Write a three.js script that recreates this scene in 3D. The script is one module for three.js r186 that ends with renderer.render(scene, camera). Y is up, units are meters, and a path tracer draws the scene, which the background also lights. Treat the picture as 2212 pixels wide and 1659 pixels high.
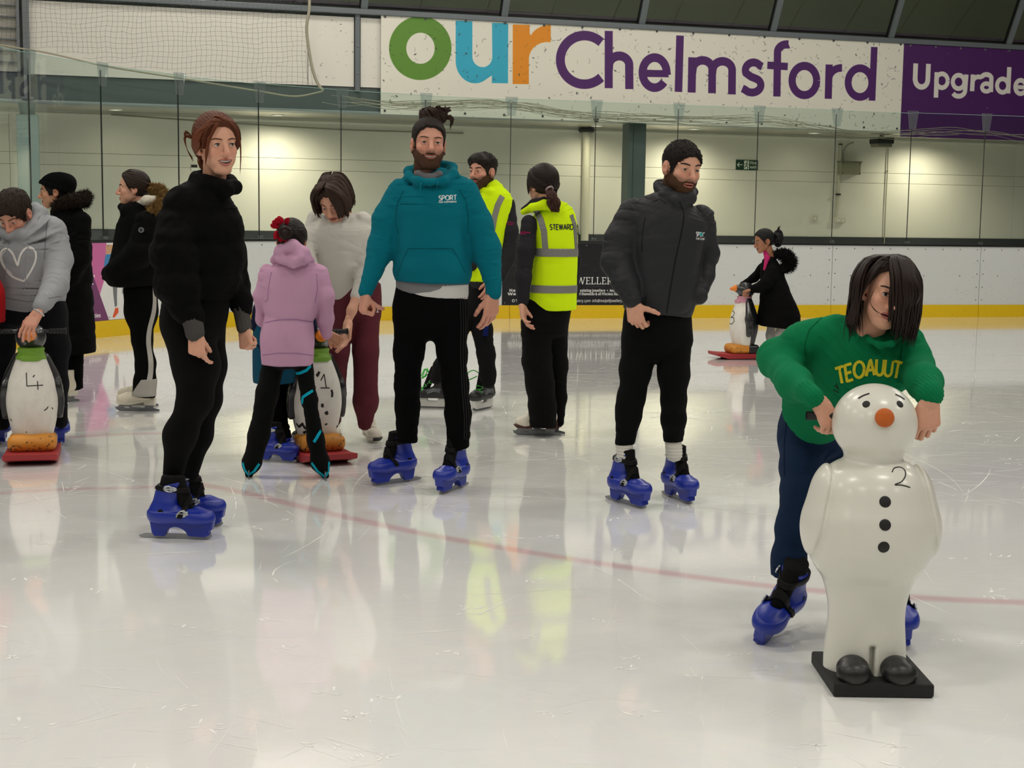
import * as THREE from 'three';
import { mergeGeometries } from 'three/addons/utils/BufferGeometryUtils.js';
import { RoundedBoxGeometry } from 'three/addons/geometries/RoundedBoxGeometry.js';
import { RectAreaLightUniformsLib } from 'three/addons/lights/RectAreaLightUniformsLib.js';
import { ImprovedNoise } from 'three/addons/math/ImprovedNoise.js';

// ---------------------------------------------------------------- camera, exposure, large lights
const scene = new THREE.Scene();
scene.background = new THREE.Color(0x000000);
const renderer = new THREE.WebGLRenderer();
renderer.toneMapping = THREE.LinearToneMapping;
renderer.toneMappingExposure = 1.02;
renderer.shadowMap.enabled = true;
RectAreaLightUniformsLib.init();
const F = 3100, CAMH = 1.4;
const camera = new THREE.PerspectiveCamera(2 * Math.atan(829.5 / F) * 180 / Math.PI, 2212 / 1659, 0.1, 200);
camera.position.set(0, CAMH, 0);
camera.rotation.order = 'YXZ';
camera.rotation.x = -6.615 * Math.PI / 180;
camera.rotation.z = 0.014;
camera.updateMatrixWorld(true);

const RINK_LAMPS = { y: 7.6, w: 1.6, h: 0.7, power: 35, color: 0xfff8ee, xs: [-9, -3, 3, 9], zs: [4, -2, -8, -14, -19] };
const SOFFIT_LAMPS = { power: 14, color: 0xffeed4, px: [-60, 250, 600, 930, 1290, 1500, 1760, 2030], lit: [0.08, 0.08, 1.15, 0.04, 0.45, 1, 0.08, 1] };

// ---------------------------------------------------------------- small helpers
const PI = Math.PI, RAD = PI / 180, { sqrt, abs, min, max, sin, cos, floor, ceil, atan2, hypot, exp } = Math;
const V = (x, y, z) => new THREE.Vector3(x, y, z);
const clamp = (x, a = 0, b = 1) => (x < a ? a : x > b ? b : x), mix = (a, b, t) => a + (b - a) * t;
const smooth = (a, b, x) => { const t = clamp((x - a) / (b - a)); return t * t * (3 - 2 * t); };
function rng(seed) { let a = seed >>> 0; return () => { a = (a + 0x6d2b79f5) >>> 0; let t = a; t = Math.imul(t ^ (t >>> 15), t | 1); t ^= t + Math.imul(t ^ (t >>> 7), t | 61); return ((t ^ (t >>> 14)) >>> 0) / 4294967296; }; }
const perlin = new ImprovedNoise(), N3 = (x, y, z) => perlin.noise(x, y, z);
const lin = (hex) => { const c = new THREE.Color(hex); return [c.r, c.g, c.b]; };
// the ray of the picture's pixel (px, py): a real place at distance d along the view, or where it meets the ice
const ray = (px, py) => V((px - 1106) / F, -(py - 829.5) / F, -1).applyQuaternion(camera.quaternion);
const at = (px, py, d) => { const r = ray(px, py); return r.multiplyScalar(d / -r.z).add(camera.position); };
const onIce = (px, py, y = 0) => { const r = ray(px, py); return r.multiplyScalar((y - CAMH) / r.y).add(camera.position); };
const project = (p) => { const v = p.clone().sub(camera.position).applyQuaternion(camera.quaternion.clone().invert()); return [1106 - v.x / v.z * F, 829.5 + v.y / v.z * F]; };

const used = new Map();
function numbered(name) { const n = used.get(name) ?? 0; used.set(name, n + 1); return n ? name + '_' + String(n).padStart(3, '0') : name; }
const origin = new WeakMap();
function thing(name, label, category, pos, group, kind) {
  const o = new THREE.Group(); o.name = numbered(name); o.position.copy(pos ?? V(0, 0, 0)); scene.add(o);
  origin.set(o, o.position.clone());
  if (label) o.userData.label = label;
  if (category) o.userData.category = category;
  if (group) o.userData.group = group;
  if (kind) o.userData.kind = kind;
  return o;
}
// a part whose geometry is given in world axes; it is set back by its thing's base
function part(parent, name, geo, mat, label, kind) {
  const b = origin.get(parent);
  if (b && b.lengthSq() > 0) geo.translate(-b.x, -b.y, -b.z);
  return local(parent, name, geo, mat, label, kind, b);
}
function local(parent, name, geo, mat, label, kind, b) {
  const m = new THREE.Mesh(geo, mat); m.name = name; m.castShadow = m.receiveShadow = true;
  if (label) m.userData.label = label;
  if (kind) m.userData.kind = kind;
  if (b) origin.set(m, b);
  parent.add(m);
  return m;
}
function structure(name, geo, mat) { const m = new THREE.Mesh(geo, mat); m.name = name; m.castShadow = m.receiveShadow = true; m.userData.kind = 'structure'; scene.add(m); return m; }
const merge = (list) => mergeGeometries(list.map((g) => { const n = g.index ? g.toNonIndexed() : g; for (const k of Object.keys(n.attributes)) if (!['position', 'normal', 'uv'].includes(k)) n.deleteAttribute(k); return n; }));
const box = (w, h, d, x = 0, y = 0, z = 0, r = 0) => { const g = r ? new RoundedBoxGeometry(w, h, d, 2, r) : new THREE.BoxGeometry(w, h, d); return g.translate(x, y, z); };
const tube = (pts, r, seg = 0, sides = 6) => new THREE.TubeGeometry(pts.length === 2 ? new THREE.LineCurve3(pts[0], pts[1]) : new THREE.CatmullRomCurve3(pts), seg || (pts.length === 2 ? 1 : pts.length * 5), r, sides, false);

// ---------------------------------------------------------------- materials
function noiseTexture(size, f, srgb) {
  const data = new Uint8Array(size * size * 4);
  for (let y = 0; y < size; y++) for (let x = 0; x < size; x++) { const v = f(x / size, y / size), o = (y * size + x) * 4, a = Array.isArray(v) ? v : [v, v, v]; for (let c = 0; c < 3; c++) data[o + c] = clamp(a[c]) * 255; data[o + 3] = 255; }
  const t = new THREE.DataTexture(data, size, size); t.magFilter = THREE.LinearFilter; t.wrapS = t.wrapT = THREE.RepeatWrapping; if (srgb) t.colorSpace = THREE.SRGBColorSpace; t.needsUpdate = true; return t;
}
const R0 = rng(7);
const weaveTex = noiseTexture(256, () => R0());
weaveTex.repeat.set(12, 12);
const std = (o) => new THREE.MeshStandardMaterial({ side: THREE.DoubleSide, ...o });
const cloth = (color, o = {}) => new THREE.MeshPhysicalMaterial({ color, roughness: 0.92, specularIntensity: 0.25, sheen: 0.1, sheenRoughness: 0.6, sheenColor: new THREE.Color(color).lerp(new THREE.Color(1, 1, 1), 0.2), bumpMap: weaveTex, bumpScale: 0.0011, ...o });
const nylon = (color, o = {}) => new THREE.MeshPhysicalMaterial({ side: THREE.DoubleSide, color, roughness: 0.62, specularIntensity: 0.35, ...o });
const skinMat = new THREE.MeshPhysicalMaterial({ vertexColors: true, roughness: 0.55, sheen: 0.15, sheenColor: new THREE.Color(0.9, 0.5, 0.4) });
const eyeMat = new THREE.MeshPhysicalMaterial({ vertexColors: true, roughness: 0.15, clearcoat: 0.6 });
const hairMat = (color, rough = 0.5) => new THREE.MeshPhysicalMaterial({ color, roughness: min(1, rough + 0.12), specularIntensity: 0.45, side: THREE.DoubleSide });
const vcol = (o = {}) => std({ vertexColors: true, roughness: 0.8, ...o });
const M = {
  black: cloth(0x070708, { sheen: 0, specularIntensity: 0.15 }), blackNylon: nylon(0x0a0a0b, { roughness: 0.7 }), puffer: nylon(0x060607, { roughness: 0.8, specularIntensity: 0.16 }),
  blue: new THREE.MeshPhysicalMaterial({ color: 0x072694, roughness: 0.42, clearcoat: 0.25, clearcoatRoughness: 0.35 }), liner: cloth(0x141414), strap: nylon(0x0d0d0d, { roughness: 0.5 }), silver: std({ color: 0xb9bcc0, metalness: 0.85, roughness: 0.3 }),
  steel: std({ color: 0x8e9194, metalness: 0.9, roughness: 0.32 }), blade: std({ color: 0xa2a4a6, metalness: 0.75, roughness: 0.42 }), white: std({ color: 0xe9e7e0, roughness: 0.5 }), teeth: std({ color: 0xfffaf0, roughness: 0.3 }), rubber: std({ color: 0x0e0e0f, roughness: 0.6 }),
};

// ---------------------------------------------------------------- distance fields: f(x, y, z) with a box f.b
const boxOf = (...fs) => { const b = [1e9, 1e9, 1e9, -1e9, -1e9, -1e9]; for (const f of fs) for (let i = 0; i < 3; i++) { b[i] = min(b[i], f.b[i]); b[i + 3] = max(b[i + 3], f.b[i + 3]); } return b; };
const field = (f, b) => { f.b = b; return f; };
const grown = (b, r) => [b[0] - r, b[1] - r, b[2] - r, b[3] + r, b[4] + r, b[5] + r];
function cap(a, b, ra, rb = ra) {
  const ax = a.x, ay = a.y, az = a.z, dx = b.x - ax, dy = b.y - ay, dz = b.z - az, L = 1 / (dx * dx + dy * dy + dz * dz || 1e-12), r = max(ra, rb), dr = rb - ra;
  return field((x, y, z) => { const px = x - ax, py = y - ay, pz = z - az; let t = (px * dx + py * dy + pz * dz) * L; t = t < 0 ? 0 : t > 1 ? 1 : t; const qx = px - dx * t, qy = py - dy * t, qz = pz - dz * t; return sqrt(qx * qx + qy * qy + qz * qz) - ra - dr * t; },
    [min(ax, b.x) - r, min(ay, b.y) - r, min(az, b.z) - r, max(ax, b.x) + r, max(ay, b.y) + r, max(az, b.z) + r]);
}
const ball = (c, r) => cap(c, c, r, r);
function ell(cx, cy, cz, rx, ry, rz) {
  const ix = 1 / rx, iy = 1 / ry, iz = 1 / rz;
  return field((x, y, z) => { const a = (x - cx) * ix, b = (y - cy) * iy, c = (z - cz) * iz, k0 = sqrt(a * a + b * b + c * c), k1 = sqrt(a * a * ix * ix + b * b * iy * iy + c * c * iz * iz); return k1 < 1e-9 ? -min(rx, ry, rz) : k0 * (k0 - 1) / k1; }, [cx - rx, cy - ry, cz - rz, cx + rx, cy + ry, cz + rz]);
}
function rbox(cx, cy, cz, hx, hy, hz, r) { return field((x, y, z) => { const a = abs(x - cx) - hx + r, b = abs(y - cy) - hy + r, c = abs(z - cz) - hz + r; return hypot(max(a, 0), max(b, 0), max(c, 0)) + min(max(a, b, c), 0) - r; }, [cx - hx, cy - hy, cz - hz, cx + hx, cy + hy, cz + hz]); }
const smin = (a, b, k) => { const h = k - abs(a - b); return h > 0 ? min(a, b) - h * h / (4 * k) : min(a, b); };
const U = (k, ...fs) => { const n = fs.length; return n === 1 ? fs[0] : field(k > 0 ? (x, y, z) => { let d = fs[0](x, y, z); for (let i = 1; i < n; i++) { const e = fs[i](x, y, z), h = k - abs(d - e); d = d < e ? d : e; if (h > 0) d -= h * h / (4 * k); } return d; } : (x, y, z) => { let d = 1e9; for (let i = 0; i < n; i++) { const e = fs[i](x, y, z); if (e < d) d = e; } return d; }, boxOf(...fs)); };
const sub = (k, a, b) => field((x, y, z) => -smin(-a(x, y, z), b(x, y, z), k), a.b);
const both = (a, b, k = 0) => field((x, y, z) => k ? -smin(-a(x, y, z), -b(x, y, z), k) : max(a(x, y, z), b(x, y, z)), [0, 1, 2].map((i) => max(a.b[i], b.b[i])).concat([3, 4, 5].map((i) => min(a.b[i], b.b[i]))));
const off = (f, r) => field((x, y, z) => f(x, y, z) - r, grown(f.b, max(r, 0)));
const bump = (f, disp, a = 0.02) => field((x, y, z) => { const d = f(x, y, z); return d > 0.06 || d < -0.06 ? d : d - disp(x, y, z); }, grown(f.b, a));
const cut = (f, p, n, k = 0) => { const m = n.clone().normalize(), c = m.dot(p); return field((x, y, z) => { const e = x * m.x + y * m.y + z * m.z - c, d = f(x, y, z); return k ? -smin(-d, -e, k) : max(d, e); }, f.b); };  // keeps the side that n points away from
const shell = (f, t) => field((x, y, z) => abs(f(x, y, z) + t / 2) - t / 2, f.b);
const moved = (f, m) => { const e = m.clone().invert().elements, s = sqrt(m.elements[0] ** 2 + m.elements[1] ** 2 + m.elements[2] ** 2); const bb = new THREE.Box3(V(f.b[0], f.b[1], f.b[2]), V(f.b[3], f.b[4], f.b[5])).applyMatrix4(m); return field((x, y, z) => f(e[0] * x + e[4] * y + e[8] * z + e[12], e[1] * x + e[5] * y + e[9] * z + e[13], e[2] * x + e[6] * y + e[10] * z + e[14]) * s, [...bb.min.toArray(), ...bb.max.toArray()]); };
// folds of cloth: noise that is stretched across `dir` and quick along it
function folds(amp, along, across, dir, seed = 0, bias = 0) {
  const d = dir.clone().normalize();
  return (x, y, z) => { const t = x * d.x + y * d.y + z * d.z, rx = (x - d.x * t) * across, ry = (y - d.y * t) * across, rz = (z - d.z * t) * across, s = t * along + 0.9 * N3(x * 5 + seed, y * 5, z * 5); const n = N3(rx + d.x * s + seed, ry + d.y * s + seed * 1.7, rz + d.z * s), m = N3(x * 7 + seed, y * 7, z * 7 + seed), c = 1 - 2.6 * abs(n); return amp * (0.5 * n - (c > 0 ? c * c * (0.35 + 0.7 * m) : 0) + 0.15 + bias); };
}
const strands = (amp, along, across, dir, seed = 0) => { const d = dir.clone().normalize(); return (x, y, z) => { const t = x * d.x + y * d.y + z * d.z, s = t * along; const n = N3((x - d.x * t) * across + d.x * s + seed, (y - d.y * t) * across + d.y * s, (z - d.z * t) * across + d.z * s + seed); return amp * (1 - 2.4 * abs(n)); }; };
const lumps = (amp, f, seed = 0) => (x, y, z) => amp * (N3(x * f + seed, y * f, z * f) + 0.5 * N3(x * f * 2.1, y * f * 2.1 + seed, z * f * 2.1));
const plus = (...ds) => (x, y, z) => { let s = 0; for (const d of ds) s += d(x, y, z); return s; };

// an elliptical body swept through sections {c, rx, rz} with a common right-hand direction
function loft(secs0, right, capTop = 0.05, capBot = 0.05, k0 = 0, sub = 4) {
  const secs = [], cr = (p, q, r, s, t) => 0.5 * (2 * q + (r - p) * t + (2 * p - 5 * q + 4 * r - s) * t * t + (3 * q - p - 3 * r + s) * t * t * t), n0 = secs0.length, get = (i) => secs0[clamp(i, 0, n0 - 1)];
  for (let i = 0; i + 1 < n0; i++) for (let j = 0; j < sub; j++) { const t = j / sub, [p, q, r, w] = [get(i - 1), get(i), get(i + 1), get(i + 2)], c = (f) => cr(f(p), f(q), f(r), f(w), t); secs.push({ c: V(c((k) => k.c.x), c((k) => k.c.y), c((k) => k.c.z)), rx: c((k) => k.rx), rz: c((k) => k.rz) }); }
  secs.push(get(n0 - 1));
  const n = secs.length - 1, D = [];   // per piece: start, axis, length, right, forward, radii
  for (let i = 0; i < n; i++) { const a = secs[i], b = secs[i + 1], ax = b.c.clone().sub(a.c), len = ax.length(); ax.divideScalar(len); const fw = right.clone().cross(ax).normalize(), rt = ax.clone().cross(fw).normalize(); D.push([a.c.x, a.c.y, a.c.z, ax.x, ax.y, ax.z, len, rt.x, rt.y, rt.z, fw.x, fw.y, fw.z, a.rx, a.rz, b.rx - a.rx, b.rz - a.rz]); }
  let m = 0; for (const s of secs) m = max(m, s.rx, s.rz); m = max(0, m);
  const bb = [1e9, 1e9, 1e9, -1e9, -1e9, -1e9]; for (const s of secs) [s.c.x, s.c.y, s.c.z].forEach((v, i) => { const r = max(s.rx, s.rz) + max(capTop, capBot); bb[i] = min(bb[i], v - r); bb[i + 3] = max(bb[i + 3], v + r); });
  return field((x, y, z) => {
    let bestE = 1e9, d = 1e9;
    for (let i = 0; i < n; i++) { const g = D[i], s = (x - g[0]) * g[3] + (y - g[1]) * g[4] + (z - g[2]) * g[5], e = s < 0 ? -s : s > g[6] ? s - g[6] : 0; if (e < bestE) bestE = e; }
    for (let i = 0; i < n; i++) {
      const g = D[i], px = x - g[0], py = y - g[1], pz = z - g[2], s = px * g[3] + py * g[4] + pz * g[5]; let t = s / g[6], e = 0;
      if (t < 0) { t = 0; e = -s; } else if (t > 1) { t = 1; e = s - g[6]; }
      if (e > bestE + 0.0015) continue;
      const end = (s < 0 && i === 0) ? capTop : (s > g[6] && i === n - 1) ? capBot : 0.02, u = px * g[7] + py * g[8] + pz * g[9], v = px * g[10] + py * g[11] + pz * g[12], a2 = 1 / (g[13] + g[15] * t), b2 = 1 / (g[14] + g[16] * t), c2 = 1 / end;
      const A = u * a2, B = v * b2, C = e * c2, k0 = sqrt(A * A + B * B + C * C), k1 = sqrt(A * A * a2 * a2 + B * B * b2 * b2 + C * C * c2 * c2), q = k1 < 1e-7 ? -min(1 / a2, 1 / b2) : k0 * (k0 - 1) / k1;
      if (q < d) d = q;
    }
    return d;
  }, bb);
}

// ---------------------------------------------------------------- surface nets over blocks that the surface may cross
function poly(f, cell, { color, uv = 1, slack = 1.5, reach } = {}) {
  const b = grown(reach ?? f.b, cell * 2.5), B = 8, nb = [0, 1, 2].map((i) => max(1, ceil((b[i + 3] - b[i]) / cell / B))), n = nb.map((k) => k * B + 1), nx = n[0], nxy = n[0] * n[1];
  const val = new Float32Array(nxy * n[2]).fill(NaN), vid = new Int32Array(nxy * n[2]).fill(-1), P = [], act = [], lim = cell * B * 0.87 * slack;
  for (let k = 0; k < nb[2]; k++) for (let j = 0; j < nb[1]; j++) for (let i = 0; i < nb[0]; i++) {
    const d = f(b[0] + (i + 0.5) * B * cell, b[1] + (j + 0.5) * B * cell, b[2] + (k + 0.5) * B * cell);
    if (abs(d) > lim) continue;
    act.push([i * B, j * B, k * B]);
    for (let z = k * B; z <= k * B + B; z++) for (let y = j * B; y <= j * B + B; y++) for (let x = i * B; x <= i * B + B; x++) { const o = x + y * nx + z * nxy; if (val[o] !== val[o]) val[o] = f(b[0] + x * cell, b[1] + y * cell, b[2] + z * cell); }
  }
  const corner = [0, 1, nx, nx + 1, nxy, nxy + 1, nxy + nx, nxy + nx + 1], edges = [[0, 1], [2, 3], [4, 5], [6, 7], [0, 2], [1, 3], [4, 6], [5, 7], [0, 4], [1, 5], [2, 6], [3, 7]], tri = [], g = [0, 0, 0];
  const grad = (x, y, z, e) => { const a = f(x + e, y - e, z - e), c = f(x - e, y - e, z + e), d = f(x - e, y + e, z - e), h = f(x + e, y + e, z + e); g[0] = a - c - d + h; g[1] = -a - c + d + h; g[2] = -a + c - d + h; };
  for (const [bi, bj, bk] of act) for (let z = bk; z < bk + B; z++) for (let y = bj; y < bj + B; y++) for (let x = bi; x < bi + B; x++) {
    const o = x + y * nx + z * nxy; let m = 0;
    for (let c = 0; c < 8; c++) if (val[o + corner[c]] < 0) m |= 1 << c;
    if (m === 0 || m === 255) continue;
    let sx = 0, sy = 0, sz = 0, q = 0;
    for (const [p, r] of edges) { if (((m >> p) & 1) === ((m >> r) & 1)) continue; const va = val[o + corner[p]], vb = val[o + corner[r]], t = va / (va - vb); sx += (p & 1) + t * ((r & 1) - (p & 1)); sy += ((p >> 1) & 1) + t * (((r >> 1) & 1) - ((p >> 1) & 1)); sz += (p >> 2) + t * ((r >> 2) - (p >> 2)); q++; }
    vid[o] = P.length / 3;
    P.push(b[0] + (x + sx / q) * cell, b[1] + (y + sy / q) * cell, b[2] + (z + sz / q) * cell);
  }
  const quad = (a, c, d, e, flip) => { if (a < 0 || c < 0 || d < 0 || e < 0) return; flip ? tri.push(a, d, c, a, e, d) : tri.push(a, c, d, a, d, e); };
  for (const [bi, bj, bk] of act) for (let z = bk; z < bk + B; z++) for (let y = bj; y < bj + B; y++) for (let x = bi; x < bi + B; x++) {
    const o = x + y * nx + z * nxy, s = val[o] < 0;
    if (y > 0 && z > 0 && s !== val[o + 1] < 0) quad(vid[o], vid[o - nx], vid[o - nx - nxy], vid[o - nxy], s === false ? 1 : 0);
    if (x > 0 && z > 0 && s !== val[o + nx] < 0) quad(vid[o], vid[o - nxy], vid[o - 1 - nxy], vid[o - 1], s === false ? 1 : 0);
    if (x > 0 && y > 0 && s !== val[o + nxy] < 0) quad(vid[o], vid[o - 1], vid[o - 1 - nx], vid[o - nx], s === false ? 1 : 0);
  }
  const nv = P.length / 3, pos = new Float32Array(P), nor = new Float32Array(nv * 3), uvs = new Float32Array(nv * 2), col = color && new Float32Array(nv * 3), e = cell * 0.35;
  for (let i = 0; i < nv; i++) {
    let x = pos[i * 3], y = pos[i * 3 + 1], z = pos[i * 3 + 2];
    grad(x, y, z, e);
    let l = hypot(g[0], g[1], g[2]) || 1; const d = f(x, y, z), gl = l / (4 * e), st = clamp(d / max(gl, 0.3), -cell * 0.6, cell * 0.6) / l;
    x -= g[0] * st; y -= g[1] * st; z -= g[2] * st;
    grad(x, y, z, e); l = hypot(g[0], g[1], g[2]) || 1;
    pos[i * 3] = x; pos[i * 3 + 1] = y; pos[i * 3 + 2] = z; nor[i * 3] = g[0] / l; nor[i * 3 + 1] = g[1] / l; nor[i * 3 + 2] = g[2] / l;
    uvs[i * 2] = (x + z * 0.8) * uv; uvs[i * 2 + 1] = (y + z * 0.3) * uv;
    if (col) { const c = color(x, y, z); col[i * 3] = c[0]; col[i * 3 + 1] = c[1]; col[i * 3 + 2] = c[2]; }
  }
  const geo = new THREE.BufferGeometry();
  geo.setAttribute('position', new THREE.BufferAttribute(pos, 3)); geo.setAttribute('normal', new THREE.BufferAttribute(nor, 3)); geo.setAttribute('uv', new THREE.BufferAttribute(uvs, 2));
  if (col) geo.setAttribute('color', new THREE.BufferAttribute(col, 3));
  geo.setIndex(tri);
  return geo;
}
const painted = (geo, c) => { const n = geo.attributes.position.count, a = new Float32Array(n * 3); for (let i = 0; i < n; i++) a.set(c, i * 3); geo.setAttribute('color', new THREE.BufferAttribute(a, 3)); return geo; };
const mergeC = (list) => mergeGeometries(list.map((g) => (g.index ? g.toNonIndexed() : g)));

// ---------------------------------------------------------------- print, seams and stripes that lie on a surface
const gradAt = (f, p, e = 0.002) => V(f(p.x + e, p.y, p.z) - f(p.x - e, p.y, p.z), f(p.x, p.y + e, p.z) - f(p.x, p.y - e, p.z), f(p.x, p.y, p.z + e) - f(p.x, p.y, p.z - e)).normalize();
const settle = (f, p) => { for (let i = 0; i < 12; i++) { const d = f(p.x, p.y, p.z); if (abs(d) < 2e-4) break; p.addScaledVector(gradAt(f, p), -d * 0.8); } return p; };
function meet(f, px, py, d0, span = 0.9) {   // where the line of sight through a pixel meets the surface
  const r = ray(px, py).normalize(); let t = (d0 - span) / -r.z;
  const p = camera.position.clone().addScaledVector(r, t);
  for (let i = 0; i < 260; i++) { const d = f(p.x, p.y, p.z); if (d < 3e-4) return p; p.addScaledVector(r, clamp(d * 0.5, 4e-4, 0.03)); if (-p.z > d0 + span) break; }
  return null;
}
function ribbon(f, pts, w, proud = 0.0012, { taper = 0, closed = false } = {}) {   // a thin strip along pts, settled on the surface
  const n = pts.length, P = [], I = [];
  const q = pts.map((p) => (f ? settle(f, p.clone()) : p));
  for (let i = 0; i < n; i++) {
    const t = q[min(i + 1, n - 1)].clone().sub(q[max(i - 1, 0)]).normalize(), nn = f ? gradAt(f, q[i]) : V(0, 1, 0), s = nn.clone().cross(t).normalize(), h = w / 2 * (taper ? mix(1, clamp(min(i, n - 1 - i) / (n * 0.3)), taper) : 1);
    for (const [a, c] of [[-1, -0.5], [-0.96, 1], [0.96, 1], [1, -0.5]]) P.push(...q[i].clone().addScaledVector(s, a * h).addScaledVector(nn, c * proud).toArray());
  }
  for (let i = 0; i + 1 < n; i++) for (let k = 0; k < 4; k++) { const a = i * 4 + k, b = i * 4 + (k + 1) % 4; I.push(a, b, b + 4, a, b + 4, a + 4); }
  I.push(0, 2, 1, 0, 3, 2); const o = (n - 1) * 4; I.push(o, o + 1, o + 2, o, o + 2, o + 3);
  const g = new THREE.BufferGeometry(); g.setAttribute('position', new THREE.Float32BufferAttribute(P, 3)); g.setAttribute('uv', new THREE.Float32BufferAttribute(new Float32Array(P.length / 3 * 2), 2)); g.setIndex(I);
  const h = g.toNonIndexed(); h.computeVertexNormals(); return h;
}
const dense = (pts, step) => { const out = []; for (let i = 0; i + 1 < pts.length; i++) { const [x0, y0] = pts[i], [x1, y1] = pts[i + 1], k = max(1, ceil(hypot(x1 - x0, y1 - y0) / step)); for (let j = 0; j < k; j++) out.push([mix(x0, x1, j / k), mix(y0, y1, j / k)]); } out.push(pts[pts.length - 1]); return out; };
const curved = (pts, step) => { const c = new THREE.CatmullRomCurve3(pts.map(([x, y]) => V(x, y, 0))), k = max(2, ceil(c.getLength() / step)); return c.getSpacedPoints(k).map((p) => [p.x, p.y]); };
function drawn(f, line, wpx, d0, { step = 3, smoothLine = false, proud = 0.0012, taper = 0 } = {}) {   // a line of picture points laid on the surface
  const pts = (smoothLine ? curved(line, step) : dense(line, step)).map(([x, y]) => meet(f, x, y, d0)).filter(Boolean);
  return pts.length > 1 ? ribbon(f, pts, wpx * d0 / F, proud, { taper }) : null;
}
const draw = (parent, name, f, lines, wpx, d0, mat, o) => { const g = lines.map((l) => drawn(f, l, wpx, d0, o)).filter(Boolean); if (!g.length) return; if (['chest_print', 'lettering', 'marker_number', 'chipped_paint', 'heart_print', 'arm_print', 'thigh_logo'].includes(name)) return part(parent, name, merge(g), mat, o?.label); for (const k of g) part(parent, name, k, mat, o?.label); };

// single-line letters in a unit box (x right, y down, capital height 1)
const arcP = (cx, cy, rx, ry, a0, a1, n = 10) => Array.from({ length: n + 1 }, (_, i) => { const a = mix(a0, a1, i / n) * RAD; return [cx + rx * cos(a), cy + ry * sin(a)]; });
const GLYPH = {
  A: [[[0, 1], [0.35, 0], [0.7, 1]], [[0.13, 0.65], [0.57, 0.65]]], B: [[[0, 0], [0, 1]], [[0, 0], ...arcP(0.3, 0.25, 0.25, 0.25, -90, 90), [0, 0.5]], [[0, 0.5], ...arcP(0.32, 0.75, 0.28, 0.25, -90, 90), [0, 1]]], C: [arcP(0.4, 0.5, 0.38, 0.5, -45, -315)], D: [[[0, 0], [0, 1]], [[0, 0], ...arcP(0.2, 0.5, 0.45, 0.5, -90, 90), [0, 1]]],
  E: [[[0.5, 0], [0, 0], [0, 1], [0.5, 1]], [[0, 0.5], [0.42, 0.5]]], F: [[[0.5, 0], [0, 0], [0, 1]], [[0, 0.5], [0.42, 0.5]]], I: [[[0.08, 0], [0.08, 1]]], N: [[[0, 1], [0, 0], [0.58, 1], [0.58, 0]]], O: [arcP(0.42, 0.5, 0.4, 0.5, 0, 360, 18)], P: [[[0, 1], [0, 0]], [[0, 0], ...arcP(0.25, 0.27, 0.28, 0.27, -90, 90), [0, 0.54]]],
  R: [[[0, 1], [0, 0]], [[0, 0], ...arcP(0.25, 0.27, 0.28, 0.27, -90, 90), [0, 0.54]], [[0.25, 0.54], [0.58, 1]]], S: [[...arcP(0.27, 0.25, 0.25, 0.25, -40, -270, 10), ...arcP(0.27, 0.75, 0.25, 0.25, -90, 140, 10)]], T: [[[0, 0], [0.6, 0]], [[0.3, 0], [0.3, 1]]], U: [[[0, 0], [0, 0.7], ...arcP(0.28, 0.7, 0.28, 0.3, 180, 0), [0.56, 0]]],
  W: [[[0, 0], [0.22, 1], [0.44, 0], [0.66, 1], [0.88, 0]]], ' ': [],
};
const WIDE = { A: 0.7, B: 0.6, C: 0.72, D: 0.65, E: 0.5, F: 0.5, I: 0.16, N: 0.58, O: 0.84, P: 0.53, R: 0.58, S: 0.54, T: 0.6, U: 0.56, W: 0.88, ' ': 0.35 };
function lettering(text, place, gap = 0.18) {   // place(u, v): u runs 0..1 along the line, v 0..1 down
  const total = [...text].reduce((s, c) => s + WIDE[c] + gap, -gap), out = []; let x = 0;
  for (const c of text) { for (const l of GLYPH[c]) out.push(dense(l, 0.12).map(([a, b]) => place((x + a) / total, b))); x += WIDE[c] + gap; }
  return out;
}
// ---------------------------------------------------------------- the hall: its own axes are u along the far wall, y up, w out of the wall towards the rink
const TH = 16.5 * RAD, P0 = V(0, 0, -22.6), EU = V(cos(TH), 0, -sin(TH)), EN = V(sin(TH), 0, cos(TH));
const hall = (u, y, w) => P0.clone().addScaledVector(EU, u).addScaledVector(EN, w).setY(y);
const wall = (px, py, w = 0) => { const r = ray(px, py), o = camera.position.clone().sub(P0), t = (w - o.dot(EN)) / r.dot(EN), p = o.addScaledVector(r, t); return [p.dot(EU), p.y]; };
const turned = (g) => { g.rotateY(TH); g.translate(P0.x, 0, P0.z); return g; };
const hbox = (u0, u1, y0, y1, w0, w1, r = 0) => turned(box(abs(u1 - u0), abs(y1 - y0), abs(w1 - w0), (u0 + u1) / 2, (y0 + y1) / 2, (w0 + w1) / 2, r));
const wallThing = (name, label, cat, u, y, w, group) => thing(name, label, cat, hall(u, y, w), group);
const canvasTex = (w, h, paint) => { const c = document.createElement('canvas'); c.width = w; c.height = h; const g = c.getContext('2d'); paint(g, w, h); const t = new THREE.CanvasTexture(c); t.colorSpace = THREE.SRGBColorSpace; t.magFilter = THREE.LinearFilter; t.anisotropy = 8; return t; };

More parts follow.
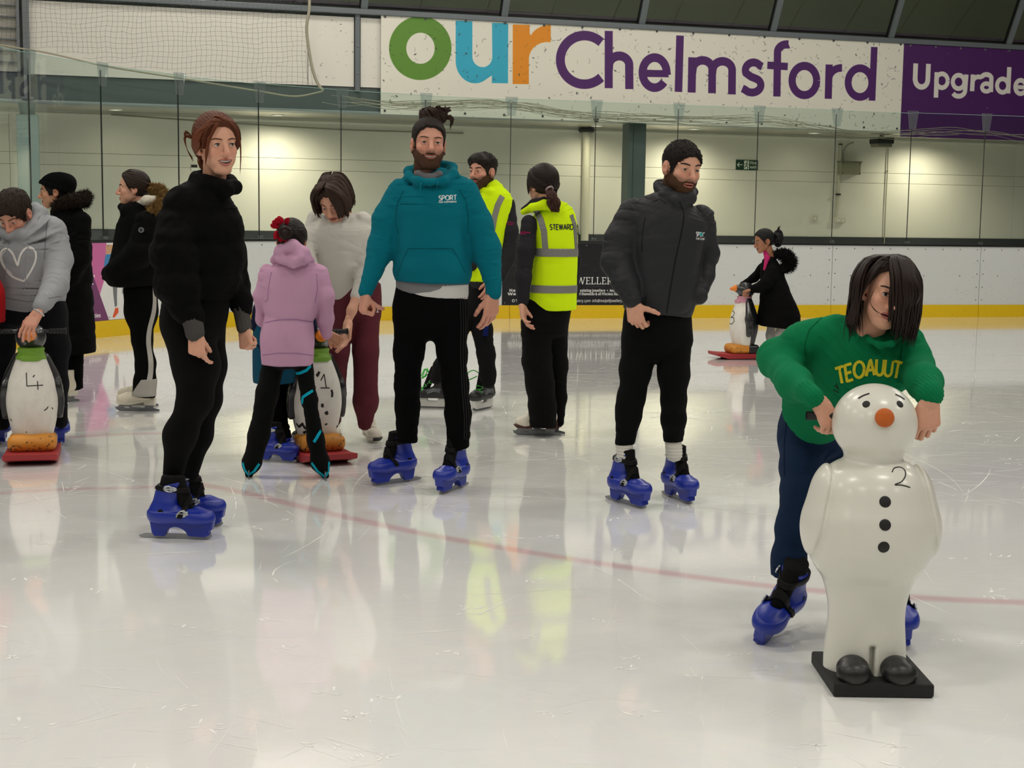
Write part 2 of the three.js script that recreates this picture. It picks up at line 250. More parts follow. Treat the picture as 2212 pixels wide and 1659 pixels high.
// ice: painted lines lie under the surface; skate marks are real ribbons of scraped ice
const iceCol = canvasTex(2048, 2048, (g) => {
  const q = (p) => [(p.x + 12) / 24 * 2048, (1 + p.z / 24) * 2048], r = rng(3);
  g.fillStyle = '#f3f4f1'; g.fillRect(0, 0, 2048, 2048);
  for (let i = 0; i < 900; i++) { const x = r() * 2048, y = r() * 2048, s = 20 + r() * 110, gr = g.createRadialGradient(x, y, 0, x, y, s), c = ['226,227,229', '248,248,242', '236,229,228', '228,232,236'][floor(r() * 4)]; gr.addColorStop(0, `rgba(${c},.35)`); gr.addColorStop(1, `rgba(${c},0)`); g.fillStyle = gr; g.fillRect(x - s, y - s, 2 * s, 2 * s); }
  const line = (pts, color, w, blur) => { for (let k = 0; k < blur; k++) { g.strokeStyle = color; g.lineWidth = w * (1 + k * 0.5); g.beginPath(); curved(pts, 8).forEach(([x, y], i) => { const [a, b] = q(onIce(x, y)); i ? g.lineTo(a, b) : g.moveTo(a, b); }); g.stroke(); } };
  line([[400, 1040], [535, 1066], [700, 1106], [900, 1150], [1150, 1194], [1400, 1232], [1700, 1270], [2000, 1292], [2330, 1306]], 'rgba(205,120,128,.085)', 3.5, 4);
  line([[-60, 1070], [120, 1058], [330, 1052], [430, 1046]], 'rgba(205,130,140,.09)', 4, 3);
  line([[-60, 960], [130, 946], [260, 938], [420, 936]], 'rgba(205,120,135,.1)', 5, 3);
  line([[190, 930], [240, 860], [330, 800]], 'rgba(215,140,150,.09)', 12, 2);
  line([[160, 765], [400, 762], [900, 760], [1500, 764], [2300, 768]], 'rgba(110,112,112,.22)', 3, 2);
  line([[540, 815], [840, 812], [1240, 806], [1700, 802], [2300, 800]], 'rgba(110,112,112,.18)', 3, 2);
  line([[560, 790], [620, 782], [700, 774]], 'rgba(210,130,130,.15)', 5, 2);
});
const fbm = (x, y, o, s) => { let a = 0, f = 1, n = 0; for (let i = 0; i < o; i++) { const p = s * f; const X = x * p, Y = y * p; const w = (u, v) => N3(((u % p) + p) % p + f * 13.3, ((v % p) + p) % p, 0.5); const fx = clamp((x - 0.8) / 0.2), fy = clamp((y - 0.8) / 0.2); a += mix(mix(w(X, Y), w(X - p + 0.0, Y), fx * 0), w(X, Y), fy * 0) / f; n += 1 / f; f *= 2; } return a / n; };
const iceRough = (() => {
  const c = document.createElement('canvas'); c.width = c.height = 2048; const g = c.getContext('2d'), r = rng(17);
  g.fillStyle = 'rgb(60,60,60)'; g.fillRect(0, 0, 2048, 2048);
  for (let i = 0; i < 260; i++) { const x = r() * 2048, y = r() * 2048, s = 40 + r() * 160, v = r() < 0.5 ? 38 : 92; for (const dx of [-2048, 0, 2048]) for (const dy of [-2048, 0, 2048]) { if (abs(x + dx - 1024) > 1300 || abs(y + dy - 1024) > 1300) continue; const gr = g.createRadialGradient(x + dx, y + dy, 0, x + dx, y + dy, s); gr.addColorStop(0, `rgba(${v},${v},${v},.4)`); gr.addColorStop(1, `rgba(${v},${v},${v},0)`); g.fillStyle = gr; g.fillRect(x + dx - s, y + dy - s, 2 * s, 2 * s); } }
  for (let i = 0; i < 1500; i++) { const v = 90 + r() * 120; g.strokeStyle = `rgba(${v},${v},${v},${0.2 + r() * 0.5})`; g.lineWidth = 0.8 + r() * 1.6; const x = r() * 2048, y = r() * 2048, a = r() * 6.28, l = 60 + r() * 500, k = (r() - 0.5) * 200; for (const dx of [-2048, 0, 2048]) for (const dy of [-2048, 0, 2048]) { g.beginPath(); g.moveTo(x + dx, y + dy); g.quadraticCurveTo(x + dx + cos(a) * l / 2 - sin(a) * k, y + dy + sin(a) * l / 2 + cos(a) * k, x + dx + cos(a) * l, y + dy + sin(a) * l); g.stroke(); } }
  const t = new THREE.CanvasTexture(c); t.magFilter = THREE.LinearFilter; t.wrapS = t.wrapT = THREE.RepeatWrapping; t.repeat.set(24 / 2.9, 24 / 2.9); return t;
})();
const iceBump = (() => {
  const n = 512, d = new Float32Array(n * n), r = rng(5);
  for (let k = 0; k < 60; k++) { const fx = floor(r() * 13) - 6, fy = floor(r() * 13) - 6, ph = r() * 6.28, a = 1 / (1 + hypot(fx, fy)); for (let y = 0; y < n; y++) for (let x = 0; x < n; x++) d[y * n + x] += a * sin((fx * x + fy * y) / n * 6.2832 + ph); }
  let lo = 1e9, hi = -1e9; for (const v of d) { lo = min(lo, v); hi = max(hi, v); }
  const t = noiseTexture(n, (x, y) => (d[Math.round(y * n) * n + Math.round(x * n)] - lo) / (hi - lo)); t.repeat.set(24 / 1.7, 24 / 1.7); return t;
})();
const iceMat = new THREE.MeshPhysicalMaterial({ map: iceCol, roughness: 0.34, roughnessMap: iceRough, bumpMap: iceBump, bumpScale: 0.0008, ior: 1.36, clearcoat: 0.85, clearcoatRoughness: 0.05 });
{
  const g = new THREE.PlaneGeometry(70, 60, 1, 1).rotateX(-PI / 2).translate(0, 0, -5), p = g.attributes.position, uv = g.attributes.uv;
  for (let i = 0; i < p.count; i++) uv.setXY(i, (p.getX(i) + 12) / 24, -p.getZ(i) / 24);
  const floorMesh = structure('floor', g, iceMat);
  const r = rng(99), tris = [], mark = (x, z, a, len, bend, w, broken) => {
    const n = max(3, ceil(len / 0.06)); let prev = null, dir = a, px = x, pz = z;
    for (let i = 0; i <= n; i++) {
      const ww = w * sin(PI * clamp((i + 0.4) / (n + 0.8))) * (0.6 + 0.7 * r()), nx = -sin(dir), nz = cos(dir), L = [px + nx * ww / 2, pz + nz * ww / 2], R = [px - nx * ww / 2, pz - nz * ww / 2];
      if (prev && !(broken && r() < broken)) tris.push(prev[0], L, R, prev[0], R, prev[1]);
      prev = [L, R]; px += cos(dir) * len / n; pz += sin(dir) * len / n; dir += bend * len / n + (r() - 0.5) * 0.03;
    }
  };
  for (let i = 0; i < 2900; i++) {
    const z = -3.2 - 17 * pow01(r(), 1.5), wide = -z * 0.42 + 0.6, x = (r() * 2 - 1) * wide, near = -z < 7;
    const a = (r() < 0.55 ? (r() - 0.5) * 0.9 : r() * PI), len = (near ? 0.08 + 0.75 * r() * r() : 0.2 + 1.5 * r() * r()), w = (near ? 0.0005 + 0.0016 * r() ** 3 : 0.002 + 0.0035 * r());
    mark(x, z, a, len, (r() - 0.5) * (r() < 0.1 ? 4 : 0.9), w, r() < 0.5 ? 0.35 : 0.05);
  }
  for (let i = 0; i < 260; i++) { const z = -3.4 - 13 * pow01(r(), 1.4), x = (r() * 2 - 1) * (-z * 0.4 + 0.4); for (let k = 0; k < 5; k++) mark(x + (r() - 0.5) * 0.09, z + (r() - 0.5) * 0.05, r() * 6.28, 0.012 + r() * 0.035, 0, 0.004 + 0.007 * r(), 0); }
  for (const [x0, y0, x1, y1, w, bend] of [[960, 1290, 1350, 1272, 3, 0.25], [1000, 1345, 1125, 1283, 5, 0], [610, 1205, 700, 1150, 5, -0.4], [400, 1375, 590, 1340, 5, 0.2], [260, 1200, 480, 1190, 6, 0.1], [840, 1372, 1010, 1360, 6, 0.2], [170, 1480, 350, 1496, 6, 0.3], [140, 1570, 270, 1540, 7, 0.3], [30, 1610, 80, 1590, 7, 0], [640, 1210, 655, 1275, 5, -3], [370, 1450, 430, 1512, 3, 0], [1215, 1190, 1400, 1300, 4, 0.3], [1270, 1425, 1410, 1418, 6, 0], [1030, 995, 1290, 992, 8, 0], [1330, 880, 1560, 915, 6, 0.1], [840, 1440, 900, 1620, 2, -0.2], [1620, 1560, 1760, 1500, 4, 0.3], [1640, 1455, 1700, 1462, 6, 0.6], [1880, 1250, 2140, 1370, 4, 0.1]]) {
    const a = onIce(x0, y0), b = onIce(x1, y1), d = hypot(b.x - a.x, b.z - a.z), m = 0.6 * w / F * -a.z; mark(a.x, a.z, atan2(b.z - a.z, b.x - a.x) - bend * d / 2, d, bend, m, 0.1);
  }
  const P = new Float32Array(tris.length * 3); tris.forEach(([x, z], i) => P.set([x, 0.0006, z], i * 3));
  for (let i = 0; i < tris.length; i += 3) { const ux = P[i * 3 + 3] - P[i * 3], uz = P[i * 3 + 5] - P[i * 3 + 2], vx = P[i * 3 + 6] - P[i * 3], vz = P[i * 3 + 8] - P[i * 3 + 2]; if (uz * vx - ux * vz < 0) for (let c = 0; c < 3; c++) { const t = P[i * 3 + 3 + c]; P[i * 3 + 3 + c] = P[i * 3 + 6 + c]; P[i * 3 + 6 + c] = t; } }
  const mg = new THREE.BufferGeometry(); mg.setAttribute('position', new THREE.BufferAttribute(P, 3)); mg.setAttribute('normal', new THREE.BufferAttribute(new Float32Array(P.length).map((_, i) => (i % 3 === 1 ? 1 : 0)), 3));
  local(floorMesh, 'skate_mark', mg, std({ color: 0xe9e9e5, roughness: 0.7 }), 'scraped white skate marks in the ice', 'stuff');
}
function pow01(x, k) { return x ** k; }

// room shell
const paintMat = (c, r = 0.85) => std({ color: c, roughness: r });
const H0 = 8.6;
structure('ceiling', hbox(-19, 24, H0, H0 + 0.3, -4, 36), paintMat(0x9a9c98));
structure('wall_left', hbox(-19.3, -19, 0, H0 + 0.3, -4, 36), paintMat(0x8f928e));
structure('wall_right', hbox(24, 24.3, 0, H0 + 0.3, -4, 36), paintMat(0xa3a49c));
structure('wall_near', hbox(-19, 24, 0, H0 + 0.3, 36, 36.3), paintMat(0x8b8d88));
const WB = -2.35;   // the cream wall behind the walkway
const soffitY = wall(735, 243, 0)[1], beamTop = wall(735, 183, 0)[1], sillY = wall(1500, 63, 0)[1];
{
  const w = structure('wall_back', hbox(-19, 24, 0, 3.6, WB - 0.35, WB - 0.03), paintMat(0xb3ae9f));
  const rows = [1.12, wall(1500, 387, WB)[1], wall(1500, 364, WB)[1], wall(1500, 291, WB)[1], 3.3], cols = [-19, wall(20, 300, WB)[0], wall(1262, 300, WB)[0] , wall(2196, 300, WB)[0], 24];
  const cream = std({ color: 0xdfdbcf, roughness: 0.55, bumpMap: weaveTex, bumpScale: 0.0004 });
  for (let i = 0; i < 4; i++) for (let j = 0; j < 4; j++) local(w, 'wall_panel', hbox(cols[i] + 0.002, cols[i + 1] - 0.002, rows[j] + 0.002, rows[j + 1] - 0.002, WB - 0.04, WB, 0.006), cream);
  local(w, 'dado', hbox(-19, 24, 0, 1.12, WB - 0.03, WB + 0.02), paintMat(0x34363a));
  const cr = local(w, 'cornice', hbox(-19, 24, rows[3] - 0.02, rows[3] + 0.02, WB, WB + 0.03, 0.005), cream);
}
const foilBump = noiseTexture(256, (x, y) => 0.5 + 0.6 * N3(x * 40, y * 40, 1) + 0.4 * N3(x * 90, y * 90, 3)); foilBump.repeat.set(14, 2);
structure('trim_1', hbox(-19, 24, soffitY + 0.045, soffitY + 0.12, WB - 0.2, -0.34), std({ color: 0xd8d7d0, metalness: 1, roughness: 0.22, bumpMap: foilBump, bumpScale: 0.012 }));
{
  const beam = structure('beam', hbox(-19, 24, soffitY + 0.03, beamTop + 0.12, -0.35, -0.02), std({ color: 0x525c5b, roughness: 0.5 }));
  local(beam, 'flange', hbox(-19, 24, soffitY, soffitY + 0.03, -0.42, 0.03, 0.006), std({ color: 0x8d9797, roughness: 0.45 }));
  structure('wall_upper', hbox(-19, 24, beamTop + 0.12, sillY, -0.35, -0.05), paintMat(0x7c827f));
}
for (const [x, w, base] of [[1370, 0.3, 0], [63, 0.3, 1]]) {
  const [u] = wall(x, 400, -0.3), c = structure('column', hbox(u - w / 2, u + w / 2, 0, soffitY - (base ? 0.16 : 0), -0.5, -0.2, 0.01), std({ color: base ? 0x93a39f : 0x56625f, roughness: 0.45 }));
  if (base) local(c, 'capital', turned(new THREE.CylinderGeometry(0.13, 0.1, 0.16, 20).translate(u, soffitY - 0.08, -0.35)), std({ color: 0x93a39f, roughness: 0.45 }));
  else local(c, 'rib', hbox(u - 0.075, u - 0.07, 0, soffitY, -0.2, -0.19), std({ color: 0x33484a, roughness: 0.5 }));
}

// viewing gallery above the banner: leaning windows, a purple rail behind the glass
{
  const lean = V(0, 1, 0.5).normalize(), frameMat = std({ color: 0x6d7478, roughness: 0.4, metalness: 0.3 }), glass = new THREE.MeshPhysicalMaterial({ color: 0xd4d8cc, transmission: 1, thickness: 0, roughness: 0.02, ior: 1.5 });
  const us = [-120, 180, 478, 785, 1087, 1383, 1666, 1920, 2174, 2420].map((x) => wall(x, 63 + (x - 1500) * 0.052, 0)[0]), L = 2.3;
  const lb = (u0, u1, s0, s1, t0, t1) => { const g = box(u1 - u0, s1 - s0, t1 - t0, 0, (s0 + s1) / 2, (t0 + t1) / 2); g.rotateX(atan2(0.5, 1)); g.translate((u0 + u1) / 2, sillY, 0); return turned(g); };
  structure('wall_gallery', hbox(-19, 24, sillY - 0.3, H0, -1.6, -1.3), paintMat(0x9a9886));
  structure('trim_2', hbox(-19, 24, sillY - 0.06, sillY + 0.02, -1.3, 0.1, 0.01), frameMat);
  structure('wall_top', hbox(-19, 24, sillY + 2.0, H0, 1.0, 1.25), paintMat(0x8a8c88));
  for (let i = 0; i + 1 < us.length; i++) {
    const w = structure('window_' + (i + 1), lb(us[i] - 0.05, us[i] + 0.05, -0.02, L, -0.05, 0.06), frameMat);
    local(w, 'pane', lb(us[i] + 0.05, us[i + 1] - 0.05, 0.04, L, -0.006, 0.006), glass);
    local(w, 'glazing_bar', lb(us[i] + 0.05, us[i + 1] - 0.05, -0.02, 0.04, -0.03, 0.03), frameMat);
    local(w, 'rubber_seal', lb(us[i] - 0.066, us[i] - 0.05, 0, L, -0.02, 0.03), M.rubber);
  }
  const y = sillY + 0.12, t = wallThing('handrail', 'purple tubular handrail behind the gallery windows above the banner', 'handrail', 0, 0, 0);
  part(t, 'rail', tube([hall(-18, y, -0.22), hall(23, y, -0.22)], 0.036, 1, 12), std({ color: 0x6d3f86, roughness: 0.35 }));
  for (const u of us) part(t, 'bracket', tube([hall(u + 0.6, sillY, -0.22), hall(u + 0.6, y - 0.02, -0.22)], 0.014), frameMat);
}

{
  const t = wallThing('gallery_lamp', 'long uplighter on the floor of the viewing gallery behind the window sill', 'lamp', 2, sillY - 0.2, -0.75);
  local(t, 'housing', box(30, 0.06, 0.96, 0, -0.04, 0, 0.01).rotateY(TH), paintMat(0xb8babb)); local(t, 'diffuser', box(30, 0.02, 0.9).rotateY(TH), std({ color: 0xffffff, emissive: 0xfff2dc, emissiveIntensity: 0.3 }));
  const l = new THREE.RectAreaLight(0xfff2dc, 4.6, 30, 0.9); l.name = 'gallery_lamp_glow'; l.position.set(0, 0.02, 0); l.rotation.order = 'YXZ'; l.rotation.set(PI / 2, TH, 0); t.add(l);
}
// hoardings and banners on the upper wall
const bolts = (list, w, r = 0.014) => merge(list.map(([u, y]) => turned(new THREE.CylinderGeometry(r, r, 0.012, 10).rotateX(PI / 2).translate(u, y, w))));
const specks = (g, w, h, n, seed, size = 1, dark = '50,52,52') => { const r = rng(seed); for (let i = 0; i < n; i++) { const x = r() * w, y = r() * h, s = (2 + r() * 9) * size, a = r() * 6.28; g.strokeStyle = g.fillStyle = `rgba(${dark},${0.25 + r() * 0.5})`; g.lineWidth = (0.7 + r() * 1.6) * size; g.beginPath(); if (r() < 0.35) { g.ellipse(x, y, s * 0.5, s * 0.25, a, 0, 6.28); g.fill(); } else { g.arc(x, y, s, a, a + 1 + r() * 1.6); g.stroke(); } } };
const printed = (u0, u1, y0, y1, w, tex, rough = 0.55, thick = 0.02) => { const g = box(u1 - u0, y1 - y0, thick, (u0 + u1) / 2, (y0 + y1) / 2, w); return [turned(g), [5].length && [0, 1, 2, 3, 4, 5].map((i) => (i === 4 ? std({ map: tex, roughness: rough }) : std({ color: 0xd8d5cb, roughness: 0.7 })))]; };
const prn = (tex) => std({ map: tex, roughness: 0.5 });
{
  const [ua, ] = wall(823, 130), yb = wall(823, 187)[1] - 0.02, us = [wall(62, 60)[0], wall(664, 60)[0], wall(766, 90)[0], wall(777, 90)[0], ua];
  us[2] -= 0.012; us[3] += 0.012;
  [['large white hoarding panel behind the hanging net, left of the rope', us[0], us[1], 1], ['scuffed white hoarding panel between the rope and the steel post', us[1] + 0.01, us[2], 1], ['narrow white hoarding panel between the steel post and the banner', us[3], us[4] - 0.01, 1]].forEach(([label, u0, u1], i) => {
    const top = sillY - 0.1 + (i === 0 ? 0.0 : 0), t = wallThing('hoarding_panel', label, 'hoarding', (u0 + u1) / 2, yb, 0);
    const tex = canvasTex(i ? 256 : 1024, 512, (g, w, h) => { g.fillStyle = '#dfdbd1'; g.fillRect(0, 0, w, h); specks(g, w, h, i ? 26 : 30, 40 + i, i ? 1.3 : 0.8); });
    const g = box(u1 - u0, top - yb, 0.02); local(t, 'board', g.rotateY(TH).translate(0, (top - yb) / 2, 0), [0, 1, 2, 3, 4, 5].map((k) => (k === 4 ? prn(tex) : M.white)));
  });
  const p = wallThing('steel_post', 'grey steel post between two white hoarding panels', 'post', (us[2] + us[3]) / 2, yb - 0.05, 0);
  part(p, 'shaft', hbox(us[2] + 0.014, us[3] - 0.014, yb - 0.06, sillY - 0.02, -0.03, 0.05, 0.006), std({ color: 0x666d70, roughness: 0.5 }));
  part(p, 'bolt', bolts([0.2, 0.6, 1, 1.4].map((k) => [(us[2] + us[3]) / 2, yb + k]), 0.055), M.steel);
}
{
  const [u0, yt] = wall(823, 20, 0.06), [u1] = wall(1947, 200, 0.06), yb = wall(1400, 266, 0.06)[1], ytop = wall(1400, 60, 0.06)[1], Wc = 2048, S = Wc / (u1 - u0), Hc = Math.round((ytop - yb) * S);
  const C = (px, py) => { const [u, y] = wall(px, py, 0.06); return [(u - u0) * S, (ytop - y) * S]; };
  const tex = canvasTex(Wc, Hc, (g) => {
    g.fillStyle = '#e3dfd2'; g.fillRect(0, 0, Wc, Hc);
    const pen = (pts, color, w) => { g.strokeStyle = color; g.lineWidth = w * 2048 / 1124; g.lineCap = 'butt'; g.lineJoin = 'round'; g.beginPath(); pts.forEach(([x, y], i) => { const [a, b] = C(x, y); i ? g.lineTo(a, b) : g.moveTo(a, b); }); g.stroke(); };
    const fill = (pts, color) => { g.fillStyle = color; g.beginPath(); pts.forEach(([x, y], i) => { const [a, b] = C(x, y); i ? g.lineTo(a, b) : g.moveTo(a, b); }); g.fill(); };
    const green = '#5c8a2e', cyan = '#2fa6c4', orange = '#e08a10', pur = '#4b1a62';
    fill(arcP(907.5, 104, 67.5, 69, 0, 360, 60), green); fill(arcP(908, 104.4, 30.7, 33.6, 0, 360, 60), '#e3dfd2');
    fill([[984, 44.7], [1020, 46], ...arcP(1042, 122, 22, 23, 180, 90, 14), [1048, 145], ...arcP(1046, 122, 17, 22, 80, 0, 10), [1062.5, 49.4], [1097.5, 50.5], [1097, 180], [1062, 179.6], [1062, 163], ...arcP(1026, 132, 42, 48, 52, 180, 22)], cyan);
    fill([[1107.3, 53.3], [1143.5, 54], [1144, 74], ...arcP(1189, 88, 45, 34, 200, 268, 10), [1189.4, 54.4], [1189.4, 91.4], ...arcP(1182, 128, 40, 37, 272, 184, 14), [1142, 182], [1107, 181.5]], orange);
    pen(arcP(1262, 129.5, 52, 52.5, -46, -314, 50), pur, 18.5);
    pen([[1314.5, 67], [1314.5, 190.5]], pur, 17); pen([[1314.5, 152], ...arcP(1337, 142, 22, 21, 190, 350, 20), [1359, 192.5]], pur, 17.5);
    pen([[1384, 158.5], [1443, 159.5]], pur, 14); pen([[1441, 163], ...arcP(1413.5, 157, 26, 32.5, 0, -322, 44)], pur, 17);
    pen([[1468.5, 77], [1465, 198.5]], pur, 16.5);
    pen([[1495, 124], [1493.5, 200]], pur, 17.5); pen([[1495, 158], ...arcP(1517, 150, 21, 19.5, 190, 355, 16), [1537.5, 201.5]], pur, 17); pen([[1538, 160], ...arcP(1560, 152, 21, 19.5, 190, 355, 16), [1580.5, 204]], pur, 17);
    pen([[1646, 144], ...arcP(1627, 152, 17.5, 17, -38, -200, 12), [1622, 166], [1632, 170], ...arcP(1624, 184, 19, 16, -45, 140, 14), [1603, 191]].map((p) => p), pur, 16);
    pen([[1703, 96], ...arcP(1699, 113, 20, 17, -80, -180, 12), [1677.5, 208.5]], pur, 16.5); pen([[1657, 141], [1701, 144]], pur, 15);
    pen(arcP(1737, 174, 26.5, 31.5, 0, 360, 50), pur, 16.5);
    pen([[1790.5, 139.5], [1788.5, 213.5]], pur, 16.5); pen([[1789, 172], ...arcP(1816, 172, 26, 25, 190, 275, 12)].map((p) => p), pur, 15.5);
    pen([[1888, 101.7], [1883, 217.5]], pur, 15.5); pen(arcP(1857, 178.5, 25.5, 31, 0, 360, 50), pur, 16);
    specks(g, Wc, Hc, 620, 11, 1.05);
  });
  const t = wallThing('banner', 'long white banner with coloured lettering "our Chelmsford" on the upper wall', 'banner', (u0 + u1) / 2, yb, 0.06);
  local(t, 'sheet', box(u1 - u0, ytop - yb, 0.02).rotateY(TH).translate(0, (ytop - yb) / 2, 0), [0, 1, 2, 3, 4, 5].map((k) => (k === 4 ? prn(tex) : M.white)));
  const bl = []; for (let i = 0; i < 15; i++) for (const y of [yb + 0.05, ytop - 0.05]) bl.push([mix(u0 + 0.06, u1 - 0.06, i / 14), y]);
  part(t, 'bolt', bolts(bl, 0.073, 0.018), std({ color: 0x55585a, roughness: 0.4, metalness: 0.6 }));
  const v0 = u1 + 0.006, v1 = v0 + 8, S2 = 2048 / (v1 - v0), C2 = (px, py) => { const [u, y] = wall(px, py, 0.06); return [(u - v0) * S2, (ytop - y) * S2]; };
  const yb2 = wall(2000, 297, 0.06)[1], tex2 = canvasTex(2048, Math.round((ytop - yb2) * S2), (g, w, h) => {
    g.fillStyle = '#47165a'; g.fillRect(0, 0, w, h);
    const pen = (pts, lw) => { g.strokeStyle = '#ded9d2'; g.lineWidth = lw / F * 24.6 * S2; g.lineJoin = 'round'; g.beginPath(); pts.forEach(([x, y], i) => { const [a, b] = C2(x, y); i ? g.lineTo(a, b) : g.moveTo(a, b); }); g.stroke(); };
    pen([[1977.5, 137], [1976, 172], ...arcP(1990, 172, 13.5, 16, 180, 0, 14), [2005, 138]], 11.5);
    pen([[2023, 156], [2021, 211]], 11); pen(arcP(2034, 174.5, 12.5, 15, 0, 360, 30), 10);
    pen(arcP(2070, 177, 12.5, 14.5, 0, 360, 30), 10); pen([[2087, 161], [2084, 197], ...arcP(2070, 195, 14, 13, 10, 150, 12)], 10.5);
    pen([[2101, 161], [2099, 197]], 11); pen([[2101, 175], ...arcP(2113, 177, 12, 11, 195, 285, 8)], 10);
    pen([[2121, 170], ...arcP(2130, 170, 11, 9, 200, 350, 10), [2140, 199]], 10.5); pen(arcP(2130, 189, 9.5, 8.5, 0, 360, 24), 9.5);
    pen([[2179.5, 145], [2177, 202]], 11); pen(arcP(2165, 185, 12, 14.5, 0, 360, 30), 10);
    pen([[2193, 188], [2216, 189]], 8.5); pen([[2216, 190], ...arcP(2204, 188, 11.5, 14.5, 0, -320, 30)], 10);
    specks(g, w, h, 60, 12, 1.2, '120,105,130');
  });
  const q = wallThing('banner', 'deep purple banner reading "Upgrade" in white, right of the white banner', 'banner', (v0 + v1) / 2, yb2, 0.06);
  local(q, 'sheet', box(v1 - v0, ytop - yb2, 0.02).rotateY(TH).translate(0, (ytop - yb2) / 2, 0), [0, 1, 2, 3, 4, 5].map((k) => (k === 4 ? prn(tex2) : M.white)));
  const bl2 = []; for (let i = 0; i < 16; i++) bl2.push([v0 + 0.12 + i * 0.48, ytop - 0.06]); part(q, 'bolt', bolts(bl2, 0.073, 0.016), M.silver);
}

// things on the cream wall
{
  const on = (px, py) => wall(px, py, WB);
  let [u0, y0] = on(1589, 376), [u1, y1] = on(1637, 354.5);
  y0 = on(1613, 367)[1]; y1 = on(1613, 345.5)[1];
  const t = wallThing('exit_sign', 'dark green fire exit sign with white arrow and running figure on the cream wall', 'sign', (u0 + u1) / 2, y0, WB);
  const tex = canvasTex(512, 216, (g, w, h) => {
    g.fillStyle = '#0e3a26'; g.fillRect(0, 0, w, h); g.strokeStyle = g.fillStyle = '#e8ecdf'; g.lineWidth = 15; g.beginPath(); g.moveTo(30, 108); g.lineTo(150, 108); g.moveTo(78, 62); g.lineTo(30, 108); g.lineTo(78, 154); g.stroke();
    g.fillRect(186, 16, 118, 184); g.strokeStyle = g.fillStyle = '#0e3a26'; g.beginPath(); g.arc(258, 44, 15, 0, 7); g.fill(); g.lineCap = 'round'; g.lineWidth = 17; g.beginPath(); g.moveTo(252, 70); g.lineTo(240, 118); g.lineTo(275, 150); g.lineTo(268, 186); g.moveTo(240, 118); g.lineTo(222, 150); g.lineTo(196, 160); g.stroke(); g.lineWidth = 12; g.beginPath(); g.moveTo(252, 74); g.lineTo(214, 84); g.lineTo(204, 110); g.moveTo(252, 74); g.lineTo(282, 104); g.lineTo(296, 92); g.stroke();
    g.fillStyle = '#e8ecdf'; g.font = 'bold 84px sans-serif'; g.fillText('Fire', 326, 92); g.fillText('exit', 326, 182);
  });
  local(t, 'plate', box(u1 - u0, y1 - y0, 0.012).rotateY(TH).translate(0, (y1 - y0) / 2, 0.006), [0, 1, 2, 3, 4, 5].map((k) => (k === 4 ? prn(tex) : std({ color: 0x0e3a26 }))));
  const wallBox = (name, label, cat, x0, ya, x1, yb, depth, color, extra) => { const [a, c] = on(x0, yb), [b, d] = on(x1, ya), o = wallThing(name, label, cat, (a + b) / 2, c, WB); part(o, 'body', hbox(a, b, c, d, WB, WB + depth, min(0.012, depth * 0.3)), std({ color, roughness: 0.5 })); extra?.(o, a, b, c, d); return o; };
  wallBox('heater_box', 'square grey metal heater box high on the cream wall', 'heater', 1808, 350, 1851, 377, 0.16, 0x8d8a72, (o, a, b, c, d) => { part(o, 'lid', hbox(a - 0.01, b + 0.01, d - 0.02, d + 0.005, WB, WB + 0.18, 0.004), std({ color: 0x6d6b5c })); for (const u of [a + 0.02, b - 0.02]) for (const y of [c + 0.02, d - 0.04]) part(o, 'screw', turned(new THREE.CylinderGeometry(0.01, 0.01, 0.01, 8).rotateX(PI / 2).translate(u, y, WB + 0.163)), M.rubber); });
  wallBox('socket', 'white twin wall socket at the foot of the conduit', 'socket', 1800, 469, 1824, 481, 0.06, 0xcfc9b8, (o, a, b, c, d) => { for (const k of [0.3, 0.7]) part(o, 'switch', hbox(mix(a, b, k) - 0.02, mix(a, b, k) + 0.02, c + 0.03, c + 0.06, WB + 0.06, WB + 0.068), M.white); });
  wallBox('switch_plate', 'blank cream square plate on the wall left of the socket', 'plate', 1753, 466, 1765, 478, 0.03, 0xc9c3b0, (o, a, b, c, d) => part(o, 'rocker', hbox(mix(a, b, 0.35), mix(a, b, 0.65), mix(c, d, 0.3), mix(c, d, 0.7), WB + 0.03, WB + 0.036), M.white));
  const pipe = (name, label, cat, pts, r, color, clips) => { const P3 = pts.map(([x, y, w = 0.03]) => { const [u, h] = wall(x, y, WB); return hall(u, h, WB + w); }), o = thing(name, label, cat, P3[P3.length - 1]); part(o, 'run', tube(P3, r, 24, 8), std({ color, roughness: 0.5 })); for (const k of clips ?? []) part(o, 'clip', new THREE.TorusGeometry(r * 1.5, r * 0.6, 6, 12).rotateX(PI / 2).translate(...P3[k].toArray()), M.rubber); };
  pipe('conduit', 'white conduit dropping from the ceiling to the heater box', 'conduit', [[1814, 312], [1814, 330], [1813.5, 350]], 0.02, 0xc8c3b2, [0]);
  pipe('conduit', 'white conduit between the heater box and the twin socket', 'conduit', [[1811, 378], [1809, 420], [1806, 469]], 0.026, 0xc8c3b2, [1]);
  pipe('cable', 'thin grey cable curving beside the upper conduit to the box', 'cable', [[1841, 308], [1828, 314], [1821, 326], [1820, 350]], 0.009, 0x9a9685, [0]);
  pipe('cable', 'long thin grey cable hanging down the wall right of the heater', 'cable', [[1917, 310], [1915, 370], [1911, 450], [1908, 526]], 0.01, 0xa09b88, [1]);
  pipe('cable', 'cable clipped along the top of the cream wall behind the glass', 'cable', [[240, 248], [440, 262], [735, 280], [1000, 288]], 0.012, 0x8a8676, [1, 2]);
  pipe('drainpipe', 'boxed white vertical pipe on the wall behind the steward with the ponytail', 'pipe', [[1264, 282, 0.08], [1262, 400, 0.08], [1259, 526, 0.08]], 0.07, 0xd3cdb9, [0]);
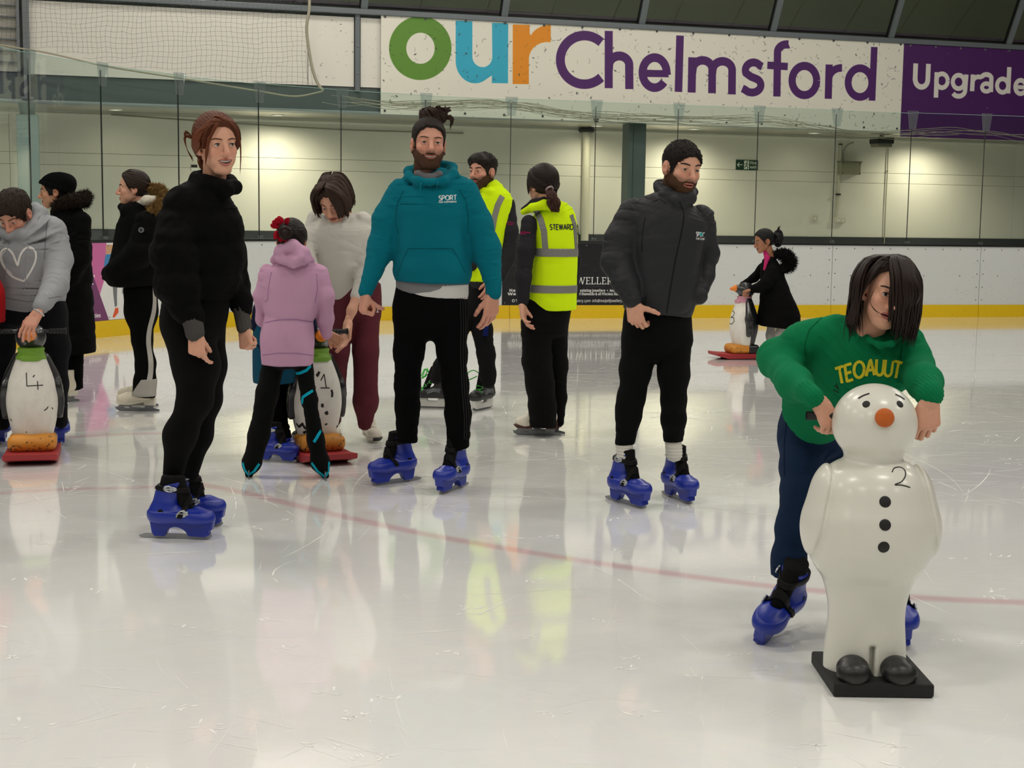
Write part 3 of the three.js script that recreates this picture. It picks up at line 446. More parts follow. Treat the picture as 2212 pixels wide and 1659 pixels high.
  { const [a, c] = wall(1886, 318, -1.6), [b, d] = wall(1923, 298, -1.6), o = wallThing('projector', 'black box-shaped projector fixed under the soffit by the banner end', 'projector', (a + b) / 2, c, -1.6); part(o, 'body', hbox(a, b, mix(c, d, 0.35), d, -1.75, -1.45, 0.02), std({ color: 0x17181a, roughness: 0.4 })); part(o, 'housing', hbox(a + 0.01, b - 0.02, c, mix(c, d, 0.38), -1.72, -1.48, 0.015), std({ color: 0x84806d, roughness: 0.6 })); part(o, 'bracket', hbox((a + b) / 2 - 0.03, (a + b) / 2 + 0.03, d, soffitY + 0.045, -1.63, -1.57), std({ color: 0x2a2b2d })); }
  { const [a, y] = wall(1287, 258, 0.1), o = wallThing('rubber_ball', 'small black ball caught at the foot of the white banner', 'ball', a, y, 0.1); part(o, 'skin', new THREE.SphereGeometry(0.045, 20, 14).translate(...hall(a, y, 0.12).toArray()), M.rubber); part(o, 'hook', tube([hall(a, y + 0.03, 0.12), hall(a, y + 0.09, 0.08)], 0.005), M.steel); }
  { const [a, c] = wall(413, 368, WB), [b, d] = wall(426, 356, WB), o = wallThing('notice', 'small dark notice on the cream wall behind the red-haired woman', 'notice', (a + b) / 2, c, WB); part(o, 'plate', hbox(a, b, mix(c, d, 0.5), d, WB, WB + 0.01), std({ color: 0x2b2a26 })); part(o, 'paper', hbox(a, b, c, mix(c, d, 0.5), WB, WB + 0.008), M.white); }
  // louvred frame at the far left
  const [lu0] = wall(-40, 60, 0.02), [lu1] = wall(41, 60, 0.02), lt = wallThing('louvre_frame', 'grey louvred frame with thin slats at the upper left corner', 'louvre', lu0, beamTop, 0.02), fm = std({ color: 0x6f7478, roughness: 0.5 });
  part(lt, 'back_board', hbox(lu0 - 3, lu1, beamTop, sillY + 0.4, 0, 0.02), std({ color: 0xbdb9ae }));
  part(lt, 'upright', hbox(lu1 - 0.03, lu1 + 0.01, beamTop, sillY + 0.4, 0, 0.12), fm);
  for (let k = 0; k < 13; k++) part(lt, 'slat', hbox(lu0 - 3, lu1 - 0.03, beamTop + 0.12 + k * 0.155, beamTop + 0.135 + k * 0.155, 0.03, 0.1), fm);
  const [pu] = wall(56, 60, 0.08), pt = wallThing('steel_post', 'grey steel post at the left end of the netted hoarding', 'post', pu, beamTop - 0.3, 0.06);
  part(pt, 'shaft', hbox(pu - 0.045, pu + 0.045, soffitY + 0.05, sillY + 0.5, 0.02, 0.12, 0.006), fm); part(pt, 'foot_plate', hbox(pu - 0.08, pu + 0.08, soffitY + 0.03, soffitY + 0.06, -0.02, 0.16), fm);
}
// lamps: high bays over the ice and downlights in the soffit that wash the cream wall
for (const x of RINK_LAMPS.xs) for (const z of RINK_LAMPS.zs) {
  const t = thing('ceiling_lamp', 'flat white panel lamp hung over the ice rink', 'lamp', V(x, RINK_LAMPS.y, z), 'panel lamps over the rink');
  local(t, 'housing', box(RINK_LAMPS.w + 0.08, 0.08, RINK_LAMPS.h + 0.08, 0, 0.06, 0, 0.01), paintMat(0xb8babb));
  local(t, 'diffuser', box(RINK_LAMPS.w, 0.02, RINK_LAMPS.h, 0, 0.012, 0), std({ color: 0xffffff, emissive: RINK_LAMPS.color, emissiveIntensity: 1.5 }));
  local(t, 'suspension_wire', merge([-0.6, 0.6].map((k) => new THREE.CylinderGeometry(0.004, 0.004, H0 - RINK_LAMPS.y - 0.1, 6).translate(k, (H0 - RINK_LAMPS.y) / 2 + 0.05, 0))), M.steel);
  const l = new THREE.RectAreaLight(RINK_LAMPS.color, RINK_LAMPS.power, RINK_LAMPS.w, RINK_LAMPS.h); l.name = 'ceiling_lamp_glow'; l.position.set(0, -0.005, 0); l.rotation.x = -PI / 2; t.add(l);
}
SOFFIT_LAMPS.px.forEach((x, i) => {
  const [u] = wall(x, 262, WB + 0.75), y = soffitY + 0.045, t = wallThing('downlight', 'round recessed downlight in the soffit above the cream wall', 'lamp', u, y, WB + 0.75, 'soffit downlights');
  local(t, 'rim', new THREE.TorusGeometry(0.09, 0.012, 8, 24).rotateX(PI / 2).translate(0, -0.006, 0), M.white);
  local(t, 'lens', new THREE.CylinderGeometry(0.085, 0.085, 0.012, 24).translate(0, -0.004, 0), std({ color: 0xffffff, emissive: SOFFIT_LAMPS.color, emissiveIntensity: 2 }));
  const l = new THREE.SpotLight(SOFFIT_LAMPS.color, SOFFIT_LAMPS.power * SOFFIT_LAMPS.lit[i], 0, 80 * RAD, 0.75, 2); l.name = 'downlight_glow'; l.position.set(0, -0.03, 0); l.target.position.set(-0.1 * EN.x, -1, -0.1 * EN.z); l.castShadow = true; l.shadow.radius = 4; t.add(l, l.target);
});

// ---------------------------------------------------------------- the rink barrier: boards, kick strip, sill and glass along a line that bends at the left corner
const BARRIER = { th: 14 * RAD, x: 7.05, d: 21.76, straight: 7.16, R: 7 };
function along(s, w = 0) {   // s metres leftwards from the glass joint at the right, w towards the rink
  const { th, x, d, straight, R } = BARRIER; let X, D, a = th;
  if (s <= straight) { X = x - s * cos(th); D = d - s * sin(th); } else { a = th + (s - straight) / R; X = x - straight * cos(th) - R * (sin(a) - sin(th)); D = d - straight * sin(th) - R * (cos(th) - cos(a)); }
  return V(X + w * sin(a), 0, -D + w * cos(a));
}
function sweep(s0, s1, y0, y1, w0, w1, n = 0) {
  n = n || (s1 > BARRIER.straight ? 8 : 1); const P = [], UVs = [], I = [];
  for (let i = 0; i <= n; i++) { const t = i / n, s = mix(s0, s1, t); for (const [y, w] of [[y0, w1], [y1, w1], [y1, w0], [y0, w0]]) { const p = along(s, w); P.push(p.x, y, p.z); UVs.push(1 - t, (y - y0) / (y1 - y0)); } }
  for (let i = 0; i < n; i++) for (let k = 0; k < 4; k++) { const a = i * 4 + k, b = i * 4 + (k + 1) % 4; I.push(a, b, b + 4, a, b + 4, a + 4); }
  const o = n * 4; I.push(0, 2, 1, 0, 3, 2, o, o + 1, o + 2, o, o + 2, o + 3);
  const g = new THREE.BufferGeometry(); g.setAttribute('position', new THREE.Float32BufferAttribute(P, 3)); g.setAttribute('uv', new THREE.Float32BufferAttribute(UVs, 2)); g.setIndex(I);
  const h = g.toNonIndexed(); h.computeVertexNormals(); return h;
}
{
  const BH = 1.09, S0 = -4.88, N = 11, base = along(4.88);
  const t = thing('rink_barrier', 'white dasher boards with a yellow kick strip around the far side of the ice', 'barrier', V(base.x, 0, base.z));
  const boardTex = [1, 2, 3].map((k) => canvasTex(1024, 384, (g, w, h) => { g.fillStyle = '#cfd2d0'; g.fillRect(0, 0, w, h); const r = rng(60 + k); specks(g, w, h, 170, 70 + k, 0.42, '40,44,46'); for (let i = 0; i < 160; i++) { const y = h * (1 - r() ** 2 * 0.6); g.strokeStyle = `rgba(70,76,80,${0.15 + r() * 0.3})`; g.lineWidth = 0.5 + r(); g.beginPath(); const x = r() * w; g.moveTo(x, y); g.lineTo(x + (r() - 0.3) * 34, y + (r() - 0.5) * 12); g.stroke(); } for (let i = 0; i < 5; i++) { g.strokeStyle = 'rgba(80,90,110,.35)'; g.lineWidth = 1; g.beginPath(); const x = r() * w, y = 120 + r() * 200; g.arc(x, y, 8 + r() * 26, r() * 6, r() * 6 + 3); g.stroke(); } }));
  const kickTex = canvasTex(1024, 96, (g, w, h) => { g.fillStyle = '#d9b400'; g.fillRect(0, 0, w, h); specks(g, w, h, 130, 90, 0.5, '60,50,10'); });
  const bm = boardTex.map((m) => std({ map: m, roughness: 0.38 })), km = std({ map: kickTex, roughness: 0.45 }), dark = std({ color: 0x101213, roughness: 0.45 }), screws = [];
  for (let i = 0; i < N; i++) {
    const s0 = S0 + i * 2.44, s1 = s0 + 2.44;
    part(t, 'board_panel', sweep(s0 + 0.004, s1 - 0.004, 0.17, BH - 0.03, -0.1, 0), bm[i % 3]);
    part(t, 'kick_strip', sweep(s0 + 0.003, s1 - 0.003, 0.0, 0.185, -0.05, 0.014), km);
    part(t, 'sill', sweep(s0, s1, BH - 0.03, BH, -0.13, 0.012), dark);
    for (let k = 0; k < 9; k++) screws.push([s0 + 0.06 + k * 0.29, BH - 0.075]);
    for (const y of [0.85, 0.65, 0.45, 0.26]) screws.push([s0 + 0.05, y], [s1 - 0.05, y]);
    for (let k = 1; k < 8; k++) if (k % 2) screws.push([s0 + 0.04 + k * 0.3, 0.62]);
  }
  part(t, 'backing', sweep(S0, S0 + N * 2.44, 0, BH - 0.04, -0.16, -0.105, 40), std({ color: 0x3a3d40 }));
  part(t, 'screw', merge(screws.map(([s, y]) => { const p = along(s, 0.002), q = along(s, 0.1); return new THREE.CylinderGeometry(0.0075, 0.0075, 0.006, 6).rotateX(PI / 2).rotateY(atan2(q.x - p.x, q.z - p.z)).translate(p.x, y, p.z); })), dark, 'dark screw heads', 'stuff');
  const gt = thing('glass_screen', 'row of tall clear glass panes standing on the rink boards', 'glass screen', V(base.x, BH, base.z));
  const pane = new THREE.MeshPhysicalMaterial({ color: 0xf3faf7, transmission: 1, thickness: 0, roughness: 0.0, ior: 1.5 }), edge = std({ color: 0x9fc7bb, roughness: 0.2 }), clear = new THREE.MeshPhysicalMaterial({ color: 0xe6ecec, transmission: 0.95, thickness: 0, roughness: 0.04 }), seam = std({ color: 0x1a1d1e, roughness: 0.5 });
  const GH = 1.93;
  for (let i = 0; i < N * 2; i++) {
    const s0 = S0 + i * 1.22, s1 = s0 + 1.22, lift = 0.006 * sin(i * 2.3);
    part(gt, 'glass_pane', sweep(s0 + 0.006, s1 - 0.006, BH, BH + GH - 0.004 + lift, -0.062, -0.05, s1 > BARRIER.straight ? 4 : 1), pane);
    part(gt, 'pane_edge', sweep(s0 + 0.006, s1 - 0.006, BH + GH - 0.004 + lift, BH + GH + lift, -0.062, -0.05, s1 > BARRIER.straight ? 4 : 1), edge);
    part(gt, 'seam', sweep(s0 - 0.0035, s0 + 0.0035, BH, BH + GH - 0.06, -0.064, -0.048, 1), seam);
    const q = along(s0, -0.03), n = along(s0, 0.07).sub(along(s0, -0.03)), ang = atan2(n.x, n.z), sh = new THREE.Shape([[-0.05, -0.25], [0.05, -0.25], [0.085, 0], [-0.085, 0]].map(([a, b]) => new THREE.Vector2(a, b)));
    part(gt, 'clip', new THREE.ExtrudeGeometry(sh, { depth: 0.012, bevelEnabled: true, bevelSize: 0.004, bevelThickness: 0.004, bevelSegments: 1 }).rotateY(ang).translate(q.x, BH + GH + 0.02, q.z), clear);
    part(gt, 'foot_clip', box(0.075, 0.035, 0.03, 0, 0, 0, 0.005).rotateY(ang).translate(q.x, BH + 0.02, q.z), clear);
  }
  // printed panels fixed to the boards
  const ad = (label, s0, s1, y0, y1, w, h, paint) => { const b = along((s0 + s1) / 2), o = thing('advertising_board', label, 'advert', V(b.x, y0, b.z)); part(o, 'print', sweep(s0, s1, y0, y1, 0.001, 0.009, 8), std({ map: canvasTex(w, h, paint), roughness: 0.35 })); const bl = []; for (let i = 0; i < 9; i++) for (const y of [y0 + 0.03, y1 - 0.03]) bl.push([mix(s0 + 0.04, s1 - 0.04, i / 8), y]); part(o, 'rivet', merge(bl.map(([s, y]) => { const p = along(s, 0.01); return new THREE.SphereGeometry(0.008, 8, 6).translate(p.x, y, p.z); })), M.steel, undefined, 'stuff'); };
  const sAt = (px, py = 600) => { let best = 0, e = 1e9; for (let s = -5; s < 22; s += 0.01) { const d = abs(project(along(s).setY(0.6))[0] - px); if (d < e) { e = d; best = s; } } return best; };
  const JL = sAt(1085), JR = JL - 2.43, jx = (px, w) => (JL - sAt(px)) / (JL - JR) * w;
  ad('black jewellery advert with white serif lettering on the boards behind the stewards', JR, JL, 0.19, 1.055, 2048, 730, (g, w, h) => {
    g.fillStyle = '#15161a'; g.fillRect(0, 0, w, h); const r = rng(31);
    for (let i = 0; i < 90; i++) { g.strokeStyle = `rgba(120,120,128,${0.08 + r() * 0.22})`; g.lineWidth = 1 + r() * 6; g.beginPath(); const y = h * (0.25 + 0.55 * r()), x = r() * w; g.moveTo(x, y); g.quadraticCurveTo(x + 60, y - 20 + 40 * r(), x + 120 + 160 * r(), y - 12 + 24 * r()); g.stroke(); }
    specks(g, w, h, 160, 33, 0.8, '150,150,152');
    g.fillStyle = '#e6e6e2'; g.textBaseline = 'alphabetic'; const vy = (py) => h * (py - 523) / (663 - 523);
    const put = (text, font, x0, y, x1) => { g.font = font; const m = g.measureText(text).width, s = (jx(x1, w) - jx(x0, w)) / m; g.save(); g.translate(jx(x0, w), y); g.scale(s, 1); g.fillText(text, 0, 0); g.restore(); };
    put('JEWELLERS', '118px serif', 1227, vy(616), 1332);
    put('Handmade Jewellery', 'bold 44px sans-serif', 1100, vy(633), 1208); put('Watch Repairs', 'bold 44px sans-serif', 1097, vy(641), 1180); put('01245', '48px sans-serif', 1105, vy(656.5), 1140);
    put('Valuation of existing Jewellery  •  Antique Jewellery', 'bold 44px sans-serif', 1213, vy(633), 1372); put('Supplier of Diamonds & all Precious Stones', 'bold 44px sans-serif', 1224, vy(641), 1345); put('jewellery.com', '48px sans-serif', 1231, vy(656.5), 1276); put('info@maskelljewellery.com', '48px sans-serif', 1279, vy(656.5), 1358);
    g.strokeStyle = '#d6d6d2'; g.lineWidth = 7; g.beginPath(); g.moveTo(jx(1226, w), vy(545)); g.lineTo(jx(1247, w), vy(545)); g.quadraticCurveTo(jx(1252, w), vy(545), jx(1252, w), vy(552)); g.lineTo(jx(1252, w), vy(582)); g.stroke();
  });
  const KL = 14.62, KR = 12.22, kx = (px, w) => (KL - sAt(px)) / (KL - KR) * w;
  ad('pink and purple party advert with a skater picture on the corner boards', KR, KL, 0.19, 1.055, 1536, 548, (g, w, h) => {
    g.fillStyle = '#dcdcda'; g.fillRect(0, 0, w, h); const Y = (py) => h * (py - 517) / (700 - 517), q = (list, c) => { g.fillStyle = c; g.beginPath(); list.forEach(([x, y], i) => (i ? g.lineTo(kx(x, w), Y(y)) : g.moveTo(kx(x, w), Y(y)))); g.fill(); };
    q([[100, 510], [228, 510], [237, 560], [213, 640], [100, 640]], '#c2679c'); q([[100, 500], [173, 500], [234, 704], [100, 704]], '#6f3a66');
    q([[229, 522], [246, 521], [247, 540], [228, 545]], '#c39a78'); q([[227, 545], [246, 542], [243, 570], [224, 572]], '#3f7fb0');
    q([[242, 612], [252, 612], [250, 645], [251, 668], [246, 670], [243, 640]], '#6f7276'); q([[240, 694], [247, 672], [253, 673], [253, 684], [244, 696]], '#d9572c'); q([[262, 612], [268, 612], [264, 640], [261, 640]], '#9a9c9e');
    g.fillStyle = '#efe9ea'; g.font = 'bold 92px serif'; g.fillText('T', kx(191, w), Y(614)); g.font = 'bold 40px sans-serif'; g.fillText('Parties', kx(188, w), Y(692));
    specks(g, w, h, 90, 36, 0.7);
  });
}

// nets and ropes hanging behind the glass
{
  const cord = std({ color: 0xa19c88, roughness: 0.9 }), dim = std({ color: 0x5a5a53, roughness: 0.9 }), r = rng(21), strands = [];
  const W0 = 0.55, edge = (px) => (px < 100 ? 112 : px < 560 ? mix(112, 196, (px - 100) / 460) : mix(196, 204, (px - 560) / 130)), pt = (px, py) => { const [u, y] = wall(px, py, W0); return hall(u, y, W0 + 0.08 * N3(px * 0.008, py * 0.01, 2)); };
  const strand = (pts, rad) => { for (let i = 0; i + 1 < pts.length; i++) { const d = pts[i + 1].clone().sub(pts[i]), l = d.length(), g = new THREE.CylinderGeometry(rad, rad, l, 3, 1, true).applyQuaternion(new THREE.Quaternion().setFromUnitVectors(V(0, 1, 0), d.divideScalar(l))); const m = pts[i].clone().add(pts[i + 1]).multiplyScalar(0.5); strands.push(g.translate(m.x, m.y, m.z)); } };
  const warp = (x, y) => [x + 7 * N3(x * 0.012, y * 0.014, 7) + 3 * N3(x * 0.05, y * 0.05, 1), y + 7 * N3(x * 0.012, y * 0.014, 4) + 3 * N3(x * 0.05, y * 0.05, 9)];
  const right = (y) => 664 + 4 * sin(y * 0.02) + (y > 120 ? (y - 120) * 0.32 : 0);
  for (let x = -40; x < 690; x += 10.8) { const P = []; for (let y = -60; y <= edge(x) + 1; y += 16) if (x < right(y)) P.push(pt(...warp(x, min(y, edge(x))))); if (P.length > 1) strand(P, 0.0017); }
  for (let y = -60; y < 205; y += 10.8) { const P = []; for (let x = -40; x < right(y); x += 18) if (y < edge(x)) P.push(pt(...warp(x, y))); if (P.length > 1) strand(P, 0.0017); }
  const t = thing('safety_net', 'thin safety net hanging in front of the white hoarding', 'net', pt(665, 200));
  part(t, 'mesh', merge(strands), dim, undefined, 'stuff');
  const rope = (list, rad, name, label, m = cord) => part(t, name, tube(list.map(([x, y]) => pt(x, y)), rad, list.length * 6, 6), m, label);
  rope([[668, -30], [667, 20], [662, 60], [668, 110], [676, 150], [686, 178], [698, 196]], 0.022, 'edge_rope', 'thick cream rope along the right edge');
  rope([[-30, 92], [40, 104], [100, 114], [230, 143], [400, 170], [560, 197], [640, 208], [698, 197]], 0.012, 'foot_rope', 'thin cream rope along the lower edge');
  const b = thing('net_bundle', 'gathered cream netting draped along the foot of the banners', 'net', pt(1500, 260), undefined), B = [];
  for (let k = 0; k < 17; k++) { const P = [], ph = r() * 6, x0 = 690 + r() * 200, x1 = min(2320, x0 + 500 + r() * 1200); for (let x = x0; x <= x1; x += 46) { const base = 204 + (x - 690) * 0.062 + 6 * sin((x - 690) * 0.012) - max(0, (x - 1700)) * 0.012; P.push(pt(x, base + 9 * N3(x * 0.01, k * 1.7, 5) + (k % 5) * 3.2 + 4 * sin(x * 0.02 + ph))); } if (P.length > 2) B.push(tube(P, 0.0024 + 0.0025 * r(), P.length * 3, 4)); }
  part(b, 'strand', merge(B), cord, undefined, 'stuff');
}
// ---------------------------------------------------------------- heads, hair, hands
const SKIN = { fair: lin(0xcf9a80), pink: lin(0xc99079), olive: lin(0xc58f70), tan: lin(0xb98263), brown: lin(0x9c6a4c) };
// local axes of a head: +z where the face looks, +y up, eyes at y = 0
function headField(o) {
  const { fem = 0, jaw = 1, nose = 1, smile = 0, open = 0, chin = 0 } = o, L = [];
  const skull = U(0.02, ell(0, 0.026, -0.012, 0.0725, 0.09, 0.095), ell(0, 0.03, 0.03, 0.058, 0.054, 0.052), ell(0, -0.03, 0.03, 0.055, 0.07, 0.054));
  const jw = 0.047 * jaw, ch = -0.094 - chin;
  const jawF = U(0.02, cap(V(-jw, -0.05, -0.005), V(-0.021, ch, 0.05), 0.0165, 0.0165), cap(V(jw, -0.05, -0.005), V(0.021, ch, 0.05), 0.0165, 0.0165), ell(0, ch - 0.001, 0.064, (0.026 - 0.005 * fem) * jaw, 0.02, 0.02), ell(0, -0.068, 0.055, 0.036, 0.032, 0.03));
  const cheeks = U(0.01, ball(V(-0.039, -0.026, 0.055), 0.0225), ball(V(0.039, -0.026, 0.055), 0.0225), ell(-0.034, -0.052, 0.042, 0.024, 0.03, 0.026), ell(0.034, -0.052, 0.042, 0.024, 0.03, 0.026));
  const brow = U(0.015, cap(V(-0.045, 0.02, 0.062), V(-0.012, 0.021, 0.079), 0.011 - 0.003 * fem), cap(V(0.045, 0.02, 0.062), V(0.012, 0.021, 0.079), 0.011 - 0.003 * fem));
  const neckR = 0.056 - 0.01 * fem, neck = cap(V(0, -0.05, -0.025), o.neckTo ? o.neckTo.clone().applyMatrix4(headMatrix(o).invert()) : V(0, -0.2, -0.05), neckR, neckR * 1.08);
  const base = U(0.018, skull, jawF, cheeks, neck), shaped = U(0.014, base, brow);
  const sockets = sub(0.016, shaped, U(0, ball(V(-0.032, 0.001, 0.099), 0.0155), ball(V(0.032, 0.001, 0.099), 0.0155)));
  const lids = U(0, ball(V(-0.0315, 0, 0.0725), 0.0152), ball(V(0.0315, 0, 0.0725), 0.0152));
  const n = nose * (1 - 0.16 * fem), noseF = U(0.012, cap(V(0, 0.016, 0.081), V(0, -0.03, 0.1 + 0.006 * n), 0.0085, 0.0115 * n), ell(0, -0.036, 0.101 + 0.004 * n, 0.011, 0.0095, 0.012), ball(V(-0.0125 * n, -0.038, 0.09), 0.0085 * n), ball(V(0.0125 * n, -0.038, 0.09), 0.0085 * n));
  const lw = 0.0225 + smile * 0.0055, ly = -0.066, s = smile * 0.0065, lf = 0.0045 + 0.0012 * fem, zx = (x) => 0.0555 + 0.03 * sqrt(max(0, 1 - (x / 0.0375) ** 2)), lipLine = (dy, dz, r0, r1, bow = 0) => { const c = [], P = []; for (let i = -3; i <= 3; i++) { const t = i / 3, x = t * lw; P.push([V(x, ly + s * t * t + dy * (1 - t * t) + bow * (i === 0 ? -0.0012 : 0), zx(x) + dz * (1 - 0.5 * t * t)), mix(r1, r0, abs(t) ** 1.5)]); } for (let i = 0; i < 6; i++) c.push(cap(P[i][0], P[i + 1][0], P[i][1], P[i + 1][1])); return U(0.002, ...c); };
  const up = 0.0042 + open * 0.002 + smile * 0.001, lo = -0.0058 - open * 0.006 - smile * 0.0025, upper = lipLine(up, 0.0015, 0.0026, lf, 1), lower = lipLine(lo, 0.001, 0.0026, lf + 0.0012), lips = U(0.001, upper, lower);
  const noseR = n * 0.0, f0 = U(0.009, U(0.004, sockets, lids), noseF); let f = U(0.006, f0, lips);
  const gr = 0.0012 + 0.0026 * smile + 0.0034 * open, gy = -0.0006 - open * 0.0022 - smile * 0.0008, gap = U(0.001, lipLine(gy, 0.006, 0.0011, gr), ...(gr > 0.002 ? [lipLine(gy, 0.001, 0.001, gr), lipLine(gy, -0.005, 0.001, gr)] : [lipLine(gy, 0.003, 0.0009, 0.0011)]));
  f = sub(0.0015, f, gap);
  f = sub(0.003, f, U(0, ball(V(-0.0065, -0.0455, 0.1), 0.0036), ball(V(0.0065, -0.0455, 0.1), 0.0036)));
  const eo = o.squint ? 0.0046 : 0.006 + 0.0012 * fem;
  f = sub(0.002, f, U(0, ell(-0.0318, -0.0005, 0.089, 0.0128, eo, 0.0135), ell(0.0318, -0.0005, 0.089, 0.0128, eo, 0.0135)));
  const ear = (sx) => { const e = U(0.008, ell(sx * 0.076, -0.006, -0.014, 0.009, 0.031, 0.02), ball(V(sx * 0.071, -0.034, -0.006), 0.009)); return sub(0.006, e, ball(V(sx * 0.09, -0.008, -0.006), 0.0135)); };
  if (!o.noEars) f = U(0.008, f, ear(-1), ear(1));
  f = field(f, boxOf({ b: [-0.1, -0.2, -0.13, 0.1, 0.13, 0.13] }, neck));
  return { f: f, skull: field(U(0.018, skull, jawF), [-0.1, -0.13, -0.13, 0.1, 0.13, 0.12]), lips, gap, ly, lw, s, zx };
}
function headMatrix(o) {
  return new THREE.Matrix4().compose(o.c, new THREE.Quaternion().setFromEuler(new THREE.Euler((o.pitch ?? 0) * RAD, (o.yaw ?? 0) * RAD, (o.roll ?? 0) * RAD, 'YXZ')), V(1, 1, 1).multiplyScalar(o.s ?? 1));
}
const frontPlane = (hy, hz, sy, sz) => { const a = V(0, hy, hz), dy = sy - hy, dz = sz - hz, n = V(0, -dz, dy).normalize(); if (n.y < 0) n.negate(); return { a, n }; };   // through the hairline (hy, hz) and the sideburn (sy, sz)
function makeHead(o) {
  const h = headField(o), m = headMatrix(o), skin = SKIN[o.skin ?? 'fair'], lip = o.lip ? lin(o.lip) : [skin[0] * 0.72, skin[1] * 0.42, skin[2] * 0.42], cell = o.cell ?? 0.003;
  const stub = o.stubble ?? 0, sc = lin(o.stubbleColor ?? 0x4a3a30);
  const color = (x, y, z) => {
    let c = skin.slice(); const blush = 0.5 * exp(-((abs(x) - 0.042) ** 2 + (y + 0.03) ** 2) / 0.0004) * smooth(0.02, 0.06, z) + 0.55 * exp(-(x * x + (y + 0.036) ** 2) / 0.00025) * smooth(0.09, 0.105, z) + (abs(x) > 0.077 && abs(y) < 0.04 ? 0.5 : 0);
    c = [c[0] * (1 + 0.02 * blush), c[1] * (1 - 0.22 * blush), c[2] * (1 - 0.22 * blush)];
    const n = 0.04 * N3(x * 90, y * 90, z * 90); c = c.map((v) => v * (1 + n));
    if (stub) { const k = stub * smooth(-0.028, -0.05, y - (abs(x) - 0.03) * 0.3 + (abs(x) < 0.02 && y > -0.05 ? -0.01 : 0)) * smooth(-0.15, -0.115, y) * smooth(-0.03, 0.0, z); c = c.map((v, i) => mix(v, sc[i], k)); }
    if (z > 0.06 && h.lips(x, y, z) < 0.0012 && y < -0.05) c = lip;
    if (z > 0.06 && y < -0.05 && y > -0.09 && h.gap(x, y, z) < 0.0007) c = [lip[0] * 0.3, lip[1] * 0.22, lip[2] * 0.22];
    if (o.tint) c = o.tint(x, y, z, c);
    return c;
  };
  const geo = poly(h.f, cell, { color, slack: 1.8 }).applyMatrix4(m);
  const skullW = moved(h.skull, m), full = moved(h.f, m), W = (x, y, z) => V(x, y, z).applyMatrix4(m);
  return { ...h, geo, m, o, skullW, full, W, color, c: o.c };
}
function addFace(person, H, { iris = 0x4a3524, browColor = 0x3a281c, gaze = [0, 0], brows = true, teeth = false, eyes = true, browW = 0.0055, browTilt = 0 } = {}) {
  const g0 = V(gaze[0], gaze[1], 1).normalize(), ic = lin(iris);
  if (eyes) for (const s of [-1, 1]) {
    const gg = new THREE.SphereGeometry(0.0128, 28, 24); gg.rotateX(PI / 2); gg.applyQuaternion(new THREE.Quaternion().setFromUnitVectors(V(0, 0, 1), g0)); const pp = gg.attributes.position, cc = new Float32Array(pp.count * 3);
    for (let i = 0; i < pp.count; i++) { const v = V().fromBufferAttribute(pp, i).normalize(), a = Math.acos(clamp(v.dot(g0), -1, 1)); cc.set(a < 0.2 ? [0.006, 0.006, 0.006] : a < 0.5 ? ic : [0.46, 0.42, 0.39], i * 3); }
    gg.setAttribute('color', new THREE.BufferAttribute(cc, 3));
    part(person, 'eye', gg.translate(s * 0.0315, 0, 0.0728).applyMatrix4(H.m), eyeMat);
  }
  if (eyes) for (const s of [-1, 1]) { const fe = H.o.fem ?? 0, pts = []; for (let a = -75; a <= 75; a += 15) pts.push(H.W(s * 0.0318 + 0.0135 * sin(a * RAD), 0.0002 + (H.o.squint ? 0.0046 : 0.006 + 0.0012 * fe) * cos(a * RAD), 0.0895 - 0.005 * sin(abs(a) * RAD))); part(person, 'eyelash', ribbon(H.full, pts, (0.0016 + 0.0014 * fe) * (H.o.s ?? 1), 0.0007, { taper: 0.5 }), hairMat(fe ? 0x120c0a : 0x3a281f)); }
  if (brows) for (const s of [-1, 1]) { const pts = [0, 0.2, 0.4, 0.6, 0.8, 1].map((t) => H.W(s * mix(0.013, 0.048, t), 0.0185 + 0.006 * sin(PI * mix(0.1, 0.85, t)) + browTilt * (1 - t), mix(0.092, 0.066, t))); part(person, 'eyebrow', ribbon(H.full, pts, browW * (H.o.s ?? 1), 0.0016, { taper: 0.35 }), hairMat(browColor)); }
  if (teeth) { const pts = []; for (let t = -1; t <= 1.001; t += 0.25) pts.push(H.W(t * H.lw * 0.84, H.ly + 0.0012 + H.s * t * t * 0.8, H.zx(t * H.lw * 0.84) - 0.0045)); part(person, 'teeth', tube(pts, 0.0052 * (H.o.s ?? 1), 16, 8), M.teeth); }
}
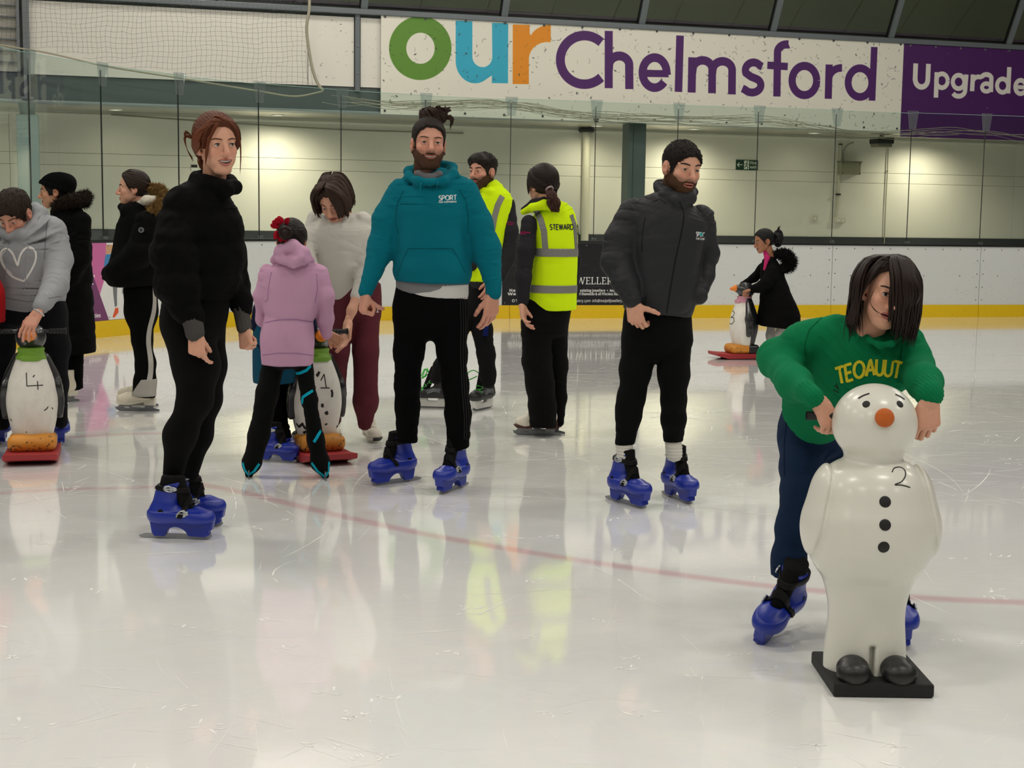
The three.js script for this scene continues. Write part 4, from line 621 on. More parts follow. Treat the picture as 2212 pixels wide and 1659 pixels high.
// short hair or a beard: the skull grown outwards inside a region
function hairShell(H, { front = [0.074, 0.07], side = [-0.012, 0.018], nape = -0.07, top = 0.02, sides = 0.007, amp = 0.003, dir = [0, 0.25, -1], along = 14, across = 150, extra, cell = 0.0032, ears = true, quiff, jag = 0.006 }) {
  const { a, n } = frontPlane(front[0], front[1], side[0], side[1]), nb = V(0, 0.083, -0.05).normalize(), D = V(...dir), fd = strands(amp, along, across, D, 3), sk = H.skull;
  let f = field((x, y, z) => {
    const d0 = sk(x, y, z); if (d0 > 0.07) return d0 - 0.03;
    const t = mix(sides, top, smooth(0.02, 0.085, y + 0.25 * z * (z > 0 ? 1 : 0))) + (quiff ? quiff(x, y, z) : 0), j = jag * N3(x * 70, y * 30, z * 30);
    let m = (y - a.y) * n.y + (z - a.z) * n.z + 0.35 * max(0, abs(x) - 0.05) * 0 + j;
    const below = z > -0.02 ? y - (side[1] - 0.025) + 0.02 : y - mix(nape, -0.045, smooth(-0.09, -0.02, z));
    m = min(m, below + j);
    let d = max(d0 - t - fd(x, y, z), -m * 0.8, -d0 - 0.012);
    if (ears) { const e = hypot((abs(x) - 0.085) / 1, (y + 0.008) / 1.3, (z + 0.006) / 1.0) - 0.028; d = max(d, -e); }
    return d;
  }, grown(sk.b, 0.06));
  if (extra) f = U(0.012, f, ...extra);
  return f;
}
function beardField(H, t = 0.004, top = -0.05, amp = 0.0018, { moustache = true } = {}) {
  const fd = strands(amp, 30, 150, V(0, -1, 0.3), 8), { a, n } = frontPlane(top, 0.1, -0.012, 0.014), sk = H.f, sg = n.y > 0 ? -1 : 1, lw = H.lw / 0.023;
  return field((x, y, z) => {
    const d0 = sk(x, y, z); if (d0 > 0.04) return d0;
    const m = sg * ((y - a.y) * n.y + (z - a.z) * n.z) + 0.003 * N3(x * 80, y * 80, z * 80), k = smooth(0.0, 0.02, m);
    const cheek = hypot((abs(x) - 0.038) / 0.9, (y + 0.034) / 0.9, (z - 0.085) / 1.3) - 0.025, mouth = hypot(x / (2.1 * lw), (y - H.ly + 0.001 - H.s * min(1, (x / 0.026) ** 2)) / 0.72, (z - 0.09) / 2) - 0.0135, ear = hypot((abs(x) - 0.085), (y + 0.008) / 1.2, z + 0.012) - 0.03;
    return max(d0 - (t + fd(x, y, z)) * k, -m, -cheek, -mouth, -ear, -0.122 - y, -d0 - 0.008, moustache ? -1 : y - H.ly + 0.012);
  }, grown([-0.09, -0.14, -0.03, 0.09, 0.0, 0.12], 0.01));
}
// combed hair: locks that start on the hairline and lie on the skull back to a point; and short tufts over a hair shell
function combed(H, { front = [0.07, 0.07], side = [-0.02, 0.02], to = [0, -0.03, -0.115], n = 150, lift = 0.014, w = 0.0065, spread = 112, seed = 1, part: pt = 0 }) {
  const r = rng(seed), sk = off(H.skull, lift), a = V(0, front[0], front[1]), b = V(0, side[0], side[1]), c0 = a.clone().add(b).multiplyScalar(0.5).setZ((a.z + b.z) / 2 - 0.01), up = a.clone().sub(b).normalize(), T = V(...to), G = [], mid = V(0, 0.015, -0.01);
  for (let i = 0; i < n; i++) { const th = (r() * 2 - 1) * spread * RAD, p0 = settle(sk, c0.clone().addScaledVector(up, 0.075 * cos(th)).add(V(0.085 * sin(th), 0, 0))), P = []; const k = 0.94 + 0.1 * r(), q = T.clone().add(V((r() - 0.5) * 0.02, (r() - 0.5) * 0.02, 0)); for (let j = 0; j <= 5; j++) { const t = j / 5, p = p0.clone().lerp(q, t); if (pt && t < 0.4) p.x += Math.sign(p.x - 0.004) * 0.0; const s = settle(sk, p); P.push(j === 5 ? q : mid.clone().lerp(s, k)); } G.push(lock(P, w * (0.7 + 0.6 * r()), 0.0028, mid, 12, 6, 0.6)); }
  return merge(G).applyMatrix4(H.m);
}
function tufts(H, shellF, { n = 700, len = 0.022, dir = [0, 0.2, -1], w = 0.0026, seed = 1, up = 0.004, minY = -0.03 }) {
  const r = rng(seed), G = [], D = V(...dir).normalize(), mid = V(0, 0.015, -0.01);
  for (let i = 0; i < n * 3 && G.length < n; i++) { const u = r() * 2 - 1, ph = r() * 6.28, q = sqrt(1 - u * u), p = settle(shellF, V(q * cos(ph), u, q * sin(ph)).multiplyScalar(0.1).add(V(0, 0.02, -0.01))); if (p.y < minY || H.skull(p.x, p.y, p.z) < 0.0035 || abs(shellF(p.x, p.y, p.z)) > 0.002) continue; const nn = gradAt(shellF, p), d = D.clone().addScaledVector(nn, -D.dot(nn)).normalize().add(V((r() - 0.5) * 0.5, (r() - 0.5) * 0.5, (r() - 0.5) * 0.5)); G.push(lock([p.clone().addScaledVector(nn, -0.002), p.clone().addScaledVector(d, len * 0.5).addScaledVector(nn, up * r()), p.clone().addScaledVector(d, len * (0.7 + 0.5 * r())).addScaledVector(nn, up * (r() - 0.3) - len * len * 3)], w * (0.7 + 0.6 * r()), 0.0016, mid, 3, 4, 0.2)); }
  return merge(G).applyMatrix4(H.m);
}
// a flat tapering lock of hair along points; `c` is the middle of the head, so that the lock lies flat on it
function lock(pts, w, thick, c, n = 10, sides = 7, tipW = 0.25) {
  const cu = new THREE.CatmullRomCurve3(pts), P = [], I = [];
  for (let i = 0; i <= n; i++) {
    const t = i / n, p = cu.getPoint(t), tg = cu.getTangent(t), out = p.clone().sub(c); out.addScaledVector(tg, -out.dot(tg)).normalize(); const sd = tg.clone().cross(out).normalize(), k = t < 0.15 ? mix(0.6, 1, t / 0.15) : mix(1, tipW, ((t - 0.15) / 0.85) ** 2);
    for (let j = 0; j < sides; j++) { const a = j / sides * 2 * PI, rid = 1 + 0.25 * (j % 2); P.push(...p.clone().addScaledVector(sd, cos(a) * w * k).addScaledVector(out, sin(a) * thick * k * rid).toArray()); }
  }
  for (let i = 0; i < n; i++) for (let j = 0; j < sides; j++) { const a = i * sides + j, b = i * sides + (j + 1) % sides; I.push(a, b, b + sides, a, b + sides, a + sides); }
  const g = new THREE.BufferGeometry(); g.setAttribute('position', new THREE.Float32BufferAttribute(P, 3)); g.setAttribute('uv', new THREE.Float32BufferAttribute(new Float32Array(P.length / 3 * 2), 2)); g.setIndex(I); g.computeVertexNormals(); return g;
}
// a hand: wrist at the origin, fingers along -y, palm towards +z; the thumb on the side `side` of x (left hand +1, right hand -1)
function handGeo({ wrist, dir, palm, side = 1, s = 1, curl = [[15, 20, 12], [18, 24, 14], [22, 28, 16], [26, 30, 18]], splay = 3, thumb = [35, 20, 18, 12], skin = 'fair', cell = 0.0031, nails }) {
  const X = [0.03, 0.01, -0.0105, -0.0285], base = [-0.09, -0.094, -0.089, -0.08], Ls = [[0.044, 0.026, 0.02], [0.049, 0.03, 0.022], [0.045, 0.028, 0.021], [0.035, 0.02, 0.018]], R0 = [0.0098, 0.0102, 0.0096, 0.0085], fs = [], palmParts = [];
  const tips = [];
  for (let i = 0; i < 4; i++) {
    palmParts.push(cap(V(X[i] * 0.62 * side, -0.008, 0), V(X[i] * side, base[i], -0.001), 0.0155, 0.0128));
    let p = V(X[i] * side, base[i], -0.001), a = 0, ch = [];
    const sp = splay * (1.5 - i) * RAD * side;
    for (let j = 0; j < 3; j++) { a += curl[i][j] * RAD; const q = p.clone().add(V(sin(sp) * cos(a), -cos(a) * cos(sp), sin(a)).multiplyScalar(Ls[i][j])); ch.push(cap(p, q, R0[i] * (1.04 - j * 0.1), R0[i] * (0.96 - j * 0.1))); p = q; }
    tips.push(p); fs.push(U(0.003, ...ch));
  }
  const [s1, o1, b2, b3] = thumb; let p = V(0.024 * side, -0.03, 0.008), an = s1 * RAD, op = o1 * RAD; const tl = [0.042, 0.031, 0.025], tr = [0.0145, 0.0118, 0.0105, 0.0085], tc = [];
  for (let j = 0; j < 3; j++) { const q = p.clone().add(V(sin(an) * cos(op) * side, -cos(an) * cos(op), sin(op)).multiplyScalar(tl[j])); tc.push(cap(p, q, tr[j], tr[j + 1])); p = q; an -= (j ? b3 : b2) * RAD; op += 8 * RAD; }
  tips.push(p);
  const palmF = U(0.014, ...palmParts, cap(V(0.02 * side, -0.022, 0.008), V(0.028 * side, -0.055, 0.01), 0.013, 0.01), cap(V(0, 0.024, 0), V(0, -0.012, 0), 0.0195, 0.0205));
  const f = U(0.005, U(0.012, palmF, U(0.006, ...tc)), U(0.0015, ...fs));
  const y = dir.clone().normalize().negate(), z = palm.clone().addScaledVector(y, -palm.dot(y)).normalize(), x = y.clone().cross(z), m = new THREE.Matrix4().makeBasis(x, y, z).scale(V(s, s, s)).setPosition(wrist);
  const sk = SKIN[skin], color = (a, b, c) => { let k = 0; for (const t of tips) k = max(k, exp(-((a - t.x) ** 2 + (b - t.y) ** 2 + (c - t.z) ** 2) / 0.00018)); for (let i = 0; i < 4; i++) k = max(k, 0.5 * exp(-((a - X[i] * side) ** 2 + (b - base[i]) ** 2 + (c + 0.01) ** 2) / 0.0001)); const n = 1 + 0.05 * N3(a * 80, b * 80, c * 80); return nails && k > 0.75 && c < 0.004 ? lin(nails) : [sk[0] * n, sk[1] * n * (1 - 0.2 * k), sk[2] * n * (1 - 0.18 * k)]; };
  return poly(f, cell, { color }).applyMatrix4(m);
}
const CURL = { relaxed: [[18, 24, 14], [22, 28, 16], [26, 30, 18], [30, 32, 20]], fist: [[78, 88, 50], [82, 90, 52], [84, 90, 52], [86, 88, 50]], loose: [[45, 55, 30], [52, 60, 34], [58, 62, 36], [62, 64, 36]], flat: [[6, 8, 5], [6, 8, 5], [8, 8, 6], [10, 10, 6]], grip: [[60, 72, 40], [64, 74, 42], [66, 74, 42], [68, 74, 40]] };

// ---------------------------------------------------------------- a person: joints and outlines are read off the photograph at the person's own distance
function figure(label, d, base, name = 'person', group) {
  const p = thing(name, label, 'person', base, group), Q = (x, y, dz = 0) => at(x, y, d - dz), R = (px) => px * d / F;
  const chain = (list, { k = 0.03, wr } = {}) => { const s = []; for (let i = 0; i + 1 < list.length; i++) { const a = Q(list[i][0], list[i][1], list[i][3]), b = Q(list[i + 1][0], list[i + 1][1], list[i + 1][3]); const c = cap(a, b, R(list[i][2]), R(list[i + 1][2])); s.push(wr ? bump(c, folds(wr[0], wr[1], wr[2], b.clone().sub(a), 1.3 + i * 2 + list[0][0] * 0.1)) : c); } return U(k, ...s); };
  const torso = (list, { top = 0.04, bot = 0.02, k = 0.02, wr, right } = {}) => { const f = loft(list.map(([xl, xr, y, rz, dz = 0]) => ({ c: Q((xl + xr) / 2, y, dz), rx: R((xr - xl) / 2), rz })), right ?? V(1, 0, 0), top, bot, k); return wr ? bump(f, wr) : f; };
  const below = (f, x, y, dz = 0, n = V(0, -1, 0), k = 0) => cut(f, Q(x, y, dz), n, k);
  return { p, d, Q, R, chain, torso, below, base };
}
// the body under the clothes: slimmer than what covers it, one surface with head and hands
function bodyMesh(P, H, hands, covered, skin, bare = []) {
  const inner = covered.length ? poly(off(U(0.02, ...covered), -0.02), 0.022, { color: () => SKIN[skin] }) : null;
  const list = [H.geo, ...hands, ...bare.map((f) => poly(f, 0.005, { color: () => SKIN[skin] }))]; if (inner && inner.index && inner.index.count) list.push(inner);
  return part(P.p, 'body', mergeC(list), skinMat);
}
const slab = (P, x, ya, yb, dz = 0) => { const y0 = P.Q(x, yb, dz).y, y1 = P.Q(x, ya, dz).y, m = (y0 + y1) / 2, h = (y1 - y0) / 2; return field((x, y, z) => abs(y - m) - h, [-99, y0, -99, 99, y1, 99]); };
const wear = (P, name, f, mat, cell = 0.008, label, opt) => part(P.p, name, poly(f, cell, opt), mat, label);

// ---------------------------------------------------------------- footwear, built once in its own axes: toe along +z, ice at y = 0
const extrudeZ = (pts, w, bevel = 0.004, holes = []) => { const s = new THREE.Shape(pts.map(([a, b]) => new THREE.Vector2(a, b))); for (const h of holes) s.holes.push(new THREE.Path(h.map(([a, b]) => new THREE.Vector2(a, b)))); return new THREE.ExtrudeGeometry(s, { depth: w, bevelEnabled: bevel > 0, bevelSize: bevel, bevelThickness: bevel, bevelSegments: 2, curveSegments: 6 }).translate(0, 0, -w / 2).rotateY(-PI / 2); };
const spline = (pts, n = 24) => new THREE.SplineCurve(pts.map(([a, b]) => new THREE.Vector2(a, b))).getPoints(n).map((p) => [p.x, p.y]);
const footwear = {};
function rentalSkate(side) {
  if (footwear['r' + side]) return footwear['r' + side];
  const foot = U(0.03, ell(0, 0.108, -0.07, 0.043, 0.05, 0.056), cap(V(0, 0.104, -0.05), V(0, 0.1, 0.07), 0.043, 0.044), ell(0, 0.094, 0.105, 0.046, 0.038, 0.055));
  const shaft = loft([{ c: V(0, 0.1, -0.06), rx: 0.044, rz: 0.057 }, { c: V(0, 0.17, -0.048), rx: 0.043, rz: 0.055 }, { c: V(0, 0.26, -0.02), rx: 0.045, rz: 0.055 }], V(1, 0, 0), 0.03, 0.03);
  const boot0 = U(0.028, foot, cut(shaft, V(0, 0.242, -0.03), V(0, 1, -0.25), 0.006)), collar = rbox(0, 0.084, 0.015, 0.05, 0.012, 0.125, 0.01);
  const slot = cap(V(0, 0.15, 0.062), V(0, 0.3, 0.028), 0.024, 0.03);
  const boot = cut(sub(0.006, U(0.012, boot0, both(off(foot, 0.006), rbox(0, 0.1, 0, 0.08, 0.02, 0.2, 0.004))), slot), V(0, 0.066, 0), V(0, -1, 0), 0.006);
  const liner = U(0.012, cap(V(0, 0.128, 0.046), V(0, 0.248, 0.008), 0.026, 0.03), cut(loft([{ c: V(0, 0.15, -0.05), rx: 0.037, rz: 0.047 }, { c: V(0, 0.3, -0.008), rx: 0.041, rz: 0.049 }], V(1, 0, 0), 0.02, 0.02), V(0, 0.274, 0), V(0, 1, 0.05), 0.004));
  const outer = U(0.01, boot, liner), band = (p, n, h, t, keep) => { const m = n.clone().normalize(), c = m.dot(p); return field((x, y, z) => max(outer(x, y, z) - t, abs(x * m.x + y * m.y + z * m.z - c) - h, -outer(x, y, z) - 0.004, keep ? keep(x, y, z) : -1), grown(outer.b, 0.01)); };
  const s1 = band(V(0, 0.224, -0.03), V(0, 1, 0.12), 0.011, 0.006), s2 = band(V(0, 0.135, 0.04), V(0, -0.42, 0.9), 0.011, 0.0065, (x, y) => 0.1 - y);
  const ring = (x, y, z, r, tilt) => { const g = new THREE.TorusGeometry(r, 0.0042, 6, 16).scale(1.5, 0.85, 1).rotateZ(tilt).rotateY(PI / 2).translate(x, y, z); return g; };
  const buckle = (x, y, z, tilt) => merge([ring(x, y, z, 0.013, tilt), ring(x, y, z + 0.018, 0.008, tilt), box(0.006, 0.008, 0.05, x, y, z + 0.008).translate(0, 0, 0)]);
  const chassis = extrudeZ([[-0.112, 0.075], [-0.104, 0.03], [-0.096, 0.018], [-0.058, 0.018], [-0.05, 0.03], ...spline([[-0.044, 0.044], [-0.02, 0.058], [0.012, 0.057], [0.04, 0.042], [0.056, 0.02]], 12), [0.122, 0.018], [0.137, 0.026], [0.134, 0.042], [0.15, 0.05], [0.156, 0.078]], 0.03, 0.006);
  const steel = extrudeZ([[-0.172, 0.012], [-0.165, 0.004], [-0.13, 0.0], [0.11, 0.0], [0.14, 0.004], [0.152, 0.014], [0.148, 0.022], [-0.14, 0.022]], 0.004, 0.0006);
  return (footwear['r' + side] = [['boot', poly(boot, 0.0042), M.blue], ['blade_holder', chassis, M.blue], ['blade', steel, M.blade], ['liner', poly(liner, 0.0045), M.liner], ['strap', poly(s1, 0.0032), M.strap], ['strap', poly(s2, 0.0032), M.strap], ['buckle', buckle(side * 0.05, 0.226, -0.02, 0.1), M.silver], ['buckle', buckle(side * 0.051, 0.118, 0.03, -0.7), M.silver], ['pivot_disc', new THREE.CylinderGeometry(0.012, 0.012, 0.008, 18).rotateZ(PI / 2).translate(side * 0.049, 0.125, -0.058), M.strap], ['pivot_disc', new THREE.CylinderGeometry(0.012, 0.012, 0.008, 18).rotateZ(PI / 2).translate(-side * 0.049, 0.125, -0.058), M.strap]]);
}
function figureSkate(colors = ['white', 'brown']) {
  const key = 'f' + colors.join(); if (footwear[key]) return footwear[key];
  const foot = U(0.03, ell(0, 0.122, -0.075, 0.04, 0.048, 0.05), cap(V(0, 0.115, -0.05), V(0, 0.092, 0.06), 0.04, 0.041), ell(0, 0.088, 0.095, 0.04, 0.034, 0.052)), shaft = cut(loft([{ c: V(0, 0.11, -0.06), rx: 0.042, rz: 0.056 }, { c: V(0, 0.25, -0.055), rx: 0.045, rz: 0.058 }], V(1, 0, 0), 0.02, 0.02), V(0, 0.24, 0), V(0, 1, 0));
  const boot = cut(U(0.03, foot, shaft), V(0, 0.062, 0.05), V(0, -1, -0.18), 0.006), whiteB = std({ color: colors[2] ?? 0xded8c8, roughness: 0.5 }), sole = std({ color: colors[1] === 'brown' ? 0x4a2218 : 0xd8d2c2, roughness: 0.5 }), laceM = std({ color: 0xcfc9ba, roughness: 0.8 });
  const soleG = merge([extrudeZ([[-0.125, 0.086], [-0.122, 0.05], [-0.062, 0.05], [-0.05, 0.072], [0.02, 0.056], [0.06, 0.05], [0.13, 0.054], [0.146, 0.066], [0.06, 0.066], [-0.04, 0.084]], 0.05, 0.006)]);
  const steel = extrudeZ([[-0.155, 0.0], [0.125, 0.0], [0.15, 0.012], [0.158, 0.03], [0.14, 0.028], [0.12, 0.048], [0.03, 0.05], [0.04, 0.028], [-0.05, 0.022], [-0.06, 0.05], [-0.12, 0.05], [-0.11, 0.022], [-0.155, 0.012]], 0.004, 0.0008, [[[0.055, 0.03], [0.1, 0.034], [0.09, 0.022], [0.06, 0.02]]]);
  const lace = []; for (let i = 0; i < 6; i++) { const pts = []; for (let t = -1; t <= 1.001; t += 0.2) { const p = V(t * 0.026, 0.122 + i * 0.021 + 0.01 * (i % 2 ? t : -t), 0.06 - i * 0.018); pts.push(settle(boot, p)); } lace.push(tube(pts, 0.0032, 12, 5)); }
  return (footwear[key] = [['boot', poly(boot, 0.0042), whiteB], ['sole', soleG, sole], ['blade', steel, M.steel], ['lace', merge(lace), laceM]]);
}
function hockeySkate() {
  if (footwear.h) return footwear.h;
  const foot = U(0.03, ell(0, 0.115, -0.075, 0.042, 0.05, 0.052), cap(V(0, 0.108, -0.05), V(0, 0.1, 0.07), 0.042, 0.042), ell(0, 0.098, 0.108, 0.043, 0.038, 0.048)), shaft = cut(loft([{ c: V(0, 0.11, -0.062), rx: 0.044, rz: 0.056 }, { c: V(0, 0.25, -0.062), rx: 0.046, rz: 0.056 }], V(1, 0, 0), 0.02, 0.02), V(0, 0.225, -0.06), V(0, 1, -0.3));
  const boot = cut(U(0.03, foot, shaft), V(0, 0.07, 0), V(0, -1, 0), 0.006), tongue = cap(V(0, 0.145, 0.05), V(0, 0.27, -0.005), 0.024, 0.03), green = std({ color: 0x3fbf3a, roughness: 0.7 }), all = U(0.01, boot, tongue), lace = [];
  for (let i = 0; i < 7; i++) { const pts = []; for (let t = -1; t <= 1.001; t += 0.2) pts.push(settle(all, V(t * 0.032, 0.125 + i * 0.019 + 0.008 * t * (i % 2 ? 1 : -1), 0.075 - i * 0.0155))); lace.push(tube(pts, 0.0042, 12, 5)); }
  for (const [a, b] of [[1, 0.09], [-1, 0.07], [0.4, 0.05]]) lace.push(tube([V(0, 0.245, 0.03), V(a * 0.04, 0.275, 0.055), V(a * 0.085, 0.255, 0.06), V(a * 0.075, 0.21, 0.065 + b * 0.2), V(a * 0.02, 0.235, 0.045)], 0.0038, 20, 5));
  const holder = extrudeZ([[-0.115, 0.076], [-0.12, 0.03], [-0.1, 0.016], [0.1, 0.016], [0.128, 0.03], [0.13, 0.074], [0.05, 0.07], [0.04, 0.045], [-0.03, 0.045], [-0.045, 0.072]], 0.022, 0.005), steel = extrudeZ([[-0.135, 0.012], [-0.12, 0.002], [-0.06, 0], [0.08, 0], [0.13, 0.006], [0.142, 0.018], [-0.135, 0.018]], 0.004, 0.0006);
  const eyes = []; for (let i = 0; i < 6; i++) for (const s of [-1, 1]) { const p = settle(all, V(s * 0.036, 0.135 + i * 0.019, 0.066 - i * 0.0155)); eyes.push(new THREE.SphereGeometry(0.0045, 8, 6).translate(p.x, p.y, p.z)); }
  return (footwear.h = [['boot', poly(boot, 0.0042), std({ color: 0x1b1b1c, roughness: 0.5 })], ['tongue', poly(tongue, 0.005), M.liner], ['lace', merge(lace), green, 'bright green laces'], ['blade_holder', holder, std({ color: 0xd9d8d2, roughness: 0.4 })], ['blade', steel, M.steel], ['eyelet', merge(eyes), M.silver], ['side_panel', ribbon(boot, [[-0.1, 0.1], [-0.05, 0.13], [0.0, 0.14], [0.04, 0.12]].map(([z, y]) => V(0.06, y, z)), 0.03, 0.002), std({ color: 0x55595b, roughness: 0.4 })]]);
}
// sets a piece of footwear under a person between the picture points of heel and toe on the ice
function shoe(P, kind, heel, toe, { name = 'skate', pitch = 0, roll = 0, lift = 0, side = 1, y = 0, len, scale } = {}) {
  const A = onIce(heel[0], heel[1], y), B = onIce(toe[0], toe[1], y), g = new THREE.Group(), b = origin.get(P.p), l = hypot(B.x - A.x, B.z - A.z);
  g.name = name; const h = atan2(B.x - A.x, B.z - A.z);
  g.position.copy(A).lerp(B, 0.5).sub(b).setY(lift + y - b.y); g.rotation.set(pitch * RAD, h, roll * RAD, 'YXZ'); if (scale) g.scale.setScalar(scale);
  for (const [n, geo, mat, label] of kind) local(g, n, geo, mat, label);
  P.p.add(g);
  return { g, l, h };
}
// ================================================================ the people
// ---- smiling man in the teal hoodie
{
  const P = figure('bearded man with a topknot smiling in a teal hoodie, black trousers and blue skates', 7.35, onIce(905, 1052)), { Q, R, chain, torso } = P;
  const H = makeHead({ c: Q(926, 311, 0.02), yaw: 11, pitch: -2, roll: -2, s: 1.08, skin: 'pink', smile: 1, stubble: 0.5, squint: true, stubbleColor: 0x5a4030, jaw: 1.08 });
  const body = torso([[890, 968, 384, 0.08, -0.03], [862, 1012, 410, 0.115, -0.02], [850, 1018, 450, 0.135], [853, 1013, 500, 0.142], [852, 1016, 550, 0.145], [848, 1020, 585, 0.15], [853, 1014, 607, 0.14]], { bot: 0.015, wr: plus(folds(0.005, 7, 4, V(0.2, 1, 0), 4), folds(0.0028, 13, 7, V(-0.5, 1, 0.2), 9)) });
  const la = chain([[868, 418, 32], [838, 475, 32, -0.01], [824, 535, 29, 0], [796, 612, 17, 0.06]], { wr: [0.008, 26, 9] }), ra = chain([[1002, 418, 33], [1031, 485, 32, -0.01], [1050, 540, 31, 0], [1066, 614, 18, 0.05]], { wr: [0.008, 26, 9] });
  const hoodRing = chain([[884, 370, 9, -0.05], [884, 384, 10, 0.03], [903, 392, 8, 0.1], [931, 393, 5.5, 0.125], [958, 391, 8, 0.1], [979, 378, 10, 0.03], [976, 362, 9, -0.06], [930, 350, 12, -0.13], [884, 370, 9, -0.05]]), bag = chain([[900, 385, 20, -0.14], [960, 382, 20, -0.14]]);
  const shoulders = U(0.03, body, la, ra), hood = U(0.03, hoodRing, bag), top = U(0.02, shoulders, bump(hood, lumps(0.004, 24, 3)));
  const teal = cloth(0x036f80), tealDark = cloth(0x034f5c);
  wear(P, 'hoodie', top, teal, 0.0075);
  for (const [a, b] of [[[797, 610, 17, 0.06], [790, 629, 15.5, 0.07]], [[1066, 612, 18, 0.05], [1066, 633, 16.5, 0.06]]]) wear(P, 'cuff', bump(chain([a, b]), (x, y, z) => 0.0012 * sin((x - z) * 380)), teal, 0.005);
  const ribbed = both(off(body, 0.003), torso([[830, 1040, 604, 0.3], [830, 1040, 622, 0.3]], { top: 0.004, bot: 0.004 }));
  draw(P.p, 'pocket_seam', top, [[[882, 537], [978, 537]], [[882, 537], [870, 560], [858, 596]], [[978, 537], [992, 562], [1004, 588]], [[861, 505], [854, 480], [858, 440], [872, 412]], [[1010, 505], [1012, 470], [1006, 432], [992, 410]]], 1.6, 7.35, tealDark);
  draw(P.p, 'drawstring', top, [[[910, 394], [908, 402], [909, 410]], [[946, 392], [944, 400], [943, 408]]], 2.2, 7.2, cloth(0x1a8d98), { proud: 0.003 });
  const logoW = (text, x0, x1, y0, y1, w) => draw(P.p, 'chest_print', top, lettering(text, (u, v) => [mix(x0, x1, u), mix(y0, y1, v) + (x1 - x0) * 0 - 1.5 * u], 0.16), w, 7.2, std({ color: 0xd6e0e0, roughness: 0.7 }), { step: 1, proud: 0.0012 });
  logoW('SPORT', 948, 986, 423, 433, 1.9); logoW('FOR CONFIDENCE', 948, 986, 435.6, 438.4, 0.8);
  const neckTee = chain([[905, 376, 9, 0.05], [926, 386, 8, 0.075], [948, 377, 9, 0.05]]); wear(P, 'tee_shirt', neckTee, cloth(0x77777a), 0.005, 'grey t-shirt neck');
  const hem = torso([[855, 1012, 600, 0.118], [856, 1011, 628, 0.122], [860, 1009, 634, 0.116]], { bot: 0.012, top: 0.01 }), hem2 = torso([[857, 1012, 615, 0.12], [858, 1012, 637, 0.123], [860, 1010, 641, 0.12]], { bot: 0.008, top: 0.01 });
  wear(P, 'tee_shirt_hem', hem, cloth(0x808083), 0.007, 'grey t-shirt hem'); wear(P, 'undershirt_hem', hem2, cloth(0xd6d5d2), 0.007, 'white undershirt hem');
  const hips = torso([[856, 1008, 620, 0.11], [850, 1011, 655, 0.13], [851, 1010, 690, 0.13, 0], [860, 1000, 715, 0.1]], { bot: 0.05 });
  const ll = chain([[893, 668, 43], [883, 760, 32, 0.02], [880, 828, 26.5, 0.03], [880, 880, 25.5, 0.01], [879, 968, 22, -0.04]], { wr: [0.007, 20, 7] }), rl = chain([[967, 668, 43], [977, 765, 31, 0.04], [984, 830, 27, 0.06], [990, 895, 27, 0.06], [990, 976, 24, 0.05]], { wr: [0.007, 20, 7] });
  const pants = U(0.025, hips, cut(ll, Q(879, 957), V(-0.05, -1, 0), 0.008), cut(rl, Q(990, 968), V(0.25, -1, 0), 0.008)); wear(P, 'trousers', pants, M.black, 0.008);
  draw(P.p, 'side_stripe', pants, [0, 5, 10].map((k) => [[994 + k, 640], [996 + k, 700], [995 + k, 770], [998 + k, 840], [1003 + k, 900], [1003 + k, 950]]), 1.6, 7.35, cloth(0x2a2b2d), { step: 6 });
  const fist = handGeo({ wrist: Q(789, 634, 0.07), dir: V(-0.12, -1, 0.12), palm: V(0.85, 0.1, -0.45), side: -1, s: 1.0, curl: CURL.fist, thumb: [6, 62, 10, 40], skin: 'pink' }), open = handGeo({ wrist: Q(1065, 636, 0.06), dir: V(-0.1, -1, 0.1), palm: V(-0.55, 0, -0.8), side: 1, s: 1.06, curl: CURL.relaxed, thumb: [30, 25, 18, 12], skin: 'pink' });
  addFace(P.p, H, { iris: 0x3a3a30, browColor: 0x4a3424, teeth: true, gaze: [-0.05, 0.02] });
  bodyMesh(P, H, [fist, open], [body, la, ra, hips, cut(ll, Q(879, 930), V(0, -1, 0)), cut(rl, Q(879, 935), V(0, -1, 0))], 'pink');
  part(P.p, 'beard', poly(beardField(H, 0.0035, -0.053, 0.0014), 0.003).applyMatrix4(H.m), hairMat(0x4c3427, 0.85));
  const hs = hairShell(H, { front: [0.07, 0.076], side: [-0.02, 0.02], top: 0.012, sides: 0.005, amp: 0.0012, dir: [0, 1, -0.5], across: 110 });
  part(P.p, 'hair_strands', combed(H, { front: [0.075, 0.074], side: [-0.03, 0.018], to: [0.012, 0.115, -0.03], n: 130, lift: 0.007, w: 0.005, seed: 3, spread: 75 }), hairMat(0x241c18, 0.6));
  const hair = part(P.p, 'hair', poly(hs, 0.003).applyMatrix4(H.m), hairMat(0x211b17, 0.6)), r = rng(4), L = [], hc = Q(932, 256, -0.03);
  for (let i = 0; i < 120; i++) { const a = r() * 6.28, e = r() * 2 - 0.6, p0 = hc.clone().add(V(cos(a) * 0.055, -0.03 + 0.02 * r(), sin(a) * 0.05)), p1 = hc.clone().add(V(cos(a + 0.8) * 0.07 + 0.01, 0.012 + 0.02 * e, sin(a + 0.8) * 0.055)), p2 = hc.clone().add(V(cos(a + 1.8) * 0.05 + 0.02 + 0.015 * r(), 0.035 + 0.02 * r(), sin(a + 1.8) * 0.045)), p3 = p2.clone().add(V(0.03 * (r() - 0.2), 0.016 * (r() - 0.35), 0.02 * (r() - 0.5))); L.push(lock([p0, p1, p2, p3], 0.006 + 0.005 * r(), 0.004, hc, 9, 6, 0.2)); }
